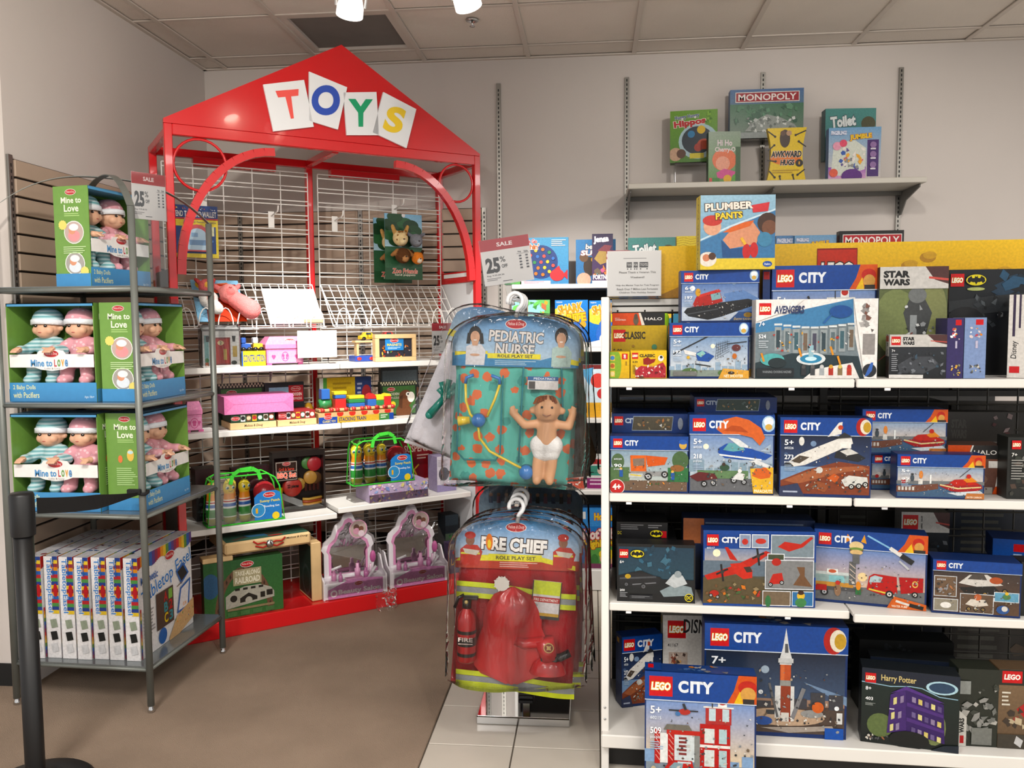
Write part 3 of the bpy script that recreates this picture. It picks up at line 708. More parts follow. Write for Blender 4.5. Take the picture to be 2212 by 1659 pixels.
# stanchion with a belt tied to the rack
st = thing('stanchion', 'black crowd-control post with a belt tied to the grey rack', 'stanchion', (-1.823, 2.5, .004))
MB().lathe([(0, 0), (.172, 0), (.175, .008), (.165, .016), (.09, .032), (.036, .04), (.034, .052), (0, .052)], 40).build('base', 'black_plastic', st)
MB().lathe([(.03, .05), (.03, .86), (0, .86)], 24).build('pole', 'black_plastic', st)
MB().lathe([(.036, .845), (.037, .86), (.037, .975), (.033, .983), (0, .984)], 24).build('head', 'black_plastic', st)
A, B = Vector((.03, .03, .935)), Vector((RP['FR'][0] + 1.823, RP['FR'][1] - 2.5 - .016, .872)); vs = []; fs = []
for k in range(25):
    t = k / 24; c = A.lerp(B, t); w = .026 * (1 - max(0, t - .55) / .45 * .72); tw = max(0, t - .5) * 1.6; c.z -= .012 * math.sin(PI * t)
    up = Vector((.5 * math.sin(tw), -.2 * math.sin(tw), math.cos(tw))); nx = Vector((.0012, -.0012, 0))
    vs += [c - up * w - nx, c + up * w - nx, c + up * w + nx, c - up * w + nx]
    if k:
        o = 4 * k
        for i in range(4): fs.append((o - 4 + i, o - 4 + (i + 1) % 4, o + (i + 1) % 4, o + i))
MB().add(vs, fs).build('belt', 'black_cloth', st)
kn = MB(); P = Vector((RP['FR'][0] + 1.823, RP['FR'][1] - 2.5, .872))
kn.tube([(P.x + .021 * math.cos(g), P.y + .021 * math.sin(g), P.z + .004 * math.sin(2 * g)) for g in [2 * PI * k / 16 for k in range(16)]], .0065, 8, closed=True); kn.bbox(P.x - .045, P.x + .008, P.y - .034, P.y - .017, P.z - .002, P.z + .018, .003); kn.build('belt_knot', 'black_cloth', st)
# ================================================================== toys in the booth
def bfit(pxl, pxr, pyt, d, z):
    """width, height and front-bottom-centre of a thing whose front stands at depth d on height z"""
    pm = (pyt + 900) / 2
    for _ in range(4):
        q0 = onP(pxl, pyt + 20, BA + BN * d, BN); q1 = onP(pxr, pyt + 20, BA + BN * d, BN)
        break
    s0, s1 = (q0 - BA).dot(BU), (q1 - BA).dot(BU); zt = onP((pxl + pxr) / 2, pyt, BA + BN * d, BN).z
    return s1 - s0, zt - z, bp((s0 + s1) / 2, d, z)
def bbox_c(name, label, cat, pxl, pxr, pyt, d, z, depth, body, front=None, rot=0, **kw):
    w, h, loc = bfit(pxl, pxr, pyt, d, z)
    return carton(name, label, cat, w, h, depth, loc, BT + rot, body, front(w, h) if callable(front) else front, **kw)
# --- first shelf
w, h, loc = bfit(437, 517, 702, .09, ZB[1])
t = thing('latch_house', 'white wooden toy house with red latched door numbered 2', 'toy', loc, BT)
mb = MB(); hh = h * .86; mb.bbox(-w / 2, w / 2, 0, .07, 0, hh, .003, lin('#cfcfcd')); a = Art(w, hh); a.r(0, 0, 1, 1, '#d8d8d6')
for i in range(9): a.r(0, .12 + i * .1, 1, .125 + i * .1, '#a9aaa9')
a.r(.04, .12, .16, .95, '#6f9a9a').r(.26, .18, .74, .94, '#7d2a24').r(.3, .22, .7, .9, '#a8332c').o(.48, .33, .065, '#e3cf9a', 1.3, 1).t('2', .455, .285, .505, .375, '#2a2a2a', .02)
for x, y, q, r_ in ((.55, .5, .64, .8), (.8, .42, .92, .72), (.27, .6, .31, .75)): a.r(x, y, q, r_, '#b79a4a')
for x in (.13, .84): a.p([(x - .05, .14), (x + .05, .14), (x + .035, .3), (x - .035, .3)], '#2b2b2b')
a.o(.83, .88, .07, '#1e2a22', 1.1, .8).r(.05, .86, .14, .97, '#a8552c').o(.1, .8, .06, '#3d6b3a', .8, 1); a.put(mb, (-w / 2, 0, 0), (1, 0, 0), (0, 0, 1)); mb.build('house_body', 'print', t)
mb = MB(); mb.prism([(-.004, hh), (.074, hh), (.035, h)], -w / 2 - .003, w / 2 + .003, lin('#8d8f8e'), Matrix.Rotation(PI / 2, 4, 'Z')); mb.build('roof', 'print', t)
fl_ = MB(); fl_.bbox(-w / 2 - .006, w / 2 + .006, -.006, .078, .0, h + .005, .01); fl_.build('clear_wrap', 'blister', t)
w, h, loc = bfit(522, 574, 758, .12, ZB[1])
t = thing('construction_set', 'small construction vehicle set in a yellow lettered tray', 'toy', loc, BT)
mb = MB(); mb.box(-w / 2, w / 2, 0, .1, 0, h * .95, lin('#e2c22e')); Art(w, h).r(0, 0, 1, 1, '#e5c936').r(0, 0, .06, 1, '#2d58a8').t('CONSTRUCTION', .08, .25, .98, .75, '#23408a', .02).put(mb, (-w / 2, 0, 0), (1, 0, 0), (0, 0, 1)); mb.build('tray', 'print', t)
for k, c in enumerate(('#2a4f9a', '#d9a52c')):
    mb = MB(); x = -w / 4 + k * w / 2; mb.bbox(x - w * .2, x + w * .2, .02, .06, h * .95 + .012, h * .95 + .04, .004, lin(c)); mb.bbox(x - w * .2, x, .02, .06, h * .95 + .04, h * .95 + .07, .004, lin('#e8e8e8' if k else c))
    for q in (-1, 1): mb.cyl((x + q * w * .12, .015, h * .95 + .012), (x + q * w * .12, .065, h * .95 + .012), .011, n=10, col=lin('#1a1a1a'))
    mb.build('truck', 'plastic', t)
def jewel(label, pxl, pxr, pyt, d, z, rot=0):
    w, h, loc = bfit(pxl, pxr, pyt, d, z); t = thing('jewelry_box', label, 'toy box', loc, BT + rot); hb = h * .58
    P, Q = lin('#e48bb6'), lin('#d9689f'); mb = MB(); mb.bbox(-w / 2, w / 2, 0, w * .7, h * .06, hb, .003, P)
    for x in (-1, 1): mb.box(x * w * .42 - .012, x * w * .42 + .012, .002, .02, 0, h * .06, Q)
    a = Art(w, hb); a.r(.03, .12, .97, .9, '#dc7fae').r(.05, .15, .95, .86, '#eaa0c4').o(.5, .5, .3, '#d0588f', .75, 1, 20).o(.5, .5, .25, '#eaa0c4', .75, 1, 20)
    for q in (-1, 1): a.o(.5 + q * .05, .44, .1, '#d0588f', .7, 1).o(.5 + q * .04, .6, .07, '#d0588f', .7, 1); a.o(.5 + q * .31 - .025, .45, .07, '#d0588f', .9, 1).o(.5 + q * .31 + .025, .45, .07, '#d0588f', .9, 1).p([(.5 + q * .31 - .06, .48), (.5 + q * .31 + .06, .48), (.5 + q * .31, .68)], '#d0588f')
    a.put(mb, (-w / 2, 0, 0), (1, 0, 0), (0, 0, 1)); mb.build('chest', 'print', t)
    lid = MB(); o = w * .03; z1 = h - hb
    vs = [(-w / 2 - o, -o, hb), (w / 2 + o, -o, hb), (w / 2 + o, w * .7 + o, hb), (-w / 2 - o, w * .7 + o, hb), (-w / 2 - o, -o, hb + z1 * .35), (w / 2 + o, -o, hb + z1 * .35), (w / 2 + o, w * .7 + o, hb + z1 * .35), (-w / 2 - o, w * .7 + o, hb + z1 * .35),
          (-w * .38, w * .12, h), (w * .38, w * .12, h), (w * .38, w * .58, h), (-w * .38, w * .58, h)]
    lid.add(vs, [(3, 2, 1, 0), (0, 1, 5, 4), (1, 2, 6, 5), (2, 3, 7, 6), (3, 0, 4, 7), (4, 5, 9, 8), (5, 6, 10, 9), (6, 7, 11, 10), (7, 4, 8, 11), (8, 9, 10, 11)], P)
    lid.build('lid', 'print', t); lb = MB(); a = Art(w * .5, z1 * .6); md(a, .5, .5, .7); a.put(lb, (-w * .1, w * .02 - .004, hb + z1 * .38), (1, 0, 0), (0, .45, .9)); lb.build('maker_label', 'print', t); return t
jewel('pink toy jewelry box with butterfly oval, on the upper booth shelf', 575, 655, 727, .13, ZB[1])
w, h, loc = bfit(642, 727, 714, .092, ZB[1] + .032)
t = thing('price_card_holder', 'blank white card standing in a clear holder beside the jewelry box', 'sign holder', bp(0, 0, 0), BT); t.location = loc - Vector((0, 0, .032))
MB().bbox(-w * .2, w * .3, 0, .03, 0, .032, .003).build('clear_foot', 'acrylic', t); MB().bbox(-w / 2, w / 2, -.004, 0, .033, .032 + h, .001, lin('#f2f1ee')).build('white_card', 'paper', t)
w, h, loc = bfit(812, 898, 722, .11, ZB[1])
t = thing('magnet_box', 'wooden tray of animal magnets with a blue sticker on its lid', 'toy', loc, BT - .08)
f = MB(); k = w * .1; dd = .055
for b in ((-w / 2, w / 2, 0, dd, 0, k), (-w / 2, w / 2, 0, dd, h - k, h), (-w / 2, -w / 2 + k, 0, dd, k, h - k), (w / 2 - k, w / 2, 0, dd, k, h - k)): f.bbox(*b, .002)
f.build('wooden_frame', 'wood', t)
mb = MB(); a = Art(w * .8, h * .8); a.r(0, 0, 1, 1, '#2c2a33').scat(7, 46, .04, .35, .96, .96, .07, ['#d8b24a', '#c9722c', '#ddd', '#222', '#7a4a2a', '#5b8a4a', '#a83a30']).r(.18, .04, .74, .62, '#2f7dc0'); md(a, .46, .16, .2); a.t('MAGNETS', .24, .3, .68, .42, '#e8d24a', .02).lines(.26, .48, .66, .58, 2, '#bcd6ea'); a.put(mb, (-w * .4, .012, h * .1), (1, 0, 0), (0, 0, 1)); mb.box(-w * .4, w * .4, .012, .02, h * .1, h * .9, lin('#2c2a33')); mb.build('magnet_picture', 'print', t)
w, h, loc = bfit(768, 815, 765, .2, ZB[1])
t = thing('car_carrier', 'toy car carrier with a yellow and a red car on top', 'toy', loc, BT)
mb = MB(); w2 = .3; mb.bbox(-w / 2, w2, 0, .1, 0, .03, .003, lin('#24449a')); 
for x in (-.02, .05, .16, .24): mb.ball((x - .02, -.001, .015), (.014, .003, .01), 10, lin('#b3262b'))
mb.build('blue_base', 'plastic', t)
mb = MB(); mb.bbox(-w / 2 + .01, w2 - .02, .02, .08, .1, .112, .003); 
for x in (-w / 2 + .02, w2 - .035): mb.box(x, x + .012, .03, .07, .03, .1)
mb.build('wooden_deck', 'wood', t)
for x, c, nm in ((.03, '#e2c22e', 'yellow car'), (.15, '#c43a35', 'red car')):
    mb = MB(); mb.prism([(x - .05, .12), (x + .05, .12), (x + .048, .138), (x + .026, .142), (x + .012, .158), (x - .02, .158), (x - .034, .142), (x - .05, .138)], .03, .07, lin(c))
    for q in (-.03, .03): mb.cyl((x + q, .026, .123), (x + q, .074, .123), .0105, n=10, col=lin('#2a2622'))
    mb.box(x - .018, x + .01, .0285, .0715, .144, .155, lin('#2c3a44')); o = mb.build('car', 'plastic', t); o['label'] = nm
g = MB(); g.bbox(w2 - .03, w2 + .0, .01, .09, .031, .085, .008, lin('#2f7a4a')); g.build('green_car', 'plastic', t)
# white board and farm puppets lean in the left wire rack
w_ = [bsz(*p, BD - .2) for p in ((566, 628), (663, 640), (676, 704), (576, 700))]
bd = thing('white_board', 'large blank white board leaning in the left wire rack', 'board', bp((w_[3][0] + w_[2][0]) / 2, BD - PO - .276, 1.522), BT)
mb = MB(); M = Matrix.Rotation(-.7, 4, 'X'); mb.bbox(-.135, .14, 0, .01, .0, .24, .002, lin('#f4f3f0'), M); mb.build('board_face', 'paper', bd)
MB().bbox(.04, .14, -.011, -.001, .002, .02, .002).build('wooden_ledge', 'wood', bd)
def plush_head(parent, c, r, col, ears, extra=(), nm='plush_head'):
    pr = [(c, r, (c[0], c[1] - r * .2, c[2] - r * .1), r * .98, col), ((c[0], c[1] - r * .7, c[2] - r * .35), r * .55, (c[0], c[1] - r * .75, c[2] - r * .4), r * .5, extra[0] if extra else col)]
    for s in (-1, 1): pr.append(((c[0] + s * r * .7, c[1], c[2] + r * .6), r * .3, (c[0] + s * r * (.7 + ears[0]), c[1], c[2] + r * (.6 + ears[1])), r * .26, ears[2]))
    me = blob(pr, max(r * .14, .004), 3); o = obj(nm, me, 'plush', parent)
    e = MB()
    for s in (-1, 1): e.ball((c[0] + s * r * .38, c[1] - r * .86, c[2] + r * .22), r * .12, 8, lin('#14100d'))
    e.ball((c[0], c[1] - r * 1.28, c[2] - r * .22), (r * .16, r * .08, r * .1), 8, lin(extra[1] if len(extra) > 1 else '#241812')); e.build('eyes', 'plastic', o); return o
def puppet_card(label, px0, py0, px1, py1, d, zoo=True, rot=0):
    s0, zt = bsz(px0, py0, d); s1, z0 = bsz(px1, py1, d); w, h = s1 - s0, zt - z0
    t = thing('puppet_card', label, 'plush toys', bp((s0 + s1) / 2, d, z0), BT + rot, 'plush puppet cards in the booth'); mb = MB(); mb.box(-w / 2, w / 2, 0, .003, 0, h, lin('#2c5a3a'))
    a = Art(w, h)
    if zoo:
        a.r(0, 0, 1, .5, '#7fb2d2', '#a9c9d8').r(0, .82, 1, 1, '#1f4a2a')
        for i in range(16): a.o(.5 + .5 * math.cos(i * .7) * (i / 16), .25 + .25 * math.sin(i * .7) * (i / 16), .11, ['#1d4526', '#275a33', '#163a20'][i % 3], 1.2, .8)
        a.o(.5, .02, .03, '#d8d8d8').t('Zoo Friends', .18, .83, .86, .905, '#c8452f', .02, .1, ('#efe6d6', .03)).t('hand puppets', .25, .91, .8, .95, '#e8e2cf', .01)
    else:
        a.r(0, 0, 1, 1, '#8cc4e6').p([(.28, .12), (.75, .06), (1, .4), (1, 1), (.2, 1)], '#c8432a').l([(.3, .14), (.76, .08), (1, .42)], .02, '#e88a5c').o(.2, .12, .1, '#f2c93a').lines(.55, .1, .95, .5, 6, '#a93320')
    a.put(mb, (-w / 2, 0, 0), (1, 0, 0), (0, 0, 1)); mb.build('backing_card', 'print', t)
    if zoo:
        plush_head(t, (-.04, -.045, h * .62), .042, '#d9c08e', (.35, .9, '#b98f52'), ('#e2cfa2', '#4a3222'))
        plush_head(t, (.055, -.04, h * .6), .036, '#7d8088', (.7, .4, '#6c6f77'), ('#8a8d95',)); plush_head(t, (-.03, -.05, h * .36), .042, '#5b3a22', (.75, -.6, '#9a6a3e'), ('#b98555',)); plush_head(t, (.06, -.045, h * .33), .034, '#d67a2a', (.3, .5, '#3a2414'), ('#ead9c2',))
        gi = MB(); rnn = random.Random(3)
        for i in range(12): gi.ball((-.04 + rnn.uniform(-.03, .03), -.082 + abs(rnn.uniform(-.01, .01)), h * .62 + rnn.uniform(-.03, .04)), (.007, .004, .006), 7, lin('#8a5a2c'))
        gi.build('spots', 'plush', t)
    else:
        plush_head(t, (.04, -.05, h * .5), .05, '#e58a86', (.5, .5, '#d87472'), ('#d9706e', '#c05a58')); plush_head(t, (-.06, -.05, h * .36), .045, '#e9e5e0', (.8, .1, '#1d1b1b'), ('#e8b0a8',)); plush_head(t, (-.055, -.04, h * .7), .04, '#d9696a', (.4, .6, '#c9504e'), ('#e9b24a',))
        b = blob([((.06, -.05, h * .4), .04, (.13, -.06, h * .1), .05, '#e07e7c'), ((-.05, -.05, h * .25), .035, (-.03, -.06, h * .12), .03, '#e9e5e0')], .006, 3); obj('plush_body', b, 'plush', t)
    return t
puppet_card('front zoo animal puppet card with giraffe, rhino, monkey and tiger heads', 830, 460, 913, 605, BD - .3)
puppet_card('zoo animal puppet card hanging behind the front one', 806, 470, 890, 612, BD - .17)
t = puppet_card('farm puppet card with pink and white plush heads in the wire rack', 425, 598, 535, 720, BD - .312, False); t.rotation_euler.x = -.7; t.location.z = 1.532
s0, zt = bsz(357, 440, BD - .2); s1, z0 = bsz(473, 558, BD - .2); w, h = s1 - s0, zt - z0
t = thing('wallet_card', 'yellow and blue play wallet card hanging behind the red left post', 'toy', bp((s0 + s1) / 2, BD - .2, z0), BT)
mb = MB(); mb.box(-w / 2, w / 2, 0, .004, 0, h, lin('#e0c93a')); a = Art(w, h); a.r(0, 0, 1, 1, '#e3cf42').r(0, 0, 1, .24, '#233f7c').scat(2, 20, .05, .02, .95, .08, .012, ['#fff', '#e8d24a', '#d05040']).o(.13, .06, .04, '#b3262b', 1.6, 1).t('PRETEND TO SPEND WALLET', .03, .11, .97, .22, '#e9e6df', .02).r(0, .24, 1, .27, '#b5333a').r(.1, .4, .95, .92, '#24427e').r(.5, .4, .92, .58, '#cfd4b0').r(.66, .66, .9, .7, '#4b82c0').t('For Fashion, Shopping', .5, .3, .96, .34, '#233f7c', 0); a.put(mb, (-w / 2, 0, 0), (1, 0, 0), (0, 0, 1)); mb.build('backing_card', 'print', t)
pts = [(.0, .02), (.13, .02), (.13, .1)] + [(.065 + .065 * math.cos(g), .1 + .06 * math.sin(g)) for g in [PI * k / 8 for k in range(9)]] + [(.0, .1)]
mb = MB(); mb.prism([(p[0] * .9 - .04, p[1] * .95 + .01) for p in pts], -.02, -.001, lin('#c0383c')); mb.prism([((p[0] - .065) * .72 - .04 + .0585, (p[1] - .08) * .76 + .082) for p in pts], -.0225, -.0205, lin('#a8c8dc')); mb.box(-.02, .06, -.024, -.0226, .06, .085, lin('#5b86b0')); mb.box(-.01, .02, -.024, -.0226, .1, .12, lin('#6f98bd')); mb.build('house_pouch', 'plastic', t)
# --- second shelf
jewel('pink toy jewelry box at the left end of the second booth shelf', 402, 436, 868, .14, ZB[2])
def cube_tray(label, pxl, pxr, d, c1):
    w, h, loc = bfit(pxl, pxr, 893, d, ZB[2]); t = thing('cube_puzzle_tray', label, 'toy', loc, BT, 'cube puzzle trays on the second booth shelf'); h = .075
    MB().bbox(-w / 2, w / 2, 0, .2, 0, .032, .002).build('wooden_tray', 'wood', t); mb = MB(); Art(w * .4, .02).t('Melissa & Doug', .0, .1, 1, .9, '#2b241c', .01, .2).put(mb, (-w * .2, 0, .005), (1, 0, 0), (0, 0, 1)); mb.build('lettering', 'print', t)
    mb = MB(); mb.bbox(-w / 2 + .006, w / 2 - .006, .006, .194, .033, h, .002, lin(c1)); a = Art(w - .012, h - .033); a.r(0, 0, 1, 1, c1); rr = random.Random(4)
    for i in range(6): a.r(.22 + i * .13, .15, .32 + i * .13, .9, ['#ddd', '#6a4a30', '#d2b23a', '#3a5a3a', '#e8e0d0', '#9a3a30'][i]); a.o(.27 + i * .13, .5, .25, ['#222', '#d9c2a0', '#a33', '#ddd', '#432', '#eec'][i])
    md(a, .1, .5, .5); a.put(mb, (-w / 2 + .006, .006, .033), (1, 0, 0), (0, 0, 1)); mb.build('cube_blocks', 'print', t); return t
cube_tray('wooden cube puzzle tray with dark green sleeve under the pink carton', 497, 597, .11, '#26402c')
cube_tray('wooden cube puzzle tray with red sleeve beside the pink carton', 600, 684, .11, '#9c2f33')
w, h, loc = bfit(484, 634, 854, .105, ZB[2] + .0765)
carton('pink_carton', 'plain pink carton lying on the wooden cube puzzle tray', 'toy box', w, h, .2, loc, BT, '#dc7db0', Art(w, h).r(0, 0, 1, 1, '#de82b4').p([(.0, 0), (.14, .45), (0, 1)], '#d877aa').p([(1, 0), (.86, .45), (1, 1)], '#d877aa').l([(.14, .45), (.86, .45)], .02, '#b85a90').l([(0, 0), (.14, .45), (0, 1)], .015, '#c96aa0').l([(1, 0), (.86, .45), (1, 1)], .015, '#c96aa0'))
def puz(kind):
    def f(w, h):
        a = Art(w, h); a.r(0, 0, 1, 1, '#20281f'); n = 14
        for i in range(n): a.r(i / n, .0, (i + .5) / n, .05, '#cfc9a8'); a.r((i + .5) / n, .05, (i + 1) / n, .1, '#cfc9a8')
        if kind == 'dog': a.r(.05, .13, .95, .95, '#3f6b34').o(.68, .5, .25, '#6b4128', .9, 1).o(.83, .47, .13, '#ece6da', .9, 1.2).o(.74, .38, .06, '#f4f0e6').o(.75, .38, .03, '#1a1a1a').o(.62, .9, .25, '#6b4128').p([(.5, .45), (.6, .4), (.58, .8), (.48, .75)], '#4f2f1c'); md(a, .28, .22, .12); a.t('WOODEN', .1, .32, .5, .4, '#dcd8c4', .02).t('CUBE PUZZLE', .1, .44, .5, .5, '#dcd8c4', .01).o(.32, .66, .09, '#d8c63a')
        elif kind == 'cow': a.r(0, 0, 1, 1, '#24292c').r(.1, .12, .62, .9, '#8fb4cc').o(.4, .6, .3, '#ececea', .8, 1).o(.3, .45, .1, '#1c1c1c').o(.5, .45, .1, '#1c1c1c').o(.4, .78, .13, '#dba8a0', 1.2, .8).r(.6, .08, .98, .5, '#a8272e'); md(a, .79, .17, .12); a.t('WOODEN', .64, .27, .94, .35, '#efe6dc', .02).t('CUBE PUZZLE', .64, .39, .94, .45, '#efe6dc', .01)
        else: a.r(0, 0, 1, 1, '#3d4447').r(.04, .08, .96, .92, '#6d7a80'); [a.o(.2 + .3 * i, .55, .22, c, .8, 1).o(.2 + .3 * i, .4, .16, '#2a2a2a', 1, .6) for i, c in enumerate(('#c9a083', '#d8c070', '#8a5a40'))]
        return a
    return f
bbox_c('puzzle_box', 'dark green dog puzzle box standing behind the pink carton', 'puzzle', 472, 570, 828, .34, ZB[2], .03, '#1d241d', puz('dog'))
bbox_c('puzzle_box', 'cow puzzle box with red WOODEN CUBE PUZZLE panel', 'puzzle', 572, 656, 826, .32, ZB[2], .03, '#24292c', puz('cow'))
bbox_c('puzzle_box', 'brown dog puzzle box standing behind the stacking train', 'puzzle', 822, 900, 824, .24, ZB[2], .04, '#20281f', puz('dog'))
bbox_c('puzzle_box', 'grey box with children faces behind the brown dog puzzle', 'puzzle', 822, 903, 792, .32, ZB[2], .03, '#3d4447', puz('kids'))
bbox_c('block_box', 'yellow and blue block box lying behind the stacking train', 'toy box', 690, 802, 815, .3, ZB[2], .06, '#8a6a3c', lambda w, h: Art(w, h).r(0, 0, 1, 1, '#d9b92c').r(0, 0, .07, 1, '#e9efe6').r(.07, 0, .14, 1, '#57a845').r(.68, 0, 1, 1, '#2b3f7a').lines(.25, .12, .62, .9, 7, '#a98a1c').o(.9, .4, .2, '#a8323a', .6, 1).lines(.72, .15, .82, .8, 6, '#aab4d4'))
w, h, loc = bfit(688, 850, 876, .1, ZB[2])
t = thing('stacking_train', 'wooden stacking train with coloured blocks on a labelled tray', 'toy', loc, BT); h = .055
mb = MB(); mb.bbox(-w / 2, w / 2, 0, .11, 0, h, .003, lin('#b9925e')); a = Art(w, h); a.r(0, 0, 1, 1, '#c9a678')
for i in range(6): a.o(.12 + .16 * i, .12, .3, '#c23a30', 1.1, 1)
a.r(0, .4, 1, 1, '#c9a23a').r(0, .4, .24, 1, '#27479a').r(.8, .35, .94, 1, '#3f7a3f').r(.94, .35, 1, 1, '#27479a').t('STACKING TRAIN', .26, .5, .62, .88, '#26336a', .02).t('CLASSIC TOY', .05, .7, .22, .92, '#e8d24a', .01).lines(.82, .5, .92, .9, 2, '#dfe8d0'); md(a, .12, .45, .38); a.put(mb, (-w / 2, 0, 0), (1, 0, 0), (0, 0, 1)); mb.build('tray', 'print', t)
R_, G_, B_, Y_ = '#b82a28', '#2c7a44', '#2f5fa8', '#e0c02a'
cars = [(-.165, [(G_, .06, .05, 'w'), (B_, .045, .055, 'b')]), (-.08, [(R_, .06, .05, 'b'), (B_, .06, .02, 'b'), (Y_, .07, .02, 'b')]), (.015, [(B_, .09, .022, 'b'), (G_, .09, .022, 'b'), (Y_, .085, .02, 'b')]), (.105, [(B_, .05, .04, 'b'), (R_, .05, .03, 'd')]), (.155, [(G_, .045, .03, 'b'), (Y_, .045, .03, 'b')]), (.2, [(R_, .042, .05, 'b'), (Y_, .042, .015, 'd')])]
for x, st_ in cars:
    z = h + .018; k = w / .44
    base = MB(); base.bbox(x * k - .04, x * k + .04, .02, .09, h + .004, z, .002, lin('#c9a678'))
    for q in (-.024, .024): base.cyl((x * k + q, .012, h + .012), (x * k + q, .098, h + .012), .011, n=10, col=lin('#b82a28'))
    base.build('car_base', 'plastic', t)
    for c, bw, bh, kd in st_:
        mb = MB()
        if kd == 'b': mb.bbox(x * k - bw / 2, x * k + bw / 2, .03, .08, z, z + bh - .001, .003, lin(c))
        elif kd == 'd': mb.prism([(x * k - bw / 2, z), (x * k + bw / 2, z), (x * k + bw * .35, z + bh * .7), (x * k, z + bh), (x * k - bw * .35, z + bh * .7)], .03, .08, lin(c))
        else: mb.cyl((x * k - bw / 2, .055, z + bh / 2), (x * k + bw / 2, .055, z + bh / 2), bh / 2, n=14, col=lin(c))
        mb.build('block', 'plastic', t); z += bh
for px, cl_ in ((652, '#b82a28'),):
    w, h, loc = bfit(659, 680, 870, .34, ZB[2]); t = thing('block_figure', 'small red and yellow block left of the stacking train', 'toy', loc, BT); mb = MB(); mb.bbox(-w / 2, w / 2, 0, .05, 0, h * .5, .003, lin('#a8322c')); mb.build('red_block', 'plastic', t); mb = MB(); mb.lathe([(w * .48, h * .5), (w * .5, h * .7), (w * .3, h * .92), (0, h)], 14, lin('#d9a52c'), Matrix.Translation((0, .025, 0))); mb.build('yellow_top', 'plastic', t)
# --- third shelf
PIN = [(.0, 0, '#8a8a2c'), (.024, .001, '#8a8a2c'), (.03, .02, '#8f8f30'), (.031, .034, '#8f8f30'), (.031, .035, '#dfe6da'), (.031, .039, '#dfe6da'), (.0312, .04, '#2f8a3a'), (.0312, .079, '#2f8a3a'), (.031, .08, '#e4e8e4'), (.0305, .088, '#e4e8e4'), (.0303, .089, '#2b62ac'), (.0295, .104, '#2b62ac'), (.0293, .105, '#e4e8e4'), (.029, .11, '#e4e8e4'), (.0288, .111, '#b8302c'), (.0283, .117, '#b8302c'), (.028, .118, '#e8e2d2'), (.0275, .123, '#e8e2d2'), (.027, .124, '#e08a1e'), (.024, .15, '#e08a1e'), (.0245, .155, '#dfae22'), (.029, .175, '#d9c22e'), (.027, .195, '#d9c22e'), (.016, .21, '#cdb82a'), (0, .215, '#cdb82a')]
pinm = MB().lathe([(r, z, lin(c)) for r, z, c in PIN], 18).mesh('bowling_pin')
em = MB()
for s in (-1, 1): em.ball((s * .013, -.024, .182), (.0085, .006, .009), 10, lin('#f0f0ea')); em.ball((s * .013, -.029, .182), (.006, .003, .0065), 8, lin('#2c7f86')); em.ball((s * .013, -.0315, .182), (.003, .0015, .0035), 8, lin('#101010'))
em.tube([(-.01, -.0285, .168), (0, -.0298, .164), (.01, -.0285, .168)], .0012, 5, lin('#4a3a10')); eyem = em.mesh('pin_eyes')
am = MB()
for s in (-1, 1): am.tube([(s * .006, 0, .21), (s * .012, 0, .225), (s * .02, -.004, .233)], .0025, 6, lin('#4f9a35')); am.ball((s * .02, -.004, .234), .0045, 8, lin('#4f9a35'))
antm = am.mesh('antennae')
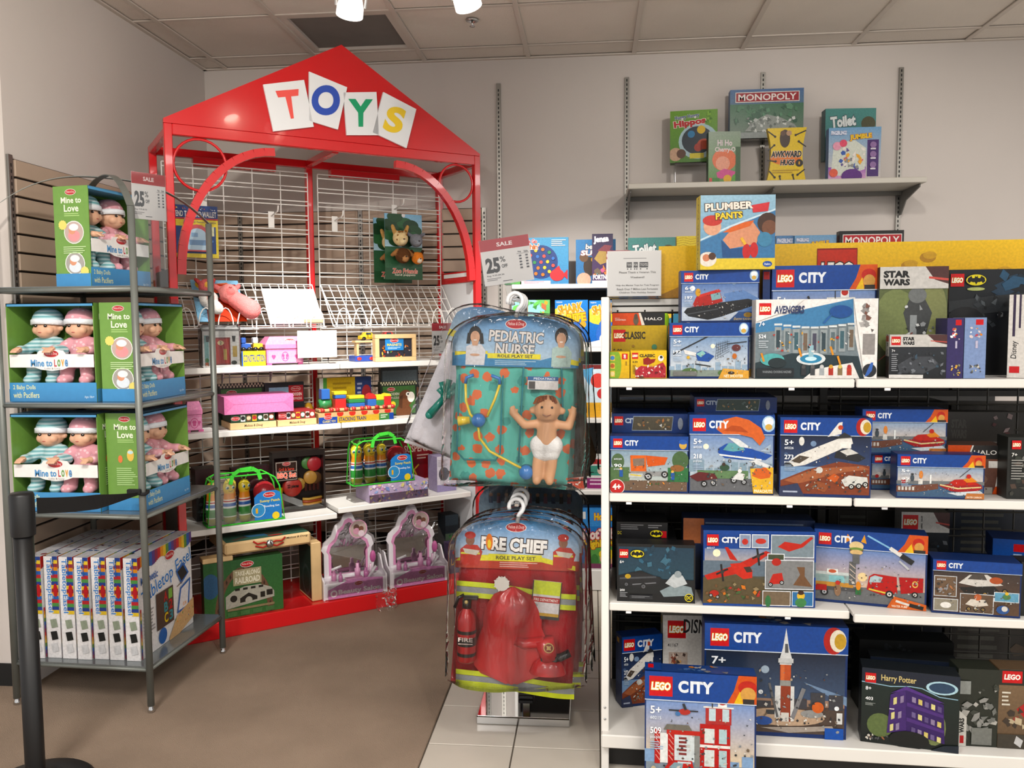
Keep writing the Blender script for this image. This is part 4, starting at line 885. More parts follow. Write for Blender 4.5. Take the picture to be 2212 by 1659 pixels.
def bowling(label, pxl, pxr, pyt, d, z, lean=0):
    w, h, loc = bfit(pxl, pxr, pyt, d, z); t = thing('bowling_bag', label, 'toy', loc, BT, 'clear bags of caterpillar bowling pins')
    k = (h * .84) / .235; dp = .11; pw = w / .36
    for i, (x, y) in enumerate([(-.15, .03), (-.072, .028), (-.0, .035), (-.13, .085), (-.055, .088)]):
        p = obj('bowling_pin', pinm, 'plastic', t, (x * pw, y, .006)); p.scale = (k * 1.08, k * .8, k); p.rotation_euler = (0, 0, (-.3, .1, .35, 0, 0)[i]); obj('eyes', eyem, 'plastic', p); obj('antennae', antm, 'plastic', p)
    MB().ball((.1 * pw, .058, h * .5), min(.055, h * .24), 18, lin('#a8222c')).build('bowling_ball', 'plastic', t)
    pts = [(-w / 2, 0), (w / 2, 0), (w * .44, h * .62), (w * .38, h * .78), (w * .28, h * .86), (-w * .34, h * .86), (-w * .43, h * .8), (-w * .46, h * .66)]
    mb = MB(); G = lin('#39b332')
    for y in (-.004, dp): mb.tube([(p[0], y, p[1] + .004) for p in pts], .0045, 6, G, closed=True)
    for p in pts[:2] + [pts[3], pts[6]]: mb.tube([(p[0], -.004, p[1] + .004), (p[0], dp, p[1] + .004)], .004, 6, G)
    mb.build('green_piping', 'fabric', t)
    mb = MB(); hp = [(-w * .2, h * .74), (-w * .17, h * .9), (-w * .08, h * .985), (w * .08, h * 1.0), (w * .16, h * .93), (w * .19, h * .78)]
    for a, b in zip(hp, hp[1:]):
        dv = Vector((b[0] - a[0], 0, b[1] - a[1])).normalized(); n = Vector((-dv.z, 0, dv.x)) * .009; A, B = Vector((a[0], -.008, a[1])), Vector((b[0], -.008, b[1])); vs = [A - n, B - n, B + n, A + n]; mb.add(vs + [v + Vector((0, .003, 0)) for v in vs], [(0, 1, 2, 3), (7, 6, 5, 4), (0, 4, 5, 1), (3, 2, 6, 7)], lin('#41bd38'))
    mb.build('carry_handle', 'fabric', t)
    f = MB(); f.prism([(p[0], p[1] + .006) for p in pts], -.005, -.0045); f.prism([(p[0], p[1] + .006) for p in pts], dp, dp + .0005); f.build('clear_film', 'clear', t)
    lw, lh = w * .36, h * .52; mb = MB(); mb.prism([(0, 0), (lw, 0), (lw, lh * .9), (lw * .8, lh), (lw * .3, lh), (lw * .1, lh * .9), (0, lh * .8)], 0, .001, lin('#2f78bc')); a = Art(lw, lh); md(a, .55, .14, .2); a.t('Sunny Patch', .2, .3, .94, .42, '#e3d24a', .02).t('Bowling Set', .35, .5, .92, .6, '#d6e4f0', .02).o(.78, .9, .13, '#e8c93a').o(.14, .66, .24, '#d8e6ea', 1, 1, 22).o(.14, .66, .22, '#3a8abf', 1, 1, 22).r(.04, .58, .12, .76, '#dba52c')
    a.put(mb, (0, 0, 0), (1, 0, 0), (0, 0, 1), clipbox=False); o = mb.build('label_card', 'print', t, (w * .1, -.0065, .01)); return t
bowling('clear green-trimmed bag of bowling pins on the left, front of the lower shelf', 445, 612, 1012, .09, ZB[3])
w, h, loc = bfit(588, 702, 974, .215, ZB[3])
t = thing('bbq_set', 'black boxed wooden BBQ set with play food behind clear film', 'toy', loc, BT)
mb = MB(); K = lin('#1a1615'); mb.box(-w / 2, w / 2, .058, .06, 0, h, K)
for b in ((-w / 2, w / 2, 0, .06, 0, .012), (-w / 2, w / 2, 0, .06, h - .03, h), (-w / 2, -w / 2 + .01, 0, .06, .012, h - .03), (w / 2 - .01, w / 2, 0, .06, .012, h - .03)): mb.box(*b, lin('#241d1a'))
mb.build('carton', 'card', t)
mb = MB(); lw, lh = w * .42, h * .33; mb.box(0, lw, 0, .002, 0, lh, lin('#2a1712')); a = Art(lw, lh); a.r(.03, .04, .97, .96, '#e9ddcf').r(.06, .08, .94, .5, '#4a2a1e')
for i in range(12): a.r(.08 + i * .07, .1, .11 + i * .07, .5, '#2a1712')
md(a, .5, .14, .2); a.t('Grill & Serve', .16, .32, .84, .48, '#c9483a', .01).r(.05, .52, .95, .92, '#241310').t('BBQ Set', .08, .56, .92, .88, '#d8563e', .03, 0, ('#f0e6da', .03)); a.put(mb, (0, 0, 0), (1, 0, 0), (0, 0, 1)); mb.build('title_label', 'print', t, (-w * .45, .002, h * .52))
def food(nm, prof, x, z, col, m='plastic'): MB().lathe(prof, 18, lin(col), Matrix.Translation((x, .055, z)) @ Matrix.Rotation(PI / 2, 4, 'X')).build(nm, m, t)
disc = lambda r, tk: [(0, 0), (r, 0), (r, tk), (r * .9, tk + .004), (0, tk + .004)]
food('tomato_slice', disc(.04, .012), w * .34, h * .74, '#c8303a'); food('lettuce', disc(.035, .006), w * .22, h * .76, '#4f8f45'); food('bun', disc(.036, .02), w * .25, h * .52, '#d9a24a'); food('patty', disc(.034, .01), w * .36, h * .5, '#6b4a2a'); food('cheese', disc(.034, .008), w * .04, h * .42, '#c9a04a')
food('sticker', disc(.05, .045), -w * .12, h * .4, '#c8382e'); mb = MB(); Art(.06, .03).t('22 pieces', 0, .1, 1, .9, '#1a1010', .04).put(mb, (-w * .12 - .03, .004, h * .37), (1, 0, 0), (0, 0, 1)); mb.build('sticker_text', 'print', t)
mb = MB(); mb.cyl((-w * .37, .04, h * .22), (-w * .37, .04, h * .4), .024, n=14, col=lin('#d8c22a')); mb.build('mustard', 'plastic', t)
for i in range(4): MB().box(w * .14 + i * .022, w * .14 + i * .022 + .012, .04, .055, h * .3, h * .42, lin('#4a2018'), Matrix.Translation((0, 0, 0))).build('grill_bar', 'plastic', t)
for i, c in enumerate(('#e0a03a', '#b5502c', '#e0b04a')): mb = MB(); mb.tube([(w * .08, .03, .028 + i * .014), (w * .2, .03, .024 + i * .014), (w * .45, .03, .03 + i * .014)], .0075, 8, lin(c)); mb.build('hot_dog', 'plastic', t)
mb = MB(); mb.prism([(-w * .44, .085), (-w * .42, .115), (w * .06, .05), (w * .08, .02), (w * .02, .018)], .02, .028, lin('#9a9c9c')); mb.build('spatula', 'plastic', t); mb = MB(); mb.bbox(-w * .46, -w * .27, .03, .05, .013, .07, .004, lin('#d97a2a')); mb.build('cheese_block', 'plastic', t)
MB().box(-w / 2 + .01, w / 2 - .01, .0, .0006, .012, h - .03).build('window_film', 'clear', t)
bbox_c('dark_toy_box', 'small dark toy box at the left end of the lower shelf', 'toy box', 422, 470, 1013, .26, ZB[3], .12, '#1b1717', lambda w, h: Art(w, h).r(0, 0, 1, .3, '#3a1c20').t('DOC', .1, .45, .6, .55, '#8a8684', .02).scat(3, 14, .1, .6, .9, .95, .04, ['#6a5a3a', '#3a4a4a', '#777']))
bbox_c('dark_toy_box', 'dark maroon toy box behind the left bowling bag', 'toy box', 500, 582, 1008, .33, ZB[3], .05, '#2a1c1e', lambda w, h: Art(w, h).r(0, 0, 1, .3, '#44262a').scat(5, 20, .05, .3, .95, .9, .05, ['#553', '#644', '#445']))
w, h, loc = bfit(797, 924, 1042, .1, ZB[4])
a = Art(w, h); a.r(0, 0, 1, 1, '#b9a6c4').scat(9, 90, 0, 0, 1, 1, .13, ['#d9c4dc', '#8fa2cf', '#e2d48a', '#c98fb4', '#7f8fc8', '#ead9e6']).r(0, .55, 1, 1, '#5d4a5c').scat(4, 50, 0, .58, 1, 1, .1, ['#7a5a70', '#4a4a70', '#8a7a5a', '#3f3340'])
carton('pastel_craft_box', 'low pastel flower-patterned box under the right bowling bag', 'toy box', w, h, .2, loc, BT, '#b9a6c4', a)
bowling('clear green-trimmed bag of bowling pins standing on the pastel box', 762, 893, 936, .11, ZB[4] + h + .001)
bbox_c('balance_game', 'tall red balance game box beside the right bowling bag', 'board game', 866, 934, 950, .31, ZB[4], .06, '#7c161c', lambda w, h: Art(w, h).r(0, 0, 1, 1, '#84171e', '#6e1218').t('SUSPEND', .1, .1, .9, .24, '#d9c9b6', .01).lines(.5, .3, .9, .42, 2, '#c9a89a').l([(.55, .5), (.4, .6), (.5, .75), (.62, .9)], .03, '#d2a53a').l([(.4, .6), (.3, .8), (.45, .9)], .03, '#d2a53a').o(.8, .92, .13, '#d8c9b4').o(.8, .92, .08, '#6a4a38'))
bbox_c('lilac_toy_box', 'lilac and white toy box at the right end of the booth', 'toy box', 944, 985, 985, .16, ZB[4], .12, '#9f94b4', lambda w, h: Art(w, h).r(0, 0, 1, 1, '#c9c2cc').r(0, .8, 1, 1, '#8f83ab').o(.35, .5, .16, '#55525a', 1, 1.2).t('PRI', .5, .42, .95, .58, '#3c3a40', .02).lines(.05, .1, .6, .3, 5, '#9a949c'))
# --- platform
ZP = .088
def rail_art(w, h):
    a = Art(w, h); a.r(0, 0, 1, 1, '#2c5a30', '#3a6b34').o(.08, .4, .22, '#31577a', .7, 1); pts = [(.16 + .32 * (1 - math.cos(g)) * 1.05, .98 - .8 * math.sin(g)) for g in [PI * k / 18 for k in range(19)]]
    a.l(pts, .1, '#6a4c38')
    for (x, y) in pts: a.o(x, y, .03, '#39291e', .5, 1.6, 4)
    a.r(.36, .17, .72, .45, '#a39a78').t('TAKE-ALONG', .385, .2, .7, .285, '#e4dec8', .02).t('RAILROAD', .385, .31, .7, .42, '#e4dec8', .03); md(a, .54, .09, .11)
    a.p([(.26, .84), (.26, .62), (.36, .53), (.5, .48), (.7, .48), (.84, .56), (.88, .64), (.88, .74)], '#a9a698'); 
    for i in range(4): a.r(.38 + i * .1, .5, .44 + i * .1, .54, '#26221c')
    a.o(.36, .67, .06, '#26221c').p([(.44, .76), (.44, .68), (.55, .6), (.66, .68), (.66, .74)], '#26221c').o(.55, .73, .06, '#a9a698').r(.7, .62, .76, .72, '#26221c').r(.78, .6, .86, .7, '#26221c').r(.28, .84, .88, .88, '#8a7a58')
    for i in range(4): a.r(.28 + i * .16, .9, .4 + i * .16, .98, '#456f3e')
    return a
w, h, loc = bfit(437, 612, 1208, .03, ZP); w *= .98
t = thing('train_track_box', 'green train track picture box standing on the red platform', 'toy box', loc, BT)
mb = MB(); mb.bbox(-w / 2, w / 2, .002, .07, 0, h, .002, lin('#27502c')); rail_art(w, h).put(mb, (-w / 2, .002, 0), (1, 0, 0), (0, 0, 1)); mb.build('printed_face', 'print', t)
MB().bbox(-w / 2 - .002, -w / 2 + .14, .0, .072, h + .001, h + .025, .003).build('wooden_rim', 'wood', t)
zt = ZP + h + .027
w2, h2, l2 = bfit(480, 664, 1183, .0, zt)
t = thing('train_table_box', 'flat wooden train box tied with red ribbon lying on the green train box', 'toy box', bp(.425, .03, zt), BT + .03); w2 = .43
MB().bbox(-w2 / 2, w2 / 2, 0, .33, 0, .062, .01).build('wooden_case', 'wood', t)
mb = MB(); a = Art(w2 - .02, .31); a.r(0, 0, 1, 1, '#3f6a58').l([(.1, .9), (.3, .75), (.6, .78), (.85, .6), (.95, .3), (.85, .1)], .1, '#5d4f42').p([(.2, .5), (.75, .45), (.9, .3), (.8, .25), (.4, .38)], '#d3d8d6').o(.85, .3, .12, '#4c8a3c', 1.3, .8).o(.35, .2, .2, '#16201c', 2, .6).p([(.25, .7), (.5, .75), (.52, .88), (.3, .85)], '#4a86b0').o(.6, .92, .05, '#b33a35', 2.5, .8); a.put(mb, (-w2 / 2 + .01, .01, .0625), (1, 0, 0), (0, 1, 0)); mb.build('top_label', 'print', t)
mb = MB(); Art(.11, .016).t('Melissa & Doug', 0, .1, 1, .9, '#2b241c', .01, .2).put(mb, (w2 * .2, 0, .038), (1, 0, 0), (0, 0, 1)); mb.build('lettering', 'print', t)
mb = MB(); mb.ball((.0, -.008, .034), (.022, .012, .02), 12, lin('#c9c9c9')); mb.build('bell', 'chrome', t)
mb = MB()
for s in (-1, 1): mb.tube([(0, -.008, .034), (s * .03, -.012, .045), (s * .06, -.006, .04), (s * .08, -.004, .055)], .0045, 6, lin('#a82a22')); mb.tube([(0, -.008, .03), (s * .035, -.012, .02), (s * .07, -.004, .03)], .0045, 6, lin('#a82a22'))
mb.build('red_ribbon', 'fabric', t)
t = thing('wooden_case', 'upright wooden case with dark green side on the red platform', 'toy box', bp(.665, .05, ZP), BT); hc = zt - ZP - .002
MB().bbox(-.024, .03, 0, .22, 0, hc, .004).build('wooden_body', 'wood', t); mb = MB(); Art(.2, hc - .03).r(0, 0, 1, 1, '#1f3328').o(.6, .7, .25, '#3a4a44', 1, 1.2).o(.6, .7, .2, '#1f3328', 1, 1.2).put(mb, (-.024, .21, .012), (0, -1, 0), (0, 0, 1)); mb.build('dark_label', 'print', t)
def salon(label, pxl, pxr, pyt, d, dark=False):
    w, h, loc = bfit(pxl, pxr, pyt, d, ZP); h = min(h, .425); t = thing('toy_vanity', label, 'toy', loc, BT - .08, 'pink and white toy vanities'); hb = h * .2; dp = .13
    W, P, Q = lin('#e6e0e4'), lin('#d98fb8'), lin('#c96aa4')
    mb = MB(); mb.bbox(-w / 2, w / 2, .004, dp, .0, hb, .003, W)
    for s in (-1, 1): x = s * (w / 2 - .004); mb.prism([(0, 0), (dp + .01, 0), (dp + .01, hb * 2.1), (dp * .8, hb * 2.1), (dp * .45, hb * 1.35), (0, hb * 1.15)], x - .004, x + .004, W, Matrix.Rotation(PI / 2, 4, 'Z') @ Matrix.Diagonal((1, -1, 1, 1)))
    mb.build('vanity_base', 'plastic', t)
    mb = MB(); mb.prism([(-w * .43, .004), (w * .43, .004), (w * .43, hb * 1.0), (w * .2, hb * 1.12), (-w * .1, hb * 1.1), (-w * .43, hb * .6)], -.002, .003, lin('#d98cc0')); a = Art(w * .86, hb); a.t('Beauty Salon', .18, .42, .96, .8, '#fdf4f8', .04).o(.1, .62, .22, '#fdf4f8').o(.1, .62, .12, '#d98fb8'); md(a, .55, .16, .26); a.put(mb, (-w * .43, -.002, 0), (1, 0, 0), (0, 0, 1)); mb.build('front_label', 'print', t)
    mo = [(-w * .4, hb), (w * .36, hb), (w * .36, h * .52), (w * .4, h * .56), (w * .36, h * .66), (w * .26, h * .72), (w * .2, h * .84), (w * .1, h * .9), (w * .06, h * .98), (-.0, h), (-w * .08, h * .97), (-w * .12, h * .9), (-w * .22, h * .84), (-w * .28, h * .72), (-w * .4, h * .64), (-w * .44, h * .55), (-w * .4, h * .5)]
    mb = MB(); mb.prism(mo, dp - .012, dp, W); mb.prism([(p[0] * .82, hb + (p[1] - hb) * .88 + .01) for p in mo], dp - .0135, dp - .0125, P); fr_ = mb.build('mirror_frame', 'plastic', t)
    mb = MB(); mb.prism([(p[0] * .72, hb + (p[1] - hb) * .8 + .015) for p in mo], dp - .0155, dp - .014); mb.build('mirror', 'mirror', t)
    if not dark:
        mb = MB(); a = Art(.1, .1); a.o(.5, .5, .5, '#e9a9c6', 1, 1, 24).o(.5, .5, .44, '#bfa9a0', 1, 1, 24).o(.4, .4, .16, '#5a3a2c').o(.4, .62, .18, '#d99ab0').o(.66, .5, .14, '#7a4a34').o(.66, .75, .17, '#f0d8e0'); a.put(mb, (w * .0, dp - .02, h * .66), (1, 0, 0), (0, 0, 1)); mb.build('photo_sticker', 'print', t)
        for k, (x, y, r, hh, c) in enumerate(((-w * .3, .05, .014, .06, '#d48ab4'), (-w * .22, .02, .011, .05, '#c97aae'), (w * .08, .06, .016, .075, '#dd9cc2'), (w * .2, .04, .014, .05, '#c873aa'), (w * .3, .07, .012, .06, '#e2b4cf'))):
            mb = MB(); mb.lathe([(0, 0), (r, 0), (r, hh * .62), (r * .6, hh * .66), (r * .55, hh), (0, hh)], 12, lin(c), Matrix.Translation((x, y, hb))); mb.build('bottle', 'plastic', t)
        mb = MB(); mb.ball((w * .33, .06, hb + .1), (.017, .012, .034), 12, lin('#c95a9c')); mb.tube([(w * .33, .06, hb + .07), (w * .29, .055, hb + .002)], .007, 8, lin('#e4d6de')); mb.build('hairbrush', 'plastic', t)
        mb = MB(); mb.tube([(-w * .35, .03, hb + .065), (-w * .2, .025, hb + .08)], .007, 8, lin('#ece6ea')); mb.build('lipstick', 'plastic', t)
        mb = MB(); mb.tube([(w * .22, .02, hb + .003), (w * .34, .015, hb + .06)], .007, 8, lin('#ece6ea')); mb.build('comb_handle', 'plastic', t)
        mb = MB(); mb.bbox(-w * .14, w * .14, .01, .05, hb + .001, hb + .01, .003, P); mb.build('makeup_tray', 'plastic', t)
        c = MB(); vs = []; N = 12
        prof = [(-.01, hb * .3), (-.02, hb * 1.1), (.0, h * .5), (dp * .6, h * .86), (dp - .016, h * .98)]
        for (y, z) in prof:
            k = 1 if z < h * .6 else .72 if z < h * .9 else .35
            vs += [(-w * .47 * k, y, z), (w * .47 * k, y, z)]
        c.add(vs, [(2 * i, 2 * i + 1, 2 * i + 3, 2 * i + 2) for i in range(4)]); c.build('clear_cover', 'blister', t)
    return t
salon('pink and white toy vanity with mirror, left of the front pair', 697, 832, 1112, .012)
salon('pink and white toy vanity with mirror, right of the front pair', 842, 965, 1090, .012)
salon('toy vanity half hidden behind the left front vanity', 735, 832, 1126, .24, True)
salon('toy vanity half hidden behind the right front vanity', 852, 950, 1100, .24, True)
bbox_c('dark_train_box', 'dark blue train box lying at the right end of the platform', 'toy box', 962, 990, 1112, .22, ZP, .1, '#222a30', lambda w, h: Art(w, h).r(0, 0, 1, .2, '#35424c').r(0, .35, 1, .7, '#4a5a48').scat(6, 20, .1, .38, .9, .68, .05, ['#3f7a3a', '#8a9a5a', '#334']))
bbox_c('purple_lacing_box', 'purple lacing toy box lettered ING at the right platform end', 'toy box', 972, 1020, 1172, .1, ZP, .08, '#4a3a5c', lambda w, h: Art(w, h).r(0, 0, 1, .2, '#6a5a4a').o(.35, .3, .1, '#b3262b', 2, 1).t('LACING', .05, .5, .72, .72, '#c9a24a', .02))
# crumpled clear film lying over the platform edge
rn = random.Random(8); vs = []; n = 12; s0 = 1.02
for i in range(n):
    for j in range(n):
        u, v = i / (n - 1), j / (n - 1); r = 1 - .35 * abs(2 * u - 1) ** 3
        vs.append(tuple(bp(s0 + .17 * (u - .5) * r + rn.uniform(-.007, .007), -.012 - .05 * math.sin(PI * u) * v - rn.uniform(0, .014), .13 - .125 * v + rn.uniform(-.006, .006) * (v < .95))))
mb = MB(); mb.add(vs, [(i * n + j, (i + 1) * n + j, (i + 1) * n + j + 1, i * n + j + 1) for i in range(n - 1) for j in range(n - 1)]); tag(mb.build('plastic_film', 'bag'), 'crumpled clear plastic film hanging over the red platform edge', 'plastic film')
# ================================================================== garment stand with role-play costumes
def spotted(name, base, cols, scale, r, rough=.85):
    m, nt, b = newmat(name); N, L = nt.nodes, nt.links; b.inputs['Roughness'].default_value = rough; b.inputs['Specular IOR Level'].default_value = .2
    tc = N.new('ShaderNodeTexCoord'); mp = N.new('ShaderNodeMapping'); mp.inputs['Scale'].default_value = (1, .05, 1); L.new(tc.outputs['Object'], mp.inputs[0])
    ns = N.new('ShaderNodeTexNoise'); ns.inputs['Scale'].default_value = 70; L.new(mp.outputs[0], ns.inputs['Vector'])
    ad = N.new('ShaderNodeMix'); ad.data_type = 'VECTOR'; ad.inputs[0].default_value = .018; L.new(mp.outputs[0], ad.inputs[4]); L.new(ns.outputs['Color'], ad.inputs[5])
    v = N.new('ShaderNodeTexVoronoi'); v.inputs['Scale'].default_value = scale; v.inputs['Randomness'].default_value = .75; L.new(ad.outputs[1], v.inputs['Vector'])
    lt = N.new('ShaderNodeMath'); lt.operation = 'LESS_THAN'; lt.inputs[1].default_value = r; L.new(v.outputs['Distance'], lt.inputs[0])
    sp_ = N.new('ShaderNodeSeparateColor'); L.new(v.outputs['Color'], sp_.inputs[0])
    rp = N.new('ShaderNodeValToRGB'); rp.color_ramp.interpolation = 'CONSTANT'; e = rp.color_ramp.elements
    for i, c in enumerate(cols):
        q = e[i] if i < 2 else e.new(0); q.position = i / len(cols); q.color = rgba(c)
    L.new(sp_.outputs[0], rp.inputs[0])
    mx = N.new('ShaderNodeMix'); mx.data_type = 'RGBA'; L.new(lt.outputs[0], mx.inputs[0]); mx.inputs[6].default_value = rgba(base); L.new(rp.outputs[0], mx.inputs[7]); L.new(mx.outputs[2], b.inputs['Base Color']); return m
SCRUB = spotted('scrub_print', '#55a99c', ['#c9663c', '#b53a44', '#55a99c', '#d2703f', '#cfe0da', '#c9663c', '#3f8f86', '#b9434a'], 21, .36)
def sheet(xl, xr, z0, z1, y0, thick, seed, fold=.006, nu=26, nv=26, col=None, freq=5):
    """a hanging piece of cloth with soft vertical folds, closed front and back; xl, xr are functions of v (0 top .. 1 bottom)"""
    rn = random.Random(seed); ph = [rn.uniform(0, 6) for _ in range(6)]; mb = MB(); vs = []
    for side in (0, 1):
        for j in range(nv):
            v = j / (nv - 1)
            for i in range(nu):
                u = i / (nu - 1); a, b = xl(v), xr(v); x = a + (b - a) * u; z = z1 + (z0 - z1) * v + .006 * math.sin(6 * u + ph[0]) * v
                e = 1 - (2 * u - 1) ** 6; e *= 1 - .7 * (1 if v in (0, 1) else 0)
                f = math.sin(freq * 2 * PI * u * .9 + 2 * v + ph[1]) * .5 + math.sin(freq * 3.7 * u + 5 * v + ph[2]) * .5 + .6 * math.sin(9 * v + 7 * u + ph[3])
                tf, tb = thick if isinstance(thick, tuple) else (thick * .5, thick * .5)
                y = y0 - tf * e - fold * f * e if side == 0 else y0 + tb * e
                vs.append((x, y, z))
    n = nu * nv
    fs = [(j * nu + i, (j + 1) * nu + i, (j + 1) * nu + i + 1, j * nu + i + 1) for j in range(nv - 1) for i in range(nu - 1)]
    fs += [tuple(n + q for q in f[::-1]) for f in fs]
    for j in range(nv - 1): fs += [(j * nu, n + j * nu, n + (j + 1) * nu, (j + 1) * nu), (j * nu + nu - 1, (j + 1) * nu + nu - 1, n + (j + 1) * nu + nu - 1, n + j * nu + nu - 1)]
    for i in range(nu - 1): fs += [(i, i + 1, n + i + 1, n + i), ((nv - 1) * nu + i, n + (nv - 1) * nu + i, n + (nv - 1) * nu + i + 1, (nv - 1) * nu + i + 1)]
    return mb.add(vs, fs, col, None, True)
def lerpf(pts):
    def f(v):
        for (a, x), (b, y) in zip(pts, pts[1:]):
            if v <= b: return x + (y - x) * (v - a) / (b - a)
        return pts[-1][1]
    return f
def bag_mesh(w, h, seed, flare=.02, th=.06):
    hw = lambda v: w / 2 * (math.sqrt(max(0, 1 - (1 - min(v / .22, 1)) ** 2.4)) * .93 + .07) + flare * v
    mb = sheet(lambda v: -hw(v), hw, 0, h, 0, th, seed, .007, 34, 36, None, 4)
    return mb
def arch_pts(w, h, k=.42, n=14):
    pts = [(-w / 2, 0), (w / 2, 0)]
    for i in range(n + 1):
        g = PI * i / n; pts.append((w / 2 * math.cos(g) * (1 if 0 < i < n else 1), h * (1 - k * 1.35) + h * k * 1.35 * math.sin(g) ** .75))
    return pts
def hanger(parent, z, s=1, y=0):
    mb = MB(); pts = [(0, 0, -.03), (.004, 0, -.008)] + [(.022 * math.cos(g) * s - .004, -.006, .022 * s + .024 * math.sin(g) * s) for g in [-PI / 3 + (PI * 1.45) * k / 12 for k in range(13)]]
    mb.tube([(p[0], p[1] + y, p[2] + z) for p in pts], .0065 * s, 8); return mb.build('hanger_hook', 'white_plastic', parent)
stand = thing('garment_stand', 'chrome garment stand with a square mirrored base', 'display stand', (-.266, 3.24, .0015))
bs = MB(); bs.bbox(-.177, .177, -.18, .18, 0, .031, .003); b_ = bs.build('base', 'chrome', stand); b_['label'] = 'brushed chrome base'
MB().box(-.172, .172, -.175, .175, .0311, .0325).build('mirror_top', 'mirror', stand)
MB().bbox(-.015, .015, -.015, .015, .0325, 1.61, .002).build('pole', 'chrome', stand)
MB().bbox(-.03, .03, -.03, .03, .0326, .05, .004).build('pole_socket', 'black_plastic', stand)
for z, y0, y1 in ((1.6, -.385, -.016), (.89, -.37, -.016), (1.5, .016, .34), (.92, .016, .34)): MB().bbox(-.008, .008, y0, y1, z - .012, z, .002).build('arm', 'chrome', stand)
def costume(label, kind, loc, rz=0, roll=0, full=True, seed=1, group='bagged role-play costumes on the stand'):
    t = thing('costume_set', label, 'costume', loc, 0, group); t.rotation_euler = (Matrix.Rotation(rz, 3, 'Z') @ Matrix.Rotation(roll, 3, 'Y')).to_euler()
    # local origin: hanging point; everything hangs below z = 0
    w, ch = .435, .175
    C = {'nurse': ('#3f86bf', '#bcd0dc'), 'fire': ('#2f86c4', '#dbe4ea'), 'coat': ('#3a76aa', '#b4c8d4'), 'brown': ('#6a6a50', '#a9a890'), 'back': ('#3a5f80', '#7f98a8')}[kind]
    cz = -.07 - ch
    mb = MB(); mb.prism([(x, z + cz) for x, z in arch_pts(w, ch)], -.004, 0, lin('#c9cfd2')); ow = arch_pts(w, ch)
    n = len(ow); mb.add([(x, -.0045, z + cz) for x, z in ow], [tuple(range(n))], [tuple(a + (b - a) * min(1, max(0, z / ch)) for a, b in zip(lin(C[1]), lin(C[0]))) for x, z in ow])
    a = Art(w, ch)
    if kind == 'nurse':
        md(a, .5, .16, .2); a.t('PEDIATRIC', .29, .3, .72, .52, '#d7d3d0', .03, .05, ('#4a4a4c', .045), -.04).t('NURSE', .34, .55, .65, .77, '#d7d3d0', .03, .05, ('#4a4a4c', .045), -.04)
        a.p([(.0, .74), (.27, .72), (.3, .8), (.7, .86), (.78, .8), (1, .95), (1, 1), (0, .88)], '#3f86b4').p([(.02, .72), (.28, .76), (.28, .7), (.02, .8)], '#e0d234').r(.28, .74, .7, .84, '#e2d535').t('ROLE PLAY SET', .36, .76, .64, .82, '#3c3a2c', .02).p([(.86, .78), (1, .86), (1, .95), (.86, .9)], '#e2d535').r(.0, .86, .8, 1, '#3b7fae').lines(.34, .88, .68, .98, 3, '#a8c6da')
        for x, hair, c in ((.18, '#14110f', '#cfcfd4'), (.86, '#1c1512', '#a9c2bc')):
            a.p([(x - .075, .98), (x - .07, .62), (x - .02, .56), (x + .05, .57), (x + .085, .7), (x + .075, .98)], c); a.o(x, .38, .17, hair, .75, 1); a.o(x, .43, .12, '#c79a7c', .78, 1); a.p([(x - .03, .5), (x + .03, .5), (x + .02, .6), (x - .02, .6)], '#c79a7c'); a.o(x, .49, .025, '#e8e0da', 1.4, .5); a.o(x, .78, .05, '#c79a7c', 2, .5)
            if x < .5: a.p([(x - .06, .35), (x - .035, .35), (x - .04, .56), (x - .07, .56)], hair).p([(x + .06, .35), (x + .035, .35), (x + .04, .56), (x + .07, .56)], hair)
    elif kind == 'fire':
        md(a, .49, .15, .2); a.t('F RE', .21, .36, .41, .62, '#efece8', .05, 0, ('#2a1612', .06), -.05).t('CHIEF', .44, .38, .74, .66, '#efece8', .05, 0, ('#2a1612', .06), -.05).o(.275, .46, .17, '#d9742a', .42, 1).o(.275, .5, .09, '#e8c63a', .4, 1)
        a.r(.0, .8, 1, 1, '#b8402f').p([(.06, .74), (.3, .72), (.3, .84), (.0, .86)], '#e0d838').r(.27, .7, .7, .84, '#e2db3a').t('ROLE PLAY SET', .33, .735, .65, .81, '#3c3a2c', .02).p([(.7, .74), (.97, .9), (.97, .99), (.7, .84)], '#e2db3a').lines(.36, .86, .68, .98, 3, '#e6b8ae')
        for x in (.12, .87): a.p([(x - .08, .95), (x - .08, .62), (x - .03, .52), (x + .06, .53), (x + .1, .66), (x + .07, .95)], '#b8342a').r(x - .075, .68, x + .08, .72, '#d8cf4a').o(x, .43, .11, '#8a5a42', .8, 1).o(x, .33, .1, '#b52f26', 1.1, .75).p([(x - .06, .6), (x + .08, .64), (x + .05, .74), (x - .04, .7)], '#c9c2b4')
    elif kind == 'back':
        a.r(.1, .05, .9, .5, '#34495a'); rr = random.Random(3)
        for q in range(2):
            for i in range(11): x = .12 + i * .075; y = .38 + q * .38; a.p([(x - .02, y + .16), (x - .015, y), (x + .015, y), (x + .02, y + .16)], rr.choice(['#5a2a28', '#2c3f58', '#6a6a6c', '#20221f', '#6a4a5a'])).o(x, y - .04, .045, rr.choice(['#6a4a38', '#8a6a52', '#7a5a48']))
        a.r(.05, .88, 1, 1, '#6a2422').r(.35, .1, .65, .16, '#8a8430')
    else:
        a.o(.3, .42, .17, '#17120f', .8, 1).o(.3, .48, .12, '#b98a6e', .8, 1).r(0, .76, 1, .9, '#d6c832').t('ROLE PLAY SET', .34, .78, .66, .87, '#3c3a2c', .02)
    a.put(mb, (-w / 2, -.0048, cz), (1, 0, 0), (0, 0, 1), clipbox=False); mb.build('header_card', 'print', t)
    hanger(t, -.045, 1.15, -.012)
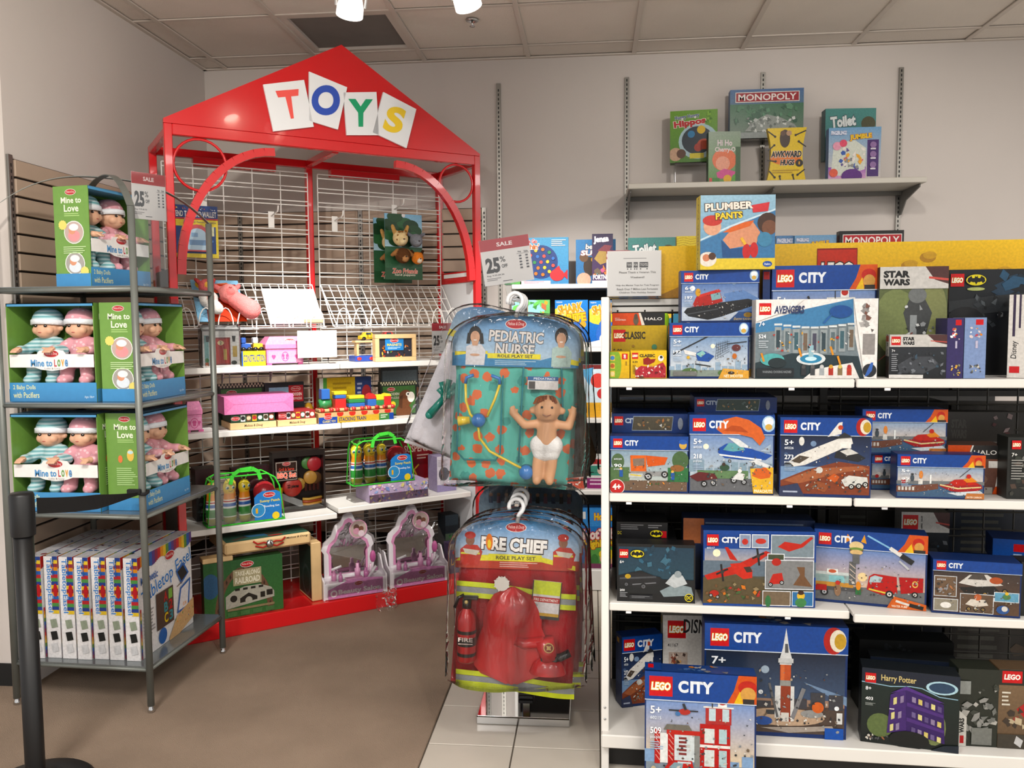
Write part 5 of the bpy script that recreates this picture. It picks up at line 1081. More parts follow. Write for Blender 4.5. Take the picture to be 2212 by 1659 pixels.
    jz1, jz0 = cz + .012, cz - .41
    if kind == 'nurse':
        j = sheet(lerpf([(0, -.21), (.1, -.205), (.5, -.215), (1, -.225)]), lerpf([(0, .2), (.3, .205), (.7, .195), (1, .19)]), jz0, jz1, .02, .035, seed, .004).build('scrub_top', SCRUB, t)
        if full:
            mb = MB(); T = lin('#2b7a80')
            for pts in ([(-.19, -.03), (-.195, -.3), (-.17, -.325), (-.06, -.325), (-.045, -.3), (-.04, -.03)], [(.03, -.0), (.02, -.33)], [(.16, .0), (.17, -.2)]): mb.tube([(x, -.012, cz + z) for x, z in pts], .0035, 6, T)
            mb.build('trim_piping', 'fabric', t)
            mb = MB(); Bc, Yc = lin('#2a6fb4'), lin('#dcbf2c')
            mb.tube([(-.168, -.02, cz - .06), (-.165, -.022, cz - .04), (-.14, -.024, cz - .03)], .006, 8, Bc); mb.tube([(-.05, -.02, cz - .06), (-.052, -.022, cz - .04), (-.08, -.024, cz - .03)], .006, 8, Bc)
            mb.tube([(-.168, -.02, cz - .06), (-.165, -.024, cz - .12), (-.15, -.026, cz - .165), (-.135, -.028, cz - .18)], .0045, 8, Yc); mb.tube([(-.05, -.02, cz - .06), (-.065, -.024, cz - .11), (-.09, -.026, cz - .17)], .0045, 8, Yc)
            mb.cyl((-.12, -.02, cz - .185), (-.12, -.045, cz - .185), .025, .022, 18, Bc); mb.tube([(-.12, -.035, cz - .205), (-.115, -.034, cz - .245), (-.08, -.034, cz - .29), (.0, -.034, cz - .33), (.03, -.034, cz - .345)], .0045, 8, Yc)
            mb.cyl((.048, -.02, cz - .36), (.048, -.046, cz - .36), .027, .022, 18, Bc); mb.cyl((-.15, -.03, cz - .185), (-.19, -.03, cz - .19), .012, .018, 12, Yc); mb.build('stethoscope', 'plastic', t)
            mb = MB(); mb.bbox(.045, .15, -.02, -.017, cz - .075, cz - .03, .001, lin('#d5d3d2')); Art(.105, .045).r(0, 0, 1, .3, '#2c5f94').t('PEDIATRICS', .2, .07, .9, .24, '#dfe6ee', .02).r(.04, .38, .25, .95, '#4a4644').put(mb, (.045, -.02, cz - .075), (1, 0, 0), (0, 0, 1)); mb.build('name_badge', 'print', t)
            S = '#cf9a70'; hx, hz = .115, cz - .135
            bd_ = [((hx, -.035, hz), .046, (hx, -.037, hz - .008), .045, S), ((hx - .05, -.032, hz - .01), .013, (hx - .05, -.032, hz - .01), .013, S), ((hx + .05, -.032, hz - .01), .013, (hx + .05, -.032, hz - .01), .013, S), ((hx, -.03, hz - .06), .032, (hx, -.03, hz - .12), .038, S)]
            for s, hand in ((-1, (hx - .118, -.03, hz - .02)), (1, (hx + .088, -.03, hz - .016))):
                el = (hx + s * .075, -.03, hz - .062); bd_ += [((hx + s * .03, -.03, hz - .055), .016, el, .015, S), (el, .015, hand, .013, S)]
                for q in range(3): bd_.append((hand, .008, (hand[0] + s * (.004 + .006 * q) - s * .008, hand[1] - .004, hand[2] + .022 - .003 * q), .005, S))
                bd_.append((hand, .007, (hand[0] - s * .016, hand[1], hand[2] + .01), .005, S))
                kn = (hx + s * .022 - .005, -.032, hz - .2); bd_ += [((hx + s * .02, -.03, hz - .145), .022, kn, .021, S), (kn, .021, (hx + s * .02 - .008, -.034, hz - .235), .02, S), ((hx + s * .02 - .008, -.034, hz - .24), .018, (hx + s * .022 - .008, -.045, hz - .25), .015, S)]
            dl = obj('cloth_doll', blob(bd_, .0042, 4), 'skin', t); dl['label'] = 'bare cloth baby doll'
            mb = MB()
            for s in (-1, 1): mb.ball((hx + s * .017, -.079, hz + .006), .0042, 8, lin('#15100d'))
            mb.tube([(hx - .014, -.0795, hz - .018), (hx, -.0815, hz - .024), (hx + .014, -.0795, hz - .018)], .0012, 5, lin('#8a4a3a')); mb.build('face', 'plastic', dl)
            rr = random.Random(4); mb = MB()
            for i in range(34): x = rr.uniform(-.038, .03); mb.tube([(hx + x * .6, -.04 - rr.uniform(0, .02), hz + .04), (hx + x, -.055 - rr.uniform(0, .018), hz + .044 - abs(x) * .25), (hx + x * 1.25, -.06 - rr.uniform(0, .012), hz + .03 - abs(x) * .4)], .0028, 5, lin('#8a4a22'))
            mb.build('hair', 'plush', dl)
            dp_ = blob([((hx - .02, -.03, hz - .13), .038, (hx + .02, -.03, hz - .13), .038, '#e4e2e0'), ((hx - .018, -.032, hz - .155), .03, (hx + .018, -.032, hz - .155), .03, '#e4e2e0')], .005, 4); obj('diaper', dp_, 'fabric', dl)
    elif kind == 'fire':
        j = sheet(lerpf([(0, -.2), (.15, -.21), (1, -.235)]), lerpf([(0, .205), (.4, .215), (1, .2)]), jz0 - .01, jz1, .02, .04, seed, .004, col=lin('#96121a')).build('red_jacket', 'fabric', t)
        for z, sl in ((cz - .045, -.03), (cz - .365, -.03)):
            for dz, hh, c in ((0, .018, '#c3cf2e'), (-.019, .02, '#8a8e90'), (-.039, .018, '#c3cf2e')):
                mb = MB(); N_ = 20; vs = []
                for i in range(N_):
                    u = i / (N_ - 1); x = -.212 + .42 * u; y = -.012 - .012 * (1 - (2 * u - 1) ** 4); zz = z + dz + sl * u + .006 * math.sin(5 * u)
                    vs += [(x, y, zz - hh), (x, y, zz)]
                mb.add(vs, [(2 * i, 2 * i + 2, 2 * i + 3, 2 * i + 1) for i in range(N_ - 1)], lin(c)); o = mb.build('reflective_band', 'fabric', t)
        if full:
            # helmet seen from above: crown and long rear brim
            P = []
            mb = MB(); R_ = lin('#b0161c'); prof = []
            for k in range(13):
                v = k / 12; z = cz - .055 - .345 * v; hw = (.1 * math.sqrt(max(0, 1 - (1 - v / .4) ** 2)) + .004) if v < .4 else (.1 + .035 * math.sin((v - .4) / .6 * PI * .8)) * (1 if v < .85 else 1 - ((v - .85) / .15) ** 2 * .75)
                bul = .05 * math.sin(PI * min(1, v / .55)) ** .7 if v < .55 else .012 + .02 * (1 - v)
                prof.append((z, hw, bul))
            vs = []; n = 15
            for z, hw, bul in prof:
                for i in range(n):
                    u = i / (n - 1) * 2 - 1; vs.append((-.012 + u * hw, -.03 - bul * (1 - u * u) ** .8 - .004 * math.cos(u * 9) * (bul < .04), z))
            mb.add(vs, [(j * n + i, (j + 1) * n + i, (j + 1) * n + i + 1, j * n + i + 1) for j in range(12) for i in range(n - 1)], R_, None, True); mb.build('fire_helmet', 'plastic', t)
            mb = MB(); x, z = -.17, cz - .13; D = lin('#b3141a'); K = lin('#141414')
            mb.lathe([(0, -.19), (.03, -.19), (.033, -.183), (.033, -.04), (.026, -.02), (.014, -.005), (.014, .0), (0, 0)], 18, D, Matrix.Translation((x, -.045, z))); e_ = mb.build('extinguisher', 'plastic', t)
            mb = MB()
            for zz, hh in ((-.075, .012), (-.1, .03), (-.155, .012)): mb.lathe([(.0338, zz - hh), (.0338, zz)], 18, K, Matrix.Translation((x, -.045, z)))
            mb.cyl((x, -.045, z), (x, -.045, z + .03), .016, n=12, col=K); mb.bbox(x - .012, x + .04, -.055, -.035, z + .03, z + .042, .003, K); mb.tube([(x - .01, -.045, z + .045), (x - .03, -.05, z + .035), (x - .042, -.05, z + .0)], .006, 8, K); mb.ball((x, -.062, z + .025), .007, 8, lin('#b8a060')); mb.build('extinguisher_trim', 'plastic', e_)
            mb = MB(); Art(.05, .03).t('FIRE', 0, 0, 1, .5, '#e8d8d0', .02).r(0, .7, 1, .8, '#e0c8c0').put(mb, (x - .025, -.0795, z - .155 + .03), (1, 0, 0), (0, 0, 1)); mb.build('print', 'print', e_)
            mb = MB(); a = Art(.06, .06); a.star(.5, .5, .5, '#b9bcc0', 8, .72).o(.5, .5, .3, '#8a8e92'); a.put(mb, (-.08, -.034, cz - .075), (1, 0, 0), (0, 0, 1), clipbox=False); mb.prism([(-.05 + .026 * math.cos(g), cz - .045 + .026 * math.sin(g)) for g in [PI * k / 8 for k in range(16)]], -.033, -.02, lin('#9a9ea2')); mb.build('silver_badge', 'chrome', t)
            mb = MB(); x0, x1, z0_, z1_ = .055, .155, cz - .165, cz - .03; M = Matrix.Translation((.105, 0, cz - .1)) @ Matrix.Rotation(.07, 4, 'Y') @ Matrix.Translation((-.105, 0, -(cz - .1)))
            mb.bbox(x0, x1, -.034, -.03, z0_, z1_, .001, lin('#c9c5c6'), M); a = Art(x1 - x0, z1_ - z0_); a.r(0, 0, 1, .36, '#c3cf2e').r(0, .42, 1, .56, '#a82a2a').t('FIRE DEPARTMENT', .08, .46, .92, .53, '#e8d8d0', .01).r(0, .84, 1, .92, '#b08a2a').r(0, .92, 1, 1, '#1a1a1a').r(0, 0, .03, 1, '#111').r(.97, 0, 1, 1, '#111').o(.14, .66, .06, '#8a8a8a')
            am_ = MB(); a.put(am_, (x0, -.0342, z0_), (1, 0, 0), (0, 0, 1)); mb.add([M @ Vector(p) for p in am_.v], am_.f, None); mb.c[-len(am_.f):] = am_.c; mb.build('badge_holder', 'print', t)
            mb = MB(); D2 = lin('#b51a20'); mb.lathe([(.055, 0), (.056, .004), (.044, .035), (.02, .055), (.0, .056)], 20, D2, Matrix.Translation((.115, -.05, cz - .35)) @ Matrix.Diagonal((1.15, .7, 1, 1))); mb.cyl((.1, -.05, cz - .23), (.12, -.05, cz - .3), .034, .03, 16, D2); mb.tube([(.1, -.05, cz - .24), (.03, -.05, cz - .25), (-.0, -.05, cz - .24)], [.02, .018, .015], 10, D2); b2 = mb.build('megaphone', 'plastic', t)
            mb = MB(); mb.tube([(.115, -.05, cz - .3), (.16, -.055, cz - .29), (.19, -.05, cz - .275)], .014, 10, K); mb.bbox(.09, .15, -.07, -.03, cz - .305, cz - .285, .004, K); mb.build('grip', 'plastic', b2)
            mb = MB(); a = Art(.036, .036); a.o(.5, .5, .5, '#c9a86a', 1, 1, 20).o(.5, .5, .4, '#7a2420', 1, 1, 20).star(.5, .5, .34, '#c9a86a', 4, .5); a.put(mb, (.1, -.086, cz - .265), (1, 0, 0), (0, 0, 1)); mb.build('emblem', 'print', b2)
    else:
        c = {'coat': '#d6d3da', 'brown': '#5b4c3a', 'back': '#4a1a1a'}[kind]
        sheet(lerpf([(0, -.21), (1, -.24)]), lerpf([(0, .21), (1, .22)]), jz0 - .02, jz1, .02, .04, seed, .007, col=lin(c)).build({'coat': 'white_coat', 'brown': 'brown_outfit', 'back': 'red_jacket'}[kind], 'fabric', t)
        if kind == 'coat':
            mb = MB(); T = lin('#147a6c'); mb.tube([(-.17, -.05, cz - .28), (-.14, -.05, cz - .2)], [.017, .012], 12, T); mb.ball((-.172, -.05, cz - .285), .017, 10, T)
            for g in range(7): mb.tube([(-.14, -.05, cz - .2), (-.14 + .035 * math.cos(g * .9), -.05 + .012 * math.sin(g), cz - .175 + .03 * math.sin(g * .9) + .01)], [.008, .012], 8, T)
            mb.build('green_rattle', 'plastic', t)
        if kind == 'brown':
            b = blob([((.18, -.03, cz - .22), .035, (.2, -.03, cz - .34), .045, '#4a3b2c'), ((.19, -.02, cz - .1), .025, (.2, -.02, cz - .18), .02, '#3f5a4a')], .008, 3); obj('plush_prop', b, 'plush', t)
    bh = ch + .43; mb = bag_mesh(w + .05, bh, seed + 5, .01, (.1 if full and kind in ('nurse', 'fire') else .032, .026)); mb.build('clear_bag', 'bag', t, (0, 0, -bh - .055))
    return t
PXM = 2.85 / 1820
costume('bagged pediatric nurse costume with bare cloth doll and stethoscope, frontmost upper set', 'nurse', (-.261, 2.885, 1.61), .03, .03, True, 1)
costume('bagged white coat costume with a green rattle swinging out to the left', 'coat', (-.264, 3.148, 1.61), .0, .36, True, 2)
costume('bagged nurse costume directly behind the front nurse set', 'nurse', (-.262, 2.975, 1.61), .02, .0, False, 3)
costume('bagged brown animal costume at the back right of the upper tier', 'brown', (-.262, 3.062, 1.61), .0, -.05, True, 4)
costume('bagged fire chief costume with helmet and extinguisher, frontmost lower set', 'fire', (-.263, 2.89, .9), .02, .02, True, 6)
for k, (x, y, rz) in enumerate(((-.262, 2.975, .02), (-.262, 3.06, .02))):
    costume(('second', 'third')[k] + ' bagged fire chief costume in the lower row behind the helmet set', 'fire', (x, y, .9), rz, -.01 - .015 * k, False, 8 + k)
costume('bagged costume hung backwards on the rear lower arm, card back showing', 'back', (-.262, 3.46, .93), 0, 0, True, 12)
# ================================================================== printed scenes for the brick-toy boxes
NAVY, BLUE = '#0f2a5e', '#133f8a'
def logo(a, x, y, s):                 # red square mark; x, y top left, s side as a share of the height
    k = s * a.h / a.w; a.r(x, y, x + k, y + s, '#c3171c'); a.t('LEGO', x + k * .08, y + s * .3, x + k * .92, y + s * .7, '#f4f1ea', .045, .12, ('#d8b62c', .05)); return k
def city(w, h, age, num, pcs, fn, band=.24, ls=.17, flag=None, hdr=BLUE, word='CITY'):
    a = Art(w, h); a.r(0, 0, 1, 1, NAVY)
    a.r(.012, band, .985, .965, '#6f8fb4'); fn(a, band); sd = len(fn.__name__) * 7 + len(str(pcs)) + 3; a.scat(sd, 60, .2, band + .12, .97, .9, .011, ['#2a2d30', '#d4d4d0', '#7d8388', '#4a4f55', '#a89a84', '#5a3a2c']); a.scat(sd + 1, 26, .2, .62, .97, .93, .018, ['#33363a', '#8c8f90', '#6a5a48', '#c4c0b8'])
    a.r(0, 0, 1, band, hdr); a.r(0, band, 1, band + .008, '#c9d4e2'); fn.__dict__.get('over', lambda q: None)(a)
    k = logo(a, .04, band * .5 - ls * .5 + .005, ls)
    if word == 'CITY': a.t('C', .04 + k * 1.25, band * .5 - ls * .3, .04 + k * 1.68, band * .5 + ls * .3, '#dfe5ec', .05).t('ITY', .04 + k * 1.76, band * .5 - ls * .3, .04 + k * 2.75, band * .5 + ls * .3, '#dfe5ec', .05)
    if flag == 'fire': fire_corner(a, band)
    elif flag == 'space': a.o(.9, band * .5, band * .52, '#a3231f', .7, 1).o(.93, band * .5, band * .42, '#d9d2bf', .7, 1).o(.945, band * .52, band * .3, '#b58f2c', .7, 1)
    elif flag == 'police': a.o(.93, band * .45, band * .42, '#9fc0da', .8, 1).o(.93, band * .35, band * .3, '#e4eaee', .8, .8).o(.93, band * .62, band * .2, '#c9a24a', .9, .8)
    elif flag == 'cap': a.o(.93, band * .62, band * .3, '#c9a24a', .9, 1).o(.93, band * .4, band * .3, '#2a56a8', 1, .6)
    if age: a.t(age, .05, band + .06, .05 + .05 * len(age), band + .13, '#eef2f6', .02)
    if num: a.t(num, .05, band + .15, .15, band + .18, '#dfe6ee', .01)
    if pcs: a.t(pcs, .05, band + .25, .15, band + .31, '#eef2f6', .02).t('pcs/pzs', .05, band + .325, .15, band + .36, '#dfe6ee', .01)
    if age: a.lines(.05, band + .38, .17, band + .46, 4, '#9fb4cc', 2)
    return a
def fire_corner(a, b):
    a.p([(.74, b), (.8, b * .55), (.84, .0), (1, 0), (1, b)], '#c8521f').p([(.8, b), (.86, b * .5), (.88, b)], '#e0b52c').o(.92, b * .42, b * .36, '#b52a20', .8, .7).o(.925, b * .66, b * .26, '#c9954a', .9, 1).r(.88, b * .82, .98, b, '#2a2420')
def sky(a, b, c1='#5f86b4', c2='#b9c3cc', c3=None, hz=.75): a.r(.012, b, .985, hz, c1, c2); a.r(.012, hz, .985, .965, c3 or '#5d605c')
def wheel(a, x, y, r, hub='#b8bcc0'): a.o(x, y, r, '#17181a').o(x, y, r * .55, hub).o(x, y, r * .25, '#3a3c40')
def skyline(a, y, c, seed=1, n=9):
    rn = random.Random(seed)
    for i in range(n): x = i / n; a.r(x, y - rn.uniform(.04, .16), x + .8 / n, y, c)
def s_heli(a, b):
    sky(a, b, '#6c8db4', '#c4ccd2', '#7d8a80', .85); a.o(.55, .42, .04, '#efe8cf'); skyline(a, .85, '#8ba3b8', 3, 12); a.o(.26, .88, .07, '#4d6a3a', 2, 1).o(.7, .9, .06, '#4d6a3a', 2, 1)
    a.p([(.33, .55), (.4, .5), (.46, .52), (.57, .6), (.5, .7), (.36, .68)], '#1f4a96').p([(.34, .56), (.42, .5), (.46, .55), (.4, .62)], '#7fb5b0').p([(.18, .48), (.34, .54), (.34, .6), (.2, .56)], '#d8d8d6').l([(.05, .56), (.55, .2)], .022, '#1e2022').l([(.33, .74), (.52, .78)], .02, '#1e2022').o(.24, .62, .03, '#cfa63a')
    for i in range(6): a.l([(.6 + .025 * i, .36 - .01 * i), (.58 + .03 * i, .66 - .04 * i)], .006, '#2c3238').l([(.59, .4 + .05 * i), (.76, .33 + .035 * i)], .006, '#2c3238')
    a.o(.84, .45, .06, '#5a2a2c', 1.3, 1).l([(.72, .38), (.97, .34)], .015, '#222').o(.82, .6, .05, '#b5662a', .8, 1).p([(.62, 1), (.68, .82), (1, .86), (1, 1)], '#d09a3c').o(.78, .9, .03, '#3a2c1c', 2, 1).t('NET SHOOTER', .69, .93, .93, .98, '#f0e6cf', .02).r(.05, .87, .35, .95, '#6a6c68')
def s_groom(a, b):
    sky(a, b, '#4a6da8', '#9fb2cc', '#c2cddb', .7); a.p([(.55, .45), (.8, .38), (1, .55), (1, .8), (.6, .8)], '#5d7fb2').o(.15, .34, .05, '#e9eef2')
    a.p([(.04, .8), (.08, .72), (.5, .62), (.86, .55), (.98, .6), (.9, .7), (.5, .9), (.35, .95), (.1, .88)], '#1b1d20').l([(.08, .84), (.48, .74)], .02, '#44484c').p([(.14, .7), (.2, .5), (.5, .4), (.54, .6), (.4, .66)], '#a8241f').p([(.38, .46), (.5, .42), (.52, .54), (.4, .58)], '#7aa3a8').p([(.2, .48), (.48, .36), (.52, .4), (.24, .52)], '#c0322a').o(.22, .42, .07, '#c8952c', .7, 1.1).o(.68, .2, .06, '#b5552a').o(.68, .2, .09, '#6a86ac', .5, 1).p([(.62, .97), (.74, .8), (1, .8), (1, .97)], '#2f4f84').o(.86, .86, .05, '#9a7a34', 1.6, 1).t('SNOW CANNON', .68, .92, .95, .96, '#c9b070', .02)
def s_station(a, b):
    sky(a, b, '#6f8ec2', '#d8c3a0', '#7d8a96', .82); skyline(a, .82, '#7f9fc4', 5, 8)
    a.r(.55, .3, .78, .45, '#a83230').r(.58, .31, .64, .42, '#b9cdd4').r(.7, .31, .76, .42, '#b9cdd4').r(.53, .29, .8, .305, '#d8d8d4').r(.66, .2, .74, .29, '#ecebe8').o(.7, .245, .03, '#b5322a').l([(.61, .3), (.61, .18)], .008, '#333').o(.61, .17, .022, '#d8c88a')
    a.r(.5, .45, .77, .86, '#b0211f').r(.54, .49, .63, .62, '#cfd6d4').r(.67, .49, .74, .62, '#a9c4c8').r(.54, .68, .63, .83, '#cfd6d4').r(.67, .68, .74, .83, '#a9c4c8').r(.5, .635, .77, .66, '#e2e0dc')
    a.r(.09, .52, .14, .83, '#b0211f').r(.21, .55, .27, .83, '#b0211f').r(.45, .55, .5, .84, '#7d7f7c').r(.27, .56, .45, .8, '#c9d2d4').r(.14, .55, .21, .82, '#dfe2e0').r(.2, .52, .5, .56, '#b52a22').p([(.17, .52), (.2, .47), (.4, .47), (.43, .52)], '#6a665c')
    for i in range(5): a.r(.31, .58 + .035 * i, .38, .6 + .035 * i, '#7a2c2a')
    for x in (.1, .22): [a.l([(x, .55 + .05 * i), (x + .04, .6 + .05 * i)], .008, '#d88a80') for i in range(5)]
    a.l([(.22, .34), (.48, .34)], .012, '#2a2c30').o(.36, .35, .035, '#a8322c', 1.3, .8).o(.3, .37, .02, '#3f6a9c').l([(.35, .28), (.37, .33)], .02, '#2a2c30')
    a.p([(.14, .93), (.2, .84), (.26, .79), (.43, .79), (.46, .93), (.4, .96), (.16, .96)], '#b32521').p([(.22, .86), (.27, .81), (.35, .81), (.34, .87)], '#7f9aa4').r(.3, .8, .42, .815, '#c9d4da'); wheel(a, .32, .96, .03); wheel(a, .43, .94, .028)
    a.o(.74, .96, .07, '#d8862c', .8, 1.3).o(.08, .9, .03, '#b8a88a', .8, 1.6).o(.6, .86, .025, '#d8b64a').o(.92, .93, .03, '#b8312a', 2, 1).o(.94, .88, .025, '#d88a4a').r(.03, .95, .18, .985, '#22262a'); a.scat(6, 14, .1, .84, .9, .98, .014, ['#b5a88c', '#22262a', '#8a3028', '#d8c47a'])
def s_truck(a, b):
    sky(a, b, '#7d97ac', '#aeb8b4', '#6a5442', .78); a.o(.1, .45, .14, '#4a6340', .8, 1).o(.9, .42, .16, '#43603a', .9, 1).r(.0, .55, .25, .8, '#4d6b42').r(.74, .55, 1, .8, '#2c6a3c'); a.o(.86, .56, .06, '#8a5a30', 2, 1)
    a.p([(.26, .34), (.46, .34), (.47, .7), (.27, .7)], '#d4642a').p([(.29, .4), (.44, .39), (.44, .52), (.3, .53)], '#7c6a5c').p([(.46, .34), (.74, .37), (.7, .5), (.48, .54)], '#c9561f').r(.26, .62, .72, .7, '#8a8c8c').r(.24, .66, .42, .73, '#b8bcb8'); a.l([(.26, .68), (.4, .7)], .02, '#d8c03a'); wheel(a, .49, .71, .065); wheel(a, .7, .67, .06)
    for x, y in ((.14, .66), (.8, .7)): a.o(x, y - .08, .025, '#d8a83a').r(x - .02, y - .06, x + .025, y + .06, '#27559c')
    a.scat(3, 10, .45, .78, .75, .88, .018, ['#d88a3a', '#c9c9c4', '#2f5a2f']).o(.085, .9, .14, '#e9e4df').o(.085, .9, .13, '#b52a2a').t('4+', .03, .84, .14, .95, '#f2ece6', .04)
def s_para(a, b):
    sky(a, b, '#6684b4', '#b4c2c8', '#5e6064', .8); a.o(.2, .4, .035, '#f0e8d0'); skyline(a, .72, '#7f98a8', 2, 10); a.r(.1, .7, .7, .8, '#5a7a52')
    a.p([(.35, .42), (.44, .36), (.62, .37), (.78, .44), (.98, .5), (.9, .56), (.62, .56), (.42, .54), (.34, .47)], '#1f4a9c').p([(.4, .44), (.47, .35), (.62, .36), (.66, .44), (.52, .46)], '#5b9aa0').p([(.8, .56), (.98, .64), (.96, .68), (.7, .58)], '#d4d8da').p([(.84, .45), (.96, .36), (.95, .46)], '#9fb2c4').p([(.45, .28), (.58, .3), (.74, .42), (.6, .4)], '#cfd4d6').l([(.36, .5), (.85, .56)], .02, '#dfe2e4'); wheel(a, .48, .58, .02); wheel(a, .76, .61, .02)
    a.p([(.0, .78), (.12, .72), (.3, .74), (.34, .8), (.1, .84)], '#5a1e20'); wheel(a, .18, .87, .04); wheel(a, .29, .86, .035); wheel(a, .53, .82, .04); wheel(a, .65, .84, .035); a.p([(.5, .8), (.58, .72), (.66, .74), (.64, .82)], '#d4d6d4').o(.6, .7, .025, '#e2e2e0').o(.42, .66, .05, '#2c4a34', 1.2, .8).o(.41, .62, .022, '#3a2a20')
    a.p([(.76, .98), (.72, .67), (.99, .65), (.99, .98)], '#d8aa34').p([(.74, .76), (.78, .67), (.9, .65), (.97, .72), (.95, .78), (.84, .8)], '#c9602c').t('PARACHUTE', .77, .93, .98, .97, '#f3ead2', .02)
def _para_over(a): a.p([(.32, .18), (.4, .06), (.55, .02), (.7, .06), (.84, .16), (.89, .28), (.83, .38), (.74, .28), (.58, .24), (.4, .24)], '#c9602e').p([(.4, .2), (.5, .13), (.6, .14), (.7, .22), (.58, .21)], '#a8481f')
s_para.over = _para_over
def s_shuttle(a, b):
    a.r(.012, b, .985, .62, '#141d33', '#2c3f66').p([(.012, .95), (.012, .8), (.3, .66), (.65, .55), (.985, .6), (.985, .965), (.012, .965)], '#7a3a22').p([(.05, .8), (.4, .64), (.9, .6), (.985, .64), (.7, .68), (.2, .84)], '#9c5a38').o(.37, .33, .035, '#6f88a8').o(.07, .47, .025, '#44597c')
    a.p([(.08, .58), (.2, .47), (.64, .26), (.78, .24), (.8, .32), (.62, .42), (.28, .6), (.12, .63)], '#d8d6d0').p([(.12, .56), (.22, .48), (.33, .5), (.22, .58)], '#4a3f34').p([(.04, .6), (.1, .56), (.16, .62), (.08, .63)], '#2a2c30').p([(.62, .42), (.76, .38), (.94, .5), (.86, .55), (.6, .5)], '#1f2124').p([(.66, .42), (.76, .38), (.86, .44), (.74, .47)], '#c9c9c4').r(.66, .3, .78, .38, '#e4e2dc').o(.24, .3, .04, '#d2d2cc', .8, 1.4).o(.44, .66, .04, '#c9c9c4')
    a.p([(.68, .78), (.76, .72), (.96, .74), (.97, .82), (.72, .86)], '#cfcfca').p([(.52, .76), (.6, .7), (.66, .74), (.62, .82)], '#c05a2a').p([(.34, .88), (.42, .8), (.56, .84), (.5, .94)], '#8a4a2a')
    for x, y in ((.79, .86), (.87, .85), (.94, .83)): wheel(a, x, y, .035, '#d8d8d4')
    a.p([(.0, 1), (.0, .88), (.2, .83), (.28, 1)], '#2c3452').r(.04, .93, .2, .95, '#aab4c8'); a.scat(5, 12, .3, .72, .7, .92, .016, ['#3a3a3a', '#c05a2a', '#d8d0c4'])
def _sh_over(a): a.p([(.52, .24), (.64, .06), (.68, .05), (.67, .2)], '#d8d6d0').o(.66, .12, .03, '#b5442a').p([(.6, .26), (.7, .18), (.8, .24)], '#26282c')
s_shuttle.over = _sh_over
def s_boat(a, b):
    sky(a, b, '#7f9ab8', '#cfc2b4', '#3d5a78', .68); a.r(0, .6, 1, .68, '#6a6e70').p([(.0, .72), (.25, .7), (.48, .66), (.48, .78), (.24, .86), (.0, .86)], '#6a4030'); 
    for i in range(5): a.r(.02 + .04 * i, .74, .045 + .04 * i, .82, '#c9c4bc')
    a.o(.28, .46, .06, '#d0803a', .7, 1.5).r(.25, .56, .3, .68, '#d8d8d2').r(.38, .46, .4, .66, '#dfe2e0').o(.1, .58, .07, '#c9c4c0', 1, 1).o(.08, .62, .05, '#a8282a').o(.18, .54, .06, '#3a4650', .7, 1.3).o(.18, .45, .025, '#2a2a2a', 1.3, .7)
    a.p([(.48, .7), (.6, .66), (.96, .66), (.98, .74), (.88, .86), (.62, .82)], '#9c2024').p([(.6, .64), (.66, .56), (.82, .54), (.95, .66), (.7, .7)], '#b5281f').l([(.5, .68), (.7, .76), (.96, .72)], .03, '#d9c48a').p([(.58, .86), (.95, .8), (1, .88), (.7, .92)], '#c9d2d8').p([(.76, .56), (.84, .48), (.92, .6), (.8, .62)], '#d8842a').o(.82, .48, .05, '#b52a24').l([(.72, .5), (.84, .3)], .012, '#222').p([(.78, .99), (.8, .86), (1, .86), (1, .99)], '#b5713c').t('WATER CANNON', .8, .93, .97, .97, '#f0e2cc', .02)
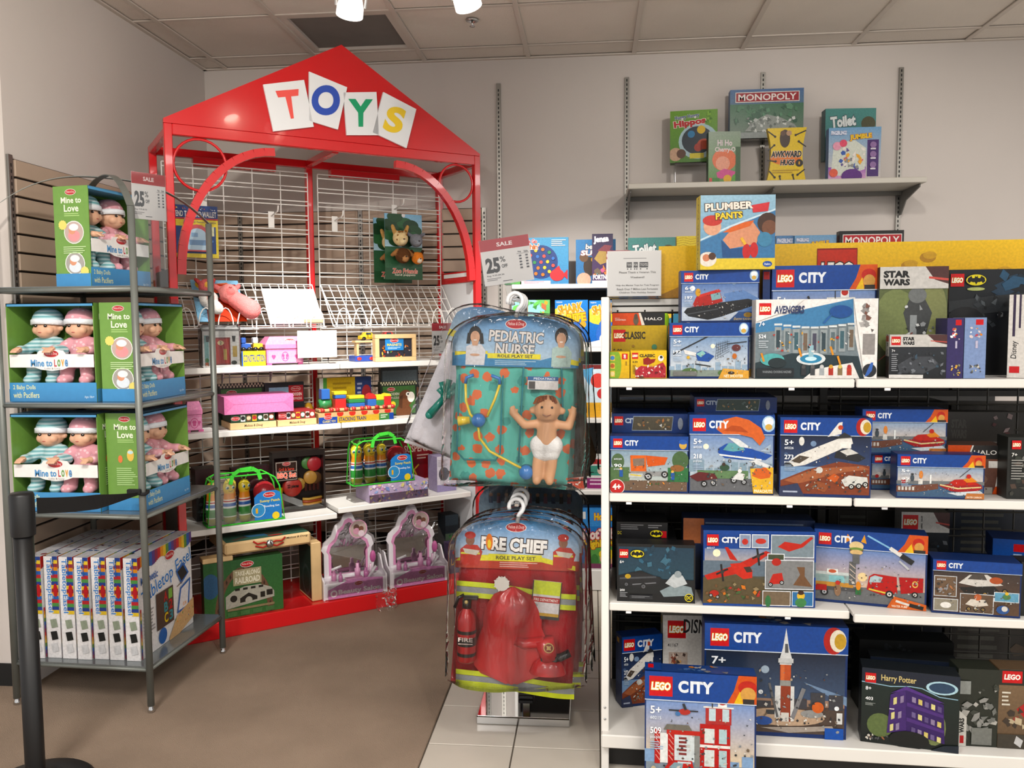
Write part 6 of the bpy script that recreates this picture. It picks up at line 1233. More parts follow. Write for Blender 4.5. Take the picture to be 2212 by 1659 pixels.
def s_plane(a, b):
    sky(a, .24, '#6c7fa0', '#c9b49a', '#4c4a3c', .58); a.o(.12, .3, .05, '#f2e6c4'); a.r(0, .4, 1, .6, '#5a6a78').p([(0, .62), (.3, .58), (.6, .66), (.6, .97), (0, .97)], '#54482f')
    a.p([(.01, .6), (.28, .46), (.56, .26), (.6, .29), (.34, .56), (.04, .66)], '#b32a20').p([(.24, .38), (.19, .22), (.22, .22), (.31, .4)], '#b32a20').p([(.24, .44), (.36, .42), (.44, .52), (.44, .62), (.36, .64), (.28, .56)], '#bf3024').p([(.36, .48), (.42, .47), (.44, .54), (.39, .55)], '#3a2a22')
    for x, y in ((.17, .55), (.49, .33)): a.l([(x - .05, y + .03), (x + .05, y - .04)], .025, '#1a1a1a').l([(x - .01, y - .1), (x + .01, y + .12)], .025, '#1a1a1a').o(x, y, .025, '#33312e')
    a.scat(5, 40, .03, .7, .56, .94, .03, ['#c9722a', '#3f5a30', '#8a7a5a', '#a8322a', '#6a4a2c', '#2c3a22']); a.o(.1, .83, .04, '#a8281f', 1.5, 1); wheel(a, .07, .86, .025); wheel(a, .13, .88, .025)
    W_ = '#dfe4ea'
    for x0, y0, x1, y1, c in ((.32, .04, .42, .22, '#7f8fa8'), (.43, .04, .58, .22, '#8a98ac'), (.6, .04, .98, .34, '#74838c'), (.57, .29, .72, .5, '#3c4430'), (.55, .37, .98, .76, '#77797a'), (.53, .78, .78, .98, '#6c5c48'), (.79, .78, .98, .98, '#2f6a9c')): a.r(x0, y0, x1, y1, W_).r(x0 + .006, y0 + .01, x1 - .006, y1 - .01, c)
    a.p([(.66, .2), (.72, .13), (.86, .16), (.95, .06), (.97, .08), (.88, .2), (.76, .26)], '#b32a20').o(.51, .13, .045, '#b8332a', 1.5, .8).o(.37, .14, .04, '#b8332a').o(.65, .4, .05, '#a8281f', 1.2, 1).p([(.58, .7), (.62, .56), (.7, .54), (.72, .68)], '#b52a22'); wheel(a, .6, .7, .03); wheel(a, .7, .67, .03); a.p([(.8, .7), (.86, .56), (.83, .46), (.9, .46), (.9, .58), (.97, .72)], '#6a4a30').o(.58, .92, .06, '#2f6a3c', .6, 1.3).o(.87, .84, .05, '#d8b03a').o(.87, .8, .04, '#3a2218', 1, .7).o(.87, .93, .06, '#3c7a44', 1.2, 1)
def s_burger(a, b):
    sky(a, b, '#5b7fb8', '#d0b49c', '#66686a', .76); a.o(.44, .62, .06, '#e9cf9a'); a.r(.0, .58, .36, .62, '#c4ccca').r(.0, .62, .36, .72, '#8fa8a6').r(.14, .63, .28, .72, '#7fb8bc').r(0, .72, .36, .78, '#c08a3a').r(.12, .54, .22, .6, '#dfe4de').o(.17, .57, .025, '#c05a3a', 2, 1).r(.0, .78, .38, .83, '#4a4a4c'); a.r(.32, .42, .38, .74, '#5b5d5e')
    for i in range(4): a.l([(.325, .45 + .07 * i), (.375, .51 + .07 * i)], .01, '#c9b8a8')
    a.p([(.5, .6), (.54, .56), (.74, .58), (.75, .8), (.62, .84), (.48, .78)], '#b0201f').p([(.51, .61), (.55, .58), (.62, .6), (.6, .67), (.5, .68)], '#a9c0c6').p([(.76, .58), (.97, .57), (.97, .76), (.78, .8)], '#a81c1e').o(.9, .66, .045, '#d8b65a', .8, 1).o(.9, .66, .03, '#a81c1e', .8, 1).l([(.5, .77), (.7, .82)], .02, '#d8c24a'); wheel(a, .68, .82, .05, '#d8d4cc'); wheel(a, .9, .8, .04, '#d8d4cc'); wheel(a, .1, .86, .05); a.p([(.0, .84), (.03, .76), (.12, .76), (.12, .84)], '#b0201f').o(.22, .82, .06, '#8a6a50', .7, 1.4).o(.22, .72, .03, '#b8322a').r(.38, .78, .43, .86, '#2c6a3c').o(.405, .74, .05, '#d8852c', .6, 1.2)
    a.p([(.66, 1), (.72, .84), (1, .92), (1, 1)], '#c9602a').l([(.74, .9), (.85, .94)], .03, '#d8d4cc').l([(.86, .94), (.97, .97)], .05, '#1e1c1a').t('WATER PUMP', .7, .955, .84, .985, '#f2dfc8', .02)
def _bu_over(a):
    a.o(.38, .2, .09, '#d9c08a', 1, .7).o(.38, .25, .08, '#5a3a20', 1.1, .4).o(.38, .24, .08, '#6a8a3a', 1.1, .25).o(.38, .285, .08, '#d0b078', 1, .45).p([(.28, .16), (.3, .04), (.34, .12)], '#d8862c').p([(.42, .14), (.45, .04), (.47, .16)], '#d8962c').r(.35, .31, .41, .44, '#5b5d5e')
    a.l([(.48, .05), (.68, .2)], .022, '#7fb4d8').l([(.68, .2), (.77, .28)], .05, '#d8d8d4').l([(.78, .29), (.87, .37)], .07, '#1e2022').l([(.76, .36), (.84, .46)], .025, '#b8bcc0')
s_burger.over = _bu_over
def s_rover(a, b):
    a.r(.012, b, .985, .965, '#39302e', '#5a4230'); a.p([(.3, .42), (.42, .26), (.62, .24), (.72, .34), (.8, .42), (.55, .48)], '#c9c6c0').p([(.4, .34), (.46, .24), (.58, .23), (.62, .34)], '#4a4440').o(.72, .34, .09, '#a8502c', 1.2, .7).p([(.3, .5), (.7, .44), (.8, .6), (.4, .64)], '#1c1b1a')
    for x, y in ((.6, .6), (.73, .56), (.82, .53)): wheel(a, x, y, .05, '#a88748')
    for x0, y0, x1, y1, c in ((.02, .3, .28, .68, '#6a5440'), (.02, .72, .3, .95, '#8a8474'), (.32, .6, .7, .96, '#5c4838'), (.7, .54, .98, .72, '#5f98b4')): a.r(x0, y0, x1, y1, '#cfd4d8').r(x0 + .008, y0 + .012, x1 - .008, y1 - .012, c)
    a.o(.16, .84, .07, '#e2e0da', 1.3, .8).p([(.38, .8), (.44, .7), (.6, .7), (.64, .8), (.5, .84)], '#d0c8bc').o(.52, .66, .06, '#b5603a'); [wheel(a, x, .88, .04, '#a88748') for x in (.42, .5, .58)]; a.o(.84, .62, .05, '#4a7a4a', 1.3, 1).o(.84, .56, .03, '#d8b03a').o(.8, .86, .08, '#2a4f8a', 1.3, 1).o(.82, .84, .05, '#c9c6c0'); a.scat(3, 20, .04, .4, .26, .64, .03, ['#a8704a', '#3a3430', '#8a8a8c'])
def s_rocket(a, b):
    a.r(.012, b, .985, .7, '#10192c', '#3c4f6c').r(.012, .66, .985, .72, '#9a7a66').r(.012, .72, .985, .965, '#4a3c34').o(.43, .4, .035, '#93a4b4').p([(.7, .5), (1, .62), (1, .7)], '#6d86a4'); skyline(a, .74, '#3a3a40', 4, 8); a.o(.56, .82, .16, '#b59a80', 2.2, .5)
    a.r(.535, .34, .61, .86, '#b5512c').r(.54, .34, .565, .86, '#c9683c').r(.535, .54, .61, .86, '#8a3a24').r(.535, .49, .61, .54, '#8a8a86').r(.53, .31, .615, .35, '#c4c6c6').r(.545, .78, .6, .86, '#d0ccc4').r(.5, .54, .54, .83, '#cfd0ce').r(.61, .54, .635, .83, '#cfd0ce').r(.44, .76, .5, .8, '#33363a')
    a.l([(.46, .52), (.52, .82)], .02, '#5a5a5c').l([(.7, .56), (.62, .84)], .035, '#77777a').o(.42, .86, .05, '#2a4f96', 1.6, .8).p([(.4, .92), (.7, .9), (.9, .88), (.92, .92), (.6, .96)], '#9a9086').o(.76, .78, .06, '#8a8a88', 1.6, .6).o(.8, .72, .05, '#c9602c').r(.93, .76, .97, .86, '#cfd0ce').r(.85, .9, .98, 1, '#1c4fa4').o(.4, .6, .02, '#e8eef2').o(.93, .72, .02, '#e8eef2'); a.scat(7, 24, .45, .8, .95, .92, .014, ['#2c2c2e', '#c9b8a4', '#7a6a5c', '#d8d4cc'])
def _ro_over(a): a.p([(.572, .02), (.55, .2), (.528, .3), (.617, .3), (.594, .2)], '#c9cbcb').p([(.565, .16), (.585, .16), (.59, .24), (.565, .24)], '#4a4c50').r(.52, .29, .625, .33, '#b8baba')
s_rocket.over = _ro_over
def bat(a, cx, cy, r):
    a.o(cx, cy, r, '#0c0c0c', 1.75, 1.06, 26).o(cx, cy, r * .94, '#d9c92c', 1.72, 1, 26); R = r * a.h / a.w
    P = [(-1.35, -.35), (-.8, -.7), (-.62, -.3), (-.28, -.35), (-.2, -.75), (-.08, -.55), (.08, -.55), (.2, -.75), (.28, -.35), (.62, -.3), (.8, -.7), (1.35, -.35), (1.5, .2), (1.1, .55), (.85, .25), (.5, .4), (.25, .35), (0, .8), (-.25, .35), (-.5, .4), (-.85, .25), (-1.1, .55), (-1.5, .2)]
    a.p([(cx + p[0] * R * .98, cy + p[1] * r) for p in P], '#0c0c0c')
def a_bat(w, h):
    a = Art(w, h); a.r(0, 0, 1, 1, '#131416').r(.02, .05, .98, .6, '#1b3648', '#23404e').scat(4, 22, .25, .05, .75, .5, .06, ['#2c5870', '#1a3444', '#3a6478']).p([(.02, .55), (.3, .45), (.6, .6), (.98, .6), (.98, .85), (.02, .85)], '#15181a').p([(.55, .8), (.75, .66), (.95, .72), (.98, .86), (.6, .9)], '#7f8e92')
    a.p([(.02, .6), (.15, .5), (.35, .5), (.56, .56), (.54, .68), (.3, .76), (.05, .7)], '#1c1d20').l([(.04, .6), (.5, .56)], .03, '#45484c').o(.14, .56, .05, '#b5942a', 1, .8).l([(.2, .7), (.5, .66)], .02, '#6a6c70'); wheel(a, .34, .73, .06, '#5a5c60'); wheel(a, .12, .7, .05, '#5a5c60'); a.p([(.62, .66), (.72, .5), (.84, .52), (.9, .66), (.74, .74)], '#b4babc').o(.78, .5, .06, '#8e989c')
    k = logo(a, .03, .09, .15); bat(a, .26, .165, .07); a.t('6+', .035, .28, .09, .335, '#e6e8ea', .02).t('200', .035, .78, .1, .82, '#e6e8ea', .02).lines(.035, .84, .14, .93, 4, '#8a8c90').r(.16, .88, .46, .95, '#24262a').lines(.19, .895, .43, .94, 2, '#6a6c70').o(.92, .9, .07, '#d9c92c', 1, 1).o(.92, .9, .058, '#15161a', 1, 1).t('DC', .89, .87, .95, .93, '#d9c92c', .04); return a
def a_av(w, h):
    a = Art(w, h); a.r(0, 0, 1, 1, '#e2e0dd').p([(0, .3), (.42, .12), (.8, .0), (.82, .5), (.9, 1), (.0, 1)], '#3f78a4').p([(.0, .42), (.8, .3), (.85, .7), (.9, 1), (0, 1)], '#6f7c82').p([(0, .8), (.3, .68), (.85, .72), (.9, 1), (0, 1)], '#23343a')
    for i in range(9): x = .16 + i * .075; y = .36 + .03 * math.cos((i - 4) * .5); a.r(x, y, x + .055, y + .3, '#8d979a').r(x + .012, y + .04, x + .044, y + .26, ['#2f4048', '#54646a', '#3a5a64', '#6a5a4a', '#445'][i % 5]).r(x - .005, y - .045, x + .06, y - .02, '#c9d0d2')
    a.o(.46, .75, .1, '#cfd6d8', 1.8, .8).o(.46, .75, .075, '#2f7ea4', 1.8, .75).o(.46, .75, .04, '#bfe0ea', 1.8, .7).r(.44, .58, .48, .72, '#8fb4c0').o(.14, .76, .1, '#4fa0a0', 1.5, .8).o(.18, .8, .08, '#1d2a2e', 1.4, .8).o(.7, .16, .1, '#1f4a8a', 1.4, .8).l([(.62, .2), (.56, .3)], .02, '#2a5a9a')
    for x, y in ((.36, .62), (.62, .6), (.05, .68), (.68, .72)): a.l([(x, y), (x + .02, y + .1)], .025, '#d08a2c')
    a.scat(8, 30, .12, .42, .78, .66, .018, ['#a8342a', '#c9983a', '#d8d8d8', '#2a3038']).p([(.4, 1), (.5, .88), (.8, .8), (.86, 1)], '#dcd9d5'); 
    for i in range(6): a.r(.38 + .075 * i, .86, .42 + .075 * i, .96, ['#2a2c30', '#3a3c40', '#9aa0a4', '#a8342a', '#7a6a4a', '#b03a2a'][i]).o(.4 + .075 * i, .85, .025, ['#444', '#555', '#bbb', '#c9983a', '#c9b25a', '#a33'][i])
    a.p([(.8, .0), (1, 0), (1, 1), (.9, 1)], '#e4e2df').scat(3, 16, .87, .05, .97, .4, .05, ['#8a8886', '#5a5452', '#6f4a3e', '#a8a6a4']).r(.88, .44, .98, .7, '#8a8684').o(.94, .9, .085, '#23262c', 1, 1, 24).p([(.9, .98), (.95, .8), (.97, .8), (.96, .9), (.93, .96)], '#3a63b0'); a.p([(0, .28), (0, 0), (.4, 0), (.3, .12)], '#e2e0dd'); k = logo(a, .025, .045, .15); a.t('AVENGERS', .15, .08, .4, .18, '#26325a', .04, .15); a.t('7+', .025, .28, .075, .34, '#eef2f6', .02).t('524', .025, .44, .085, .49, '#eef2f6', .02).lines(.025, .52, .11, .62, 4, '#b9c4cc').r(.01, .87, .32, .98, '#1c2226').t('WARNING: CHOKING HAZARD', .06, .9, .3, .93, '#8a9094', .01); return a
def a_sw(kind):
    def f(w, h):
        a = Art(w, h); a.r(0, 0, 1, 1, '#1d2018')
        if kind == 'walker': a.r(0, .2, 1, 1, '#56603a', '#23261c').o(.25, .5, .25, '#6f7a4a', .8, 1.2).o(.8, .45, .2, '#7a7f50', .6, 1.6).p([(.36, .42), (.44, .3), (.66, .28), (.78, .42), (.7, .62), (.45, .62)], '#3c3f40').r(.46, .44, .56, .62, '#8a9092').p([(.42, .6), (.5, .64), (.34, .95), (.26, .95)], '#3a3c3c').p([(.58, .62), (.66, .6), (.74, .95), (.62, .95)], '#303232').o(.56, .26, .08, '#6a6e6e', 1, .9).o(.58, .8, .08, '#3a2a20', 1.4, 1).l([(.0, .86), (.5, .6)], .012, '#7a4038').r(.56, .86, .66, 1, '#a82a24'); a.scat(2, 30, .35, .35, .8, .9, .025, ['#2a2c2c', '#8a8e90', '#55595a', '#c9cccc'])
        else: a.r(0, .28, 1, 1, '#23282e', '#15181c').p([(.15, .7), (.4, .5), (.75, .5), (.9, .7), (.6, .9), (.2, .88)], '#3c4046').scat(5, 40, .15, .42, .95, .9, .045, ['#4a4e55', '#2a2d32', '#70757c', '#3a4f60', '#1c1f24'])
        a.r(0, 0, 1, .2 if kind == 'walker' else .28, '#c3c1bd'); hb = .2 if kind == 'walker' else .28
        a.p([(.66, 0), (1, 0), (1, hb * .8), (.8, hb * .6)], '#4a2c2a').l([(.72, hb * .5), (1, hb * .6)], .02, '#c05048')
        if kind == 'walker': a.t('STAR', .05, .035, .44, .1, '#141414', .06).t('WARS', .05, .11, .44, .17, '#141414', .06)
        else: k = logo(a, .03, .04, .2); a.t('STAR', .04 + k * 1.15, .05, .44, .135, '#141414', .06).t('WARS', .04 + k * 1.15, .15, .44, .235, '#141414', .06).t('7+', .04, .34, .1, .4, '#e8eaec', .02).lines(.04, .44, .16, .86, 9, '#8a8e94').r(0, .92, .6, 1, '#dcdad6')
        return a
    return f
def a_batbig(w, h):
    a = Art(w, h); a.r(0, 0, 1, 1, '#10161c', '#0c0e10').scat(5, 20, .4, .02, 1, .3, .07, ['#1c3448', '#142430', '#244a66']).p([(0, .3), (.4, .25), (1, .2), (1, .35), (.3, .42), (0, .4)], '#25292c').scat(3, 26, .05, .22, .95, .6, .035, ['#2f3438', '#4a5054', '#1a1c1e', '#6a6e70']).o(.22, .5, .05, '#b59a3a', 1.4, .8).o(.15, .55, .2, '#121416'); k = logo(a, .01, .04, .12); bat(a, .01 + k * 1.9, .1, .055); a.o(.01 + k * 1.9, .185, .02, '#a8b06a', 4, .8); return a
def a_classic(v):
    def f(w, h):
        a = Art(w, h); a.r(0, 0, 1, 1, '#dcb51f' if v != 1 else '#b89a1c', '#c9a01c' if v != 1 else '#8f7a1a')
        if v == 0: a.r(0, 0, .35, 1, '#7aa02c').o(.3, .5, .6, '#7aa02c', .35, 1); [a.r(.03, .12 + .3 * i, .26, .34 + .3 * i, '#cfb04a') for i in range(3)]; [a.o(.14, .23 + .3 * i, .08, c) for i, c in enumerate(('#3f7ab0', '#a85a2a', '#d8c48a'))]; a.r(.62, .07, .9, .28, '#c3171c').t('LEGO', .66, .13, .86, .22, '#f4f1ea', .05, .1, None, -PI / 2).lines(.8, .36, .86, .7, 1, '#8a6a10')
        elif v == 1: logo(a, .04, .08, .24); a.t('CLASSIC', .22, .12, .62, .27, '#2a2410', .04).t('5-99', .04, .46, .2, .56, '#2a2410', .02); rn = random.Random(2); [a.o(i / 40, .8 + .12 * math.sin(i * .31) - .14 * math.exp(-((i - 23) / 6) ** 2), .08, rn.choice((['#2f5a8a', '#23406a', '#3a6a9a'] if i < 16 else ['#9a4a7a', '#b5689a', '#7a3a6a'] if i < 29 else ['#3f7a3a', '#2c5a2c', '#5a9a4a'])), 1, 1, 6) for i in range(41)]; a.r(0, .9, 1, 1, '#2f4f5a'); a.o(.78, .42, .05, '#3f7a5a').o(.4, .4, .025, '#8a6a20')
        else: logo(a, .04, .08, .22); a.t('CLASSIC', .25, .13, .68, .24, '#2a2410', .05).t('4-99', .05, .38, .2, .45, '#2a2410', .02).p([(.35, .3), (.48, .24), (.56, .32), (.7, .3), (.66, .42), (.5, .52), (.36, .5)], '#8a2018').o(.84, .28, .11, '#e4e0dc', .9, 1).o(.85, .24, .05, '#222').p([(.1, .7), (.3, .55), (.6, .6), (.9, .42), (.98, .6), (.98, .98), (.15, .98)], '#a82a35').scat(4, 34, .15, .55, .97, .95, .05, ['#b8333c', '#8a1c22', '#d0707a', '#e8d8d0', '#6a1418']).lines(.06, .52, .16, .85, 7, '#8a6a10').o(.3, .95, .06, '#5a3020', 1.6, .7)
        return a
    return f
def a_halo(w, h):
    a = Art(w, h); a.r(0, 0, 1, 1, '#c9481c').p([(.5, 0), (1, 0), (1, 1), (.58, 1)], '#151517').p([(.5, 0), (.54, 0), (.62, 1), (.56, 1)], '#d8d2c8').o(.45, .6, .4, '#5a5040', .55, 1).o(.45, .3, .25, '#4a4238', .6, 1).t('HALO', .62, .38, .95, .6, '#e8e6e2', .01).t('MEGA', .05, .38, .14, .46, '#e8c0b0', .01).t('CONSTRUX', .05, .5, .26, .62, '#f0d8cc', .03); return a
def a_halobig(w, h):
    a = Art(w, h); a.r(0, 0, 1, .28, '#1c1b1b').p([(0, 0), (.42, 0), (.34, .28), (0, .28)], '#c04a20').l([(.44, 0), (.36, .28)], .03, '#d4cfc8').t('HALO', .46, .1, .86, .19, '#dedbd6', .01).r(0, .28, 1, 1, '#6a4436', '#5a3c34').o(.35, .7, .2, '#7a5a4a', 2, .8).o(.2, .55, .06, '#3a3442', 1.6, 1).p([(.9, .45), (1, .4), (1, .8), (.85, .85)], '#cfcac4').p([(.8, 1), (.85, .85), (1, .78), (1, 1)], '#c04a20').r(.5, .86, .8, 1, '#9a948c').r(.72, .32, .92, .46, '#d8d5cf'); a.scat(3, 20, .05, .4, .8, .9, .05, ['#8a5a48', '#4a3430', '#7f7a78', '#a86a50']); return a
def a_dark(seed, head=None, c='#1c1e1c'):
    def f(w, h):
        a = Art(w, h); a.r(0, 0, 1, 1, c).scat(seed, 34, .08, .25, .95, .95, .06, ['#2c302a', '#3a3a34', '#55544c', '#4a3a30', '#6a6a66']); k = logo(a, .06, .05, .14)
        if head: a.t(head, .06 + k * 1.2, .07, .9, .17, '#9a9a96', .02)
        a.t('7+', .06, .25, .16, .31, '#dcdcd8', .02).lines(.06, .36, .3, .7, 8, '#8e8e8a', seed); return a
    return f
def a_disney(w, h):
    a = Art(w, h); a.r(0, 0, 1, 1, '#d2cfca'); logo(a, .08, .06, .2); a.t('DISNEY', .34, .04, .95, .2, '#1a1a1c', .02, .1).t('41167', .08, .32, .26, .36, '#4a4a4c', .01).r(.1, .42, .42, .62, '#b8a89c').scat(3, 24, .11, .43, .41, .61, .03, ['#8a4a3a', '#d8c8b8', '#4a3a34', '#c9a06a']).r(.68, .4, .96, .86, '#a9a7a5').lines(.1, .68, .5, .9, 6, '#aaa7a4'); return a
def a_bus(w, h):
    a = Art(w, h); a.r(0, 0, 1, 1, '#101a1c').r(0, .18, 1, 1, '#14231f', '#101614').o(.75, .7, .2, '#6f7a4a', .7, 1.2).o(.2, .75, .16, '#5a6a3c', 1, 1).r(0, 0, 1, .18, '#141c2c'); a.l([(0, .185), (.3, .215), (.5, .19), (.62, .2), (.8, .29), (.98, .3)], .012, '#8fb4c8'); a.o(.82, .17, .11, '#a9ccd8', 1.7, .8).o(.82, .17, .09, '#28405a', 1.7, .75)
    k = logo(a, .035, .06, .13); a.t('Harry Potter', .2, .065, .56, .17, '#c9b67a', .02); a.t('8+', .04, .24, .1, .29, '#e8eaec', .02).t('403', .04, .38, .12, .425, '#e8eaec', .02).lines(.04, .46, .15, .5, 3, '#9aa09c')
    P, P2 = '#3f2468', '#32195a'
    a.p([(.3, .32), (.45, .22), (.47, .78), (.27, .84)], P).p([(.45, .22), (.84, .38), (.86, .9), (.47, .8)], P2).p([(.3, .3), (.46, .19), (.85, .36), (.8, .36), (.46, .24)], '#4f2f7c').p([(.47, .4), (.84, .52), (.84, .56), (.47, .45)], '#4a2c74').p([(.47, .6), (.85, .72), (.85, .76), (.47, .65)], '#4a2c74')
    for q in range(3):
        for i in range(5): x = .52 + i * .065; y = .3 + q * .2 + (x - .47) * .34; a.p([(x, y), (x + .04, y + .014), (x + .04, y + .084), (x, y + .07)], ['#8a7a9a', '#c9b86a', '#6a5a8a', '#d8cf8a', '#5a4a7a'][(i + q * 2) % 5])
    for x, y in ((.33, .36), (.4, .33), (.31, .56), (.38, .54), (.3, .72), (.36, .7)): a.p([(x, y), (x + .035, y - .02), (x + .035, y + .07), (x, y + .09)], '#d2c987' if x < .36 else '#8a7a9a')
    a.o(.5, .9, .12, '#0c0f0e', 2, 1).p([(.72, 1), (.85, .92), (1, .9), (1, 1)], '#15202c').scat(3, 12, .05, .88, .28, .96, .02, ['#8a5a3a', '#c9c4b8', '#4a4a4c']).r(.29, .5, .34, .515, '#d8d4dc'); return a
def a_top(w, h, c='#15356e', seed=3): return Art(w, h).r(0, 0, 1, 1, c).scat(seed, 16, .3, .15, .8, .85, .16, ['#3a5a8a', '#6a6a6c', '#a8642c', '#22406e', '#8a8a8c'])
def a_edge(txt='CITY', bg='#152f66', win=('#3c4a44', '#5a6a66')):
    def f(w, h):
        a = Art(w, h); a.r(0, 0, 1, 1, bg); k = logo(a, .03, .14, .46)
        if txt == 'CITY': a.t('CITY', .03 + k * 1.2, .22, .03 + k * 2.9, .5, '#a8b4c4', .05)
        a.p([(.28, .12), (.8, .12), (.78, .88), (.26, .88)], '#8a9aac').p([(.285, .15), (.795, .15), (.775, .85), (.265, .85)], win[0]).scat(4, 16, .3, .3, .76, .8, .12, ['#2a2c2e', '#8a7a5a', win[1], '#a86a3a', '#c9c9c4']).o(.89, .5, .22, '#7a8290', .6, 1.4); return a
    return f
# ================================================================== white gondola with brick-toy boxes
GA = math.radians(-2); G0 = Vector((.025, 2.75, 0)); GU = Vector((math.cos(GA), math.sin(GA), 0)); GN = Vector((-GU.y, GU.x, 0))
def gp(s, d, z): return G0 + GU * s + GN * d + Vector((0, 0, z))
def gsz(px, py, d):
    q = onP(px, py, G0 + GN * d, GN); return (q - G0).dot(GU), q.z
GW, GD = 1.75, .42; ZG = [.151, .59, .956, 1.333]; SB = .79
gond = thing('toy_gondola', 'white gondola shelving with four tiers and a dark wire back', 'shelving unit', G0, GA)
MB().bbox(0, .025, .0, GD, 0.004, 1.597, .002).build('end_panel', 'white_metal', gond)
for z in (.19, .23): MB().cyl((.0125, -.0015, z), (.0125, .0, z), .004, n=10).build('screw', 'chrome', gond)
MB().bbox(.0, GW, -.03, GD, .104, ZG[0] - .001, .004).build('deck', 'shelf_white', gond)
MB().box(.02, GW, .06, .09, 0.004, .103).build('kick_plate', 'gond_dark', gond)
for z, off in ((ZG[1], -.03), (ZG[2], -.004), (ZG[3], 0)):
    for s0, s1, d0, dz in ((.027, SB, 0, 0), (SB + .006, GW, off, 0)):
        mb = MB(); mb.bbox(s0, s1, d0, d0 + .016, z - .028, z - .001, .003); mb.box(s0, s1, d0 + .016, GD - .012, z - .012, z - .0012); mb.build('shelf', 'shelf_white', gond)
    for s in (.09, .6, SB + .1, SB + .62): MB().bbox(s - .009, s + .009, .004, .01, z - .037, z - .0285, .001).build('label_tab', 'white_plastic', gond)
    for s in (.4, .72, SB + .03): MB().prism([(0, 0), (0, -.05), (.01, -.05), (.05, -.01), (.05, 0)], -.002, .002, None, Matrix.Translation((s, GD - .014, z - .013)) @ Matrix.Rotation(-PI / 2, 4, 'Z')).build('shelf_bracket', 'gond_grid', gond)
mb = MB()
for s in [.05 + .1 * k for k in range(18)]: mb.tube([(s, GD - .004, .16), (s, GD - .004, 1.56)], .0035, 5)
for z in [.2 + .09 * k for k in range(16)]:
    mb.tube([(.03, GD - .008, z), (GW, GD - .008, z)], .0035, 5); mb.tube([(.03, GD - .008, z + .025), (GW, GD - .008, z + .025)], .003, 5)
mb.build('wire_grid', 'gond_grid', gond)
for s in (.03, SB - .012): MB().bbox(s, s + .028, GD - .002, GD + .03, .004, 1.56, .002).build('upright', 'gond_grid', gond)
MB().bbox(.027, GW, GD - .005, GD + .03, 1.545, 1.6, .003).build('top_rail', 'white_metal', gond)
# rear side shelves, seen as dark strips through the grid
for z in (.5, .87, 1.24): MB().box(.03, GW, GD + .032, GD + .36, z, z + .0205).build('rear_shelf', 'gond_dark', gond)
REAR = [(.004, .48), (.522, .34), (.892, .325), (1.262, .26)]
for ti, (z, hmax) in enumerate(REAR):
    for k, (s0, s1) in enumerate(((.04, .43), (.44, .82), (.83, 1.24), (1.25, 1.7))):
        hh_ = hmax * (1, .96, .985, .94)[(k + ti) % 4]; c = ('#1d1f24', '#26221f', '#1a2230', '#2a2620')[(k * 3 + ti) % 4]
        lb = ('first', 'second', 'third', 'fourth')[k] + ' dark carton from the left, far side of gondola, behind ' + ('the deck', 'third tier', 'second tier', 'top tier')[ti]
        w_, o_ = s1 - s0, Art(s1 - s0, hh_)
        o_.r(0, 0, 1, 1, c).lines(.1, .15, .45, .6, 6, '#4a4a44', k).scat(k + ti, 10, .5, .2, .95, .8, .06, ['#3a3a36', '#4a3c30', '#2c3440'])
        carton('dark_carton', lb, 'toy box', w_, hh_, .2, gp((s0 + s1) / 2, GD + .05, z), GA, c, o_, group='cartons on the far side of the gondola')
def gfit(pxl, pxr, pyt, d, z):
    s0, s1 = gsz(pxl, pyt + 30, d)[0], gsz(pxr, pyt + 30, d)[0]; zt = gsz((pxl + pxr) / 2, pyt, d)[1]
    return s1 - s0, zt - z, (s0 + s1) / 2
def gbox(label, pxl, pxr, pyt, d, z, depth, art, body=NAVY, rot=0, name='brick_toy_box', cat='toy box', tilt=0, group='brick toy boxes on the gondola', **kw):
    w, h, s = gfit(pxl, pxr, pyt, d, z); w /= math.cos(rot)
    o = carton(name, label, cat, w, h, depth, gp(s, d, z), GA + rot, body, art(w, h) if art else None, tilt=tilt, group=group, **kw); o['_h'] = h; return o
Z1, Z2, Z3, Z4 = ZG[3], ZG[2], ZG[1], ZG[0]
C = lambda *q, **k: (lambda w, h: city(w, h, *q, **k))
# top tier
gbox('yellow and green box side standing next to the white end panel', 1317, 1360, 760, .02, Z1, .1, a_classic(0), '#d3ab1c')
gbox('small yellow brick toy box with red models, top tier', 1362, 1440, 757, .02, Z1, .09, a_classic(2), '#d3ab1c')
o = gbox('large olive yellow brick toy box behind the small yellow ones', 1320, 1440, 703, .13, Z1, .06, a_classic(1), '#8f7a1a')
gbox('narrow orange and black box lying on the large olive yellow box', 1323, 1436, 676, .13, Z1 + o['_h'] + .001, .09, a_halo, '#151517')
gbox('blue police helicopter brick box with net shooter, front of top tier', 1446, 1618, 697, .02, Z1, .06, C('5+', '60207', '192', s_heli, flag='police'), left=Art(.06, .19).r(0, 0, 1, 1, NAVY).r(.2, .05, .8, .2, '#c3171c'))
o = gbox('blue brick box hidden behind the police helicopter box', 1450, 1625, 697, .11, Z1, .18, C('5+', '', '', s_heli))
zz = Z1 + o['_h'] + .001
o2 = gbox('snow groomer brick box standing on the stack behind the helicopter box', 1471, 1640, 584, .12, zz, .06, C('6+', '60222', '197', s_groom, flag='police'))
gbox('second snow groomer brick box directly behind the first', 1468, 1638, 584, .192, zz, .06, C('6+', '60222', '197', s_groom, flag='police'))
w, h, s = gfit(1512, 1677, 421, .1, zz + o2['_h'] + .001)
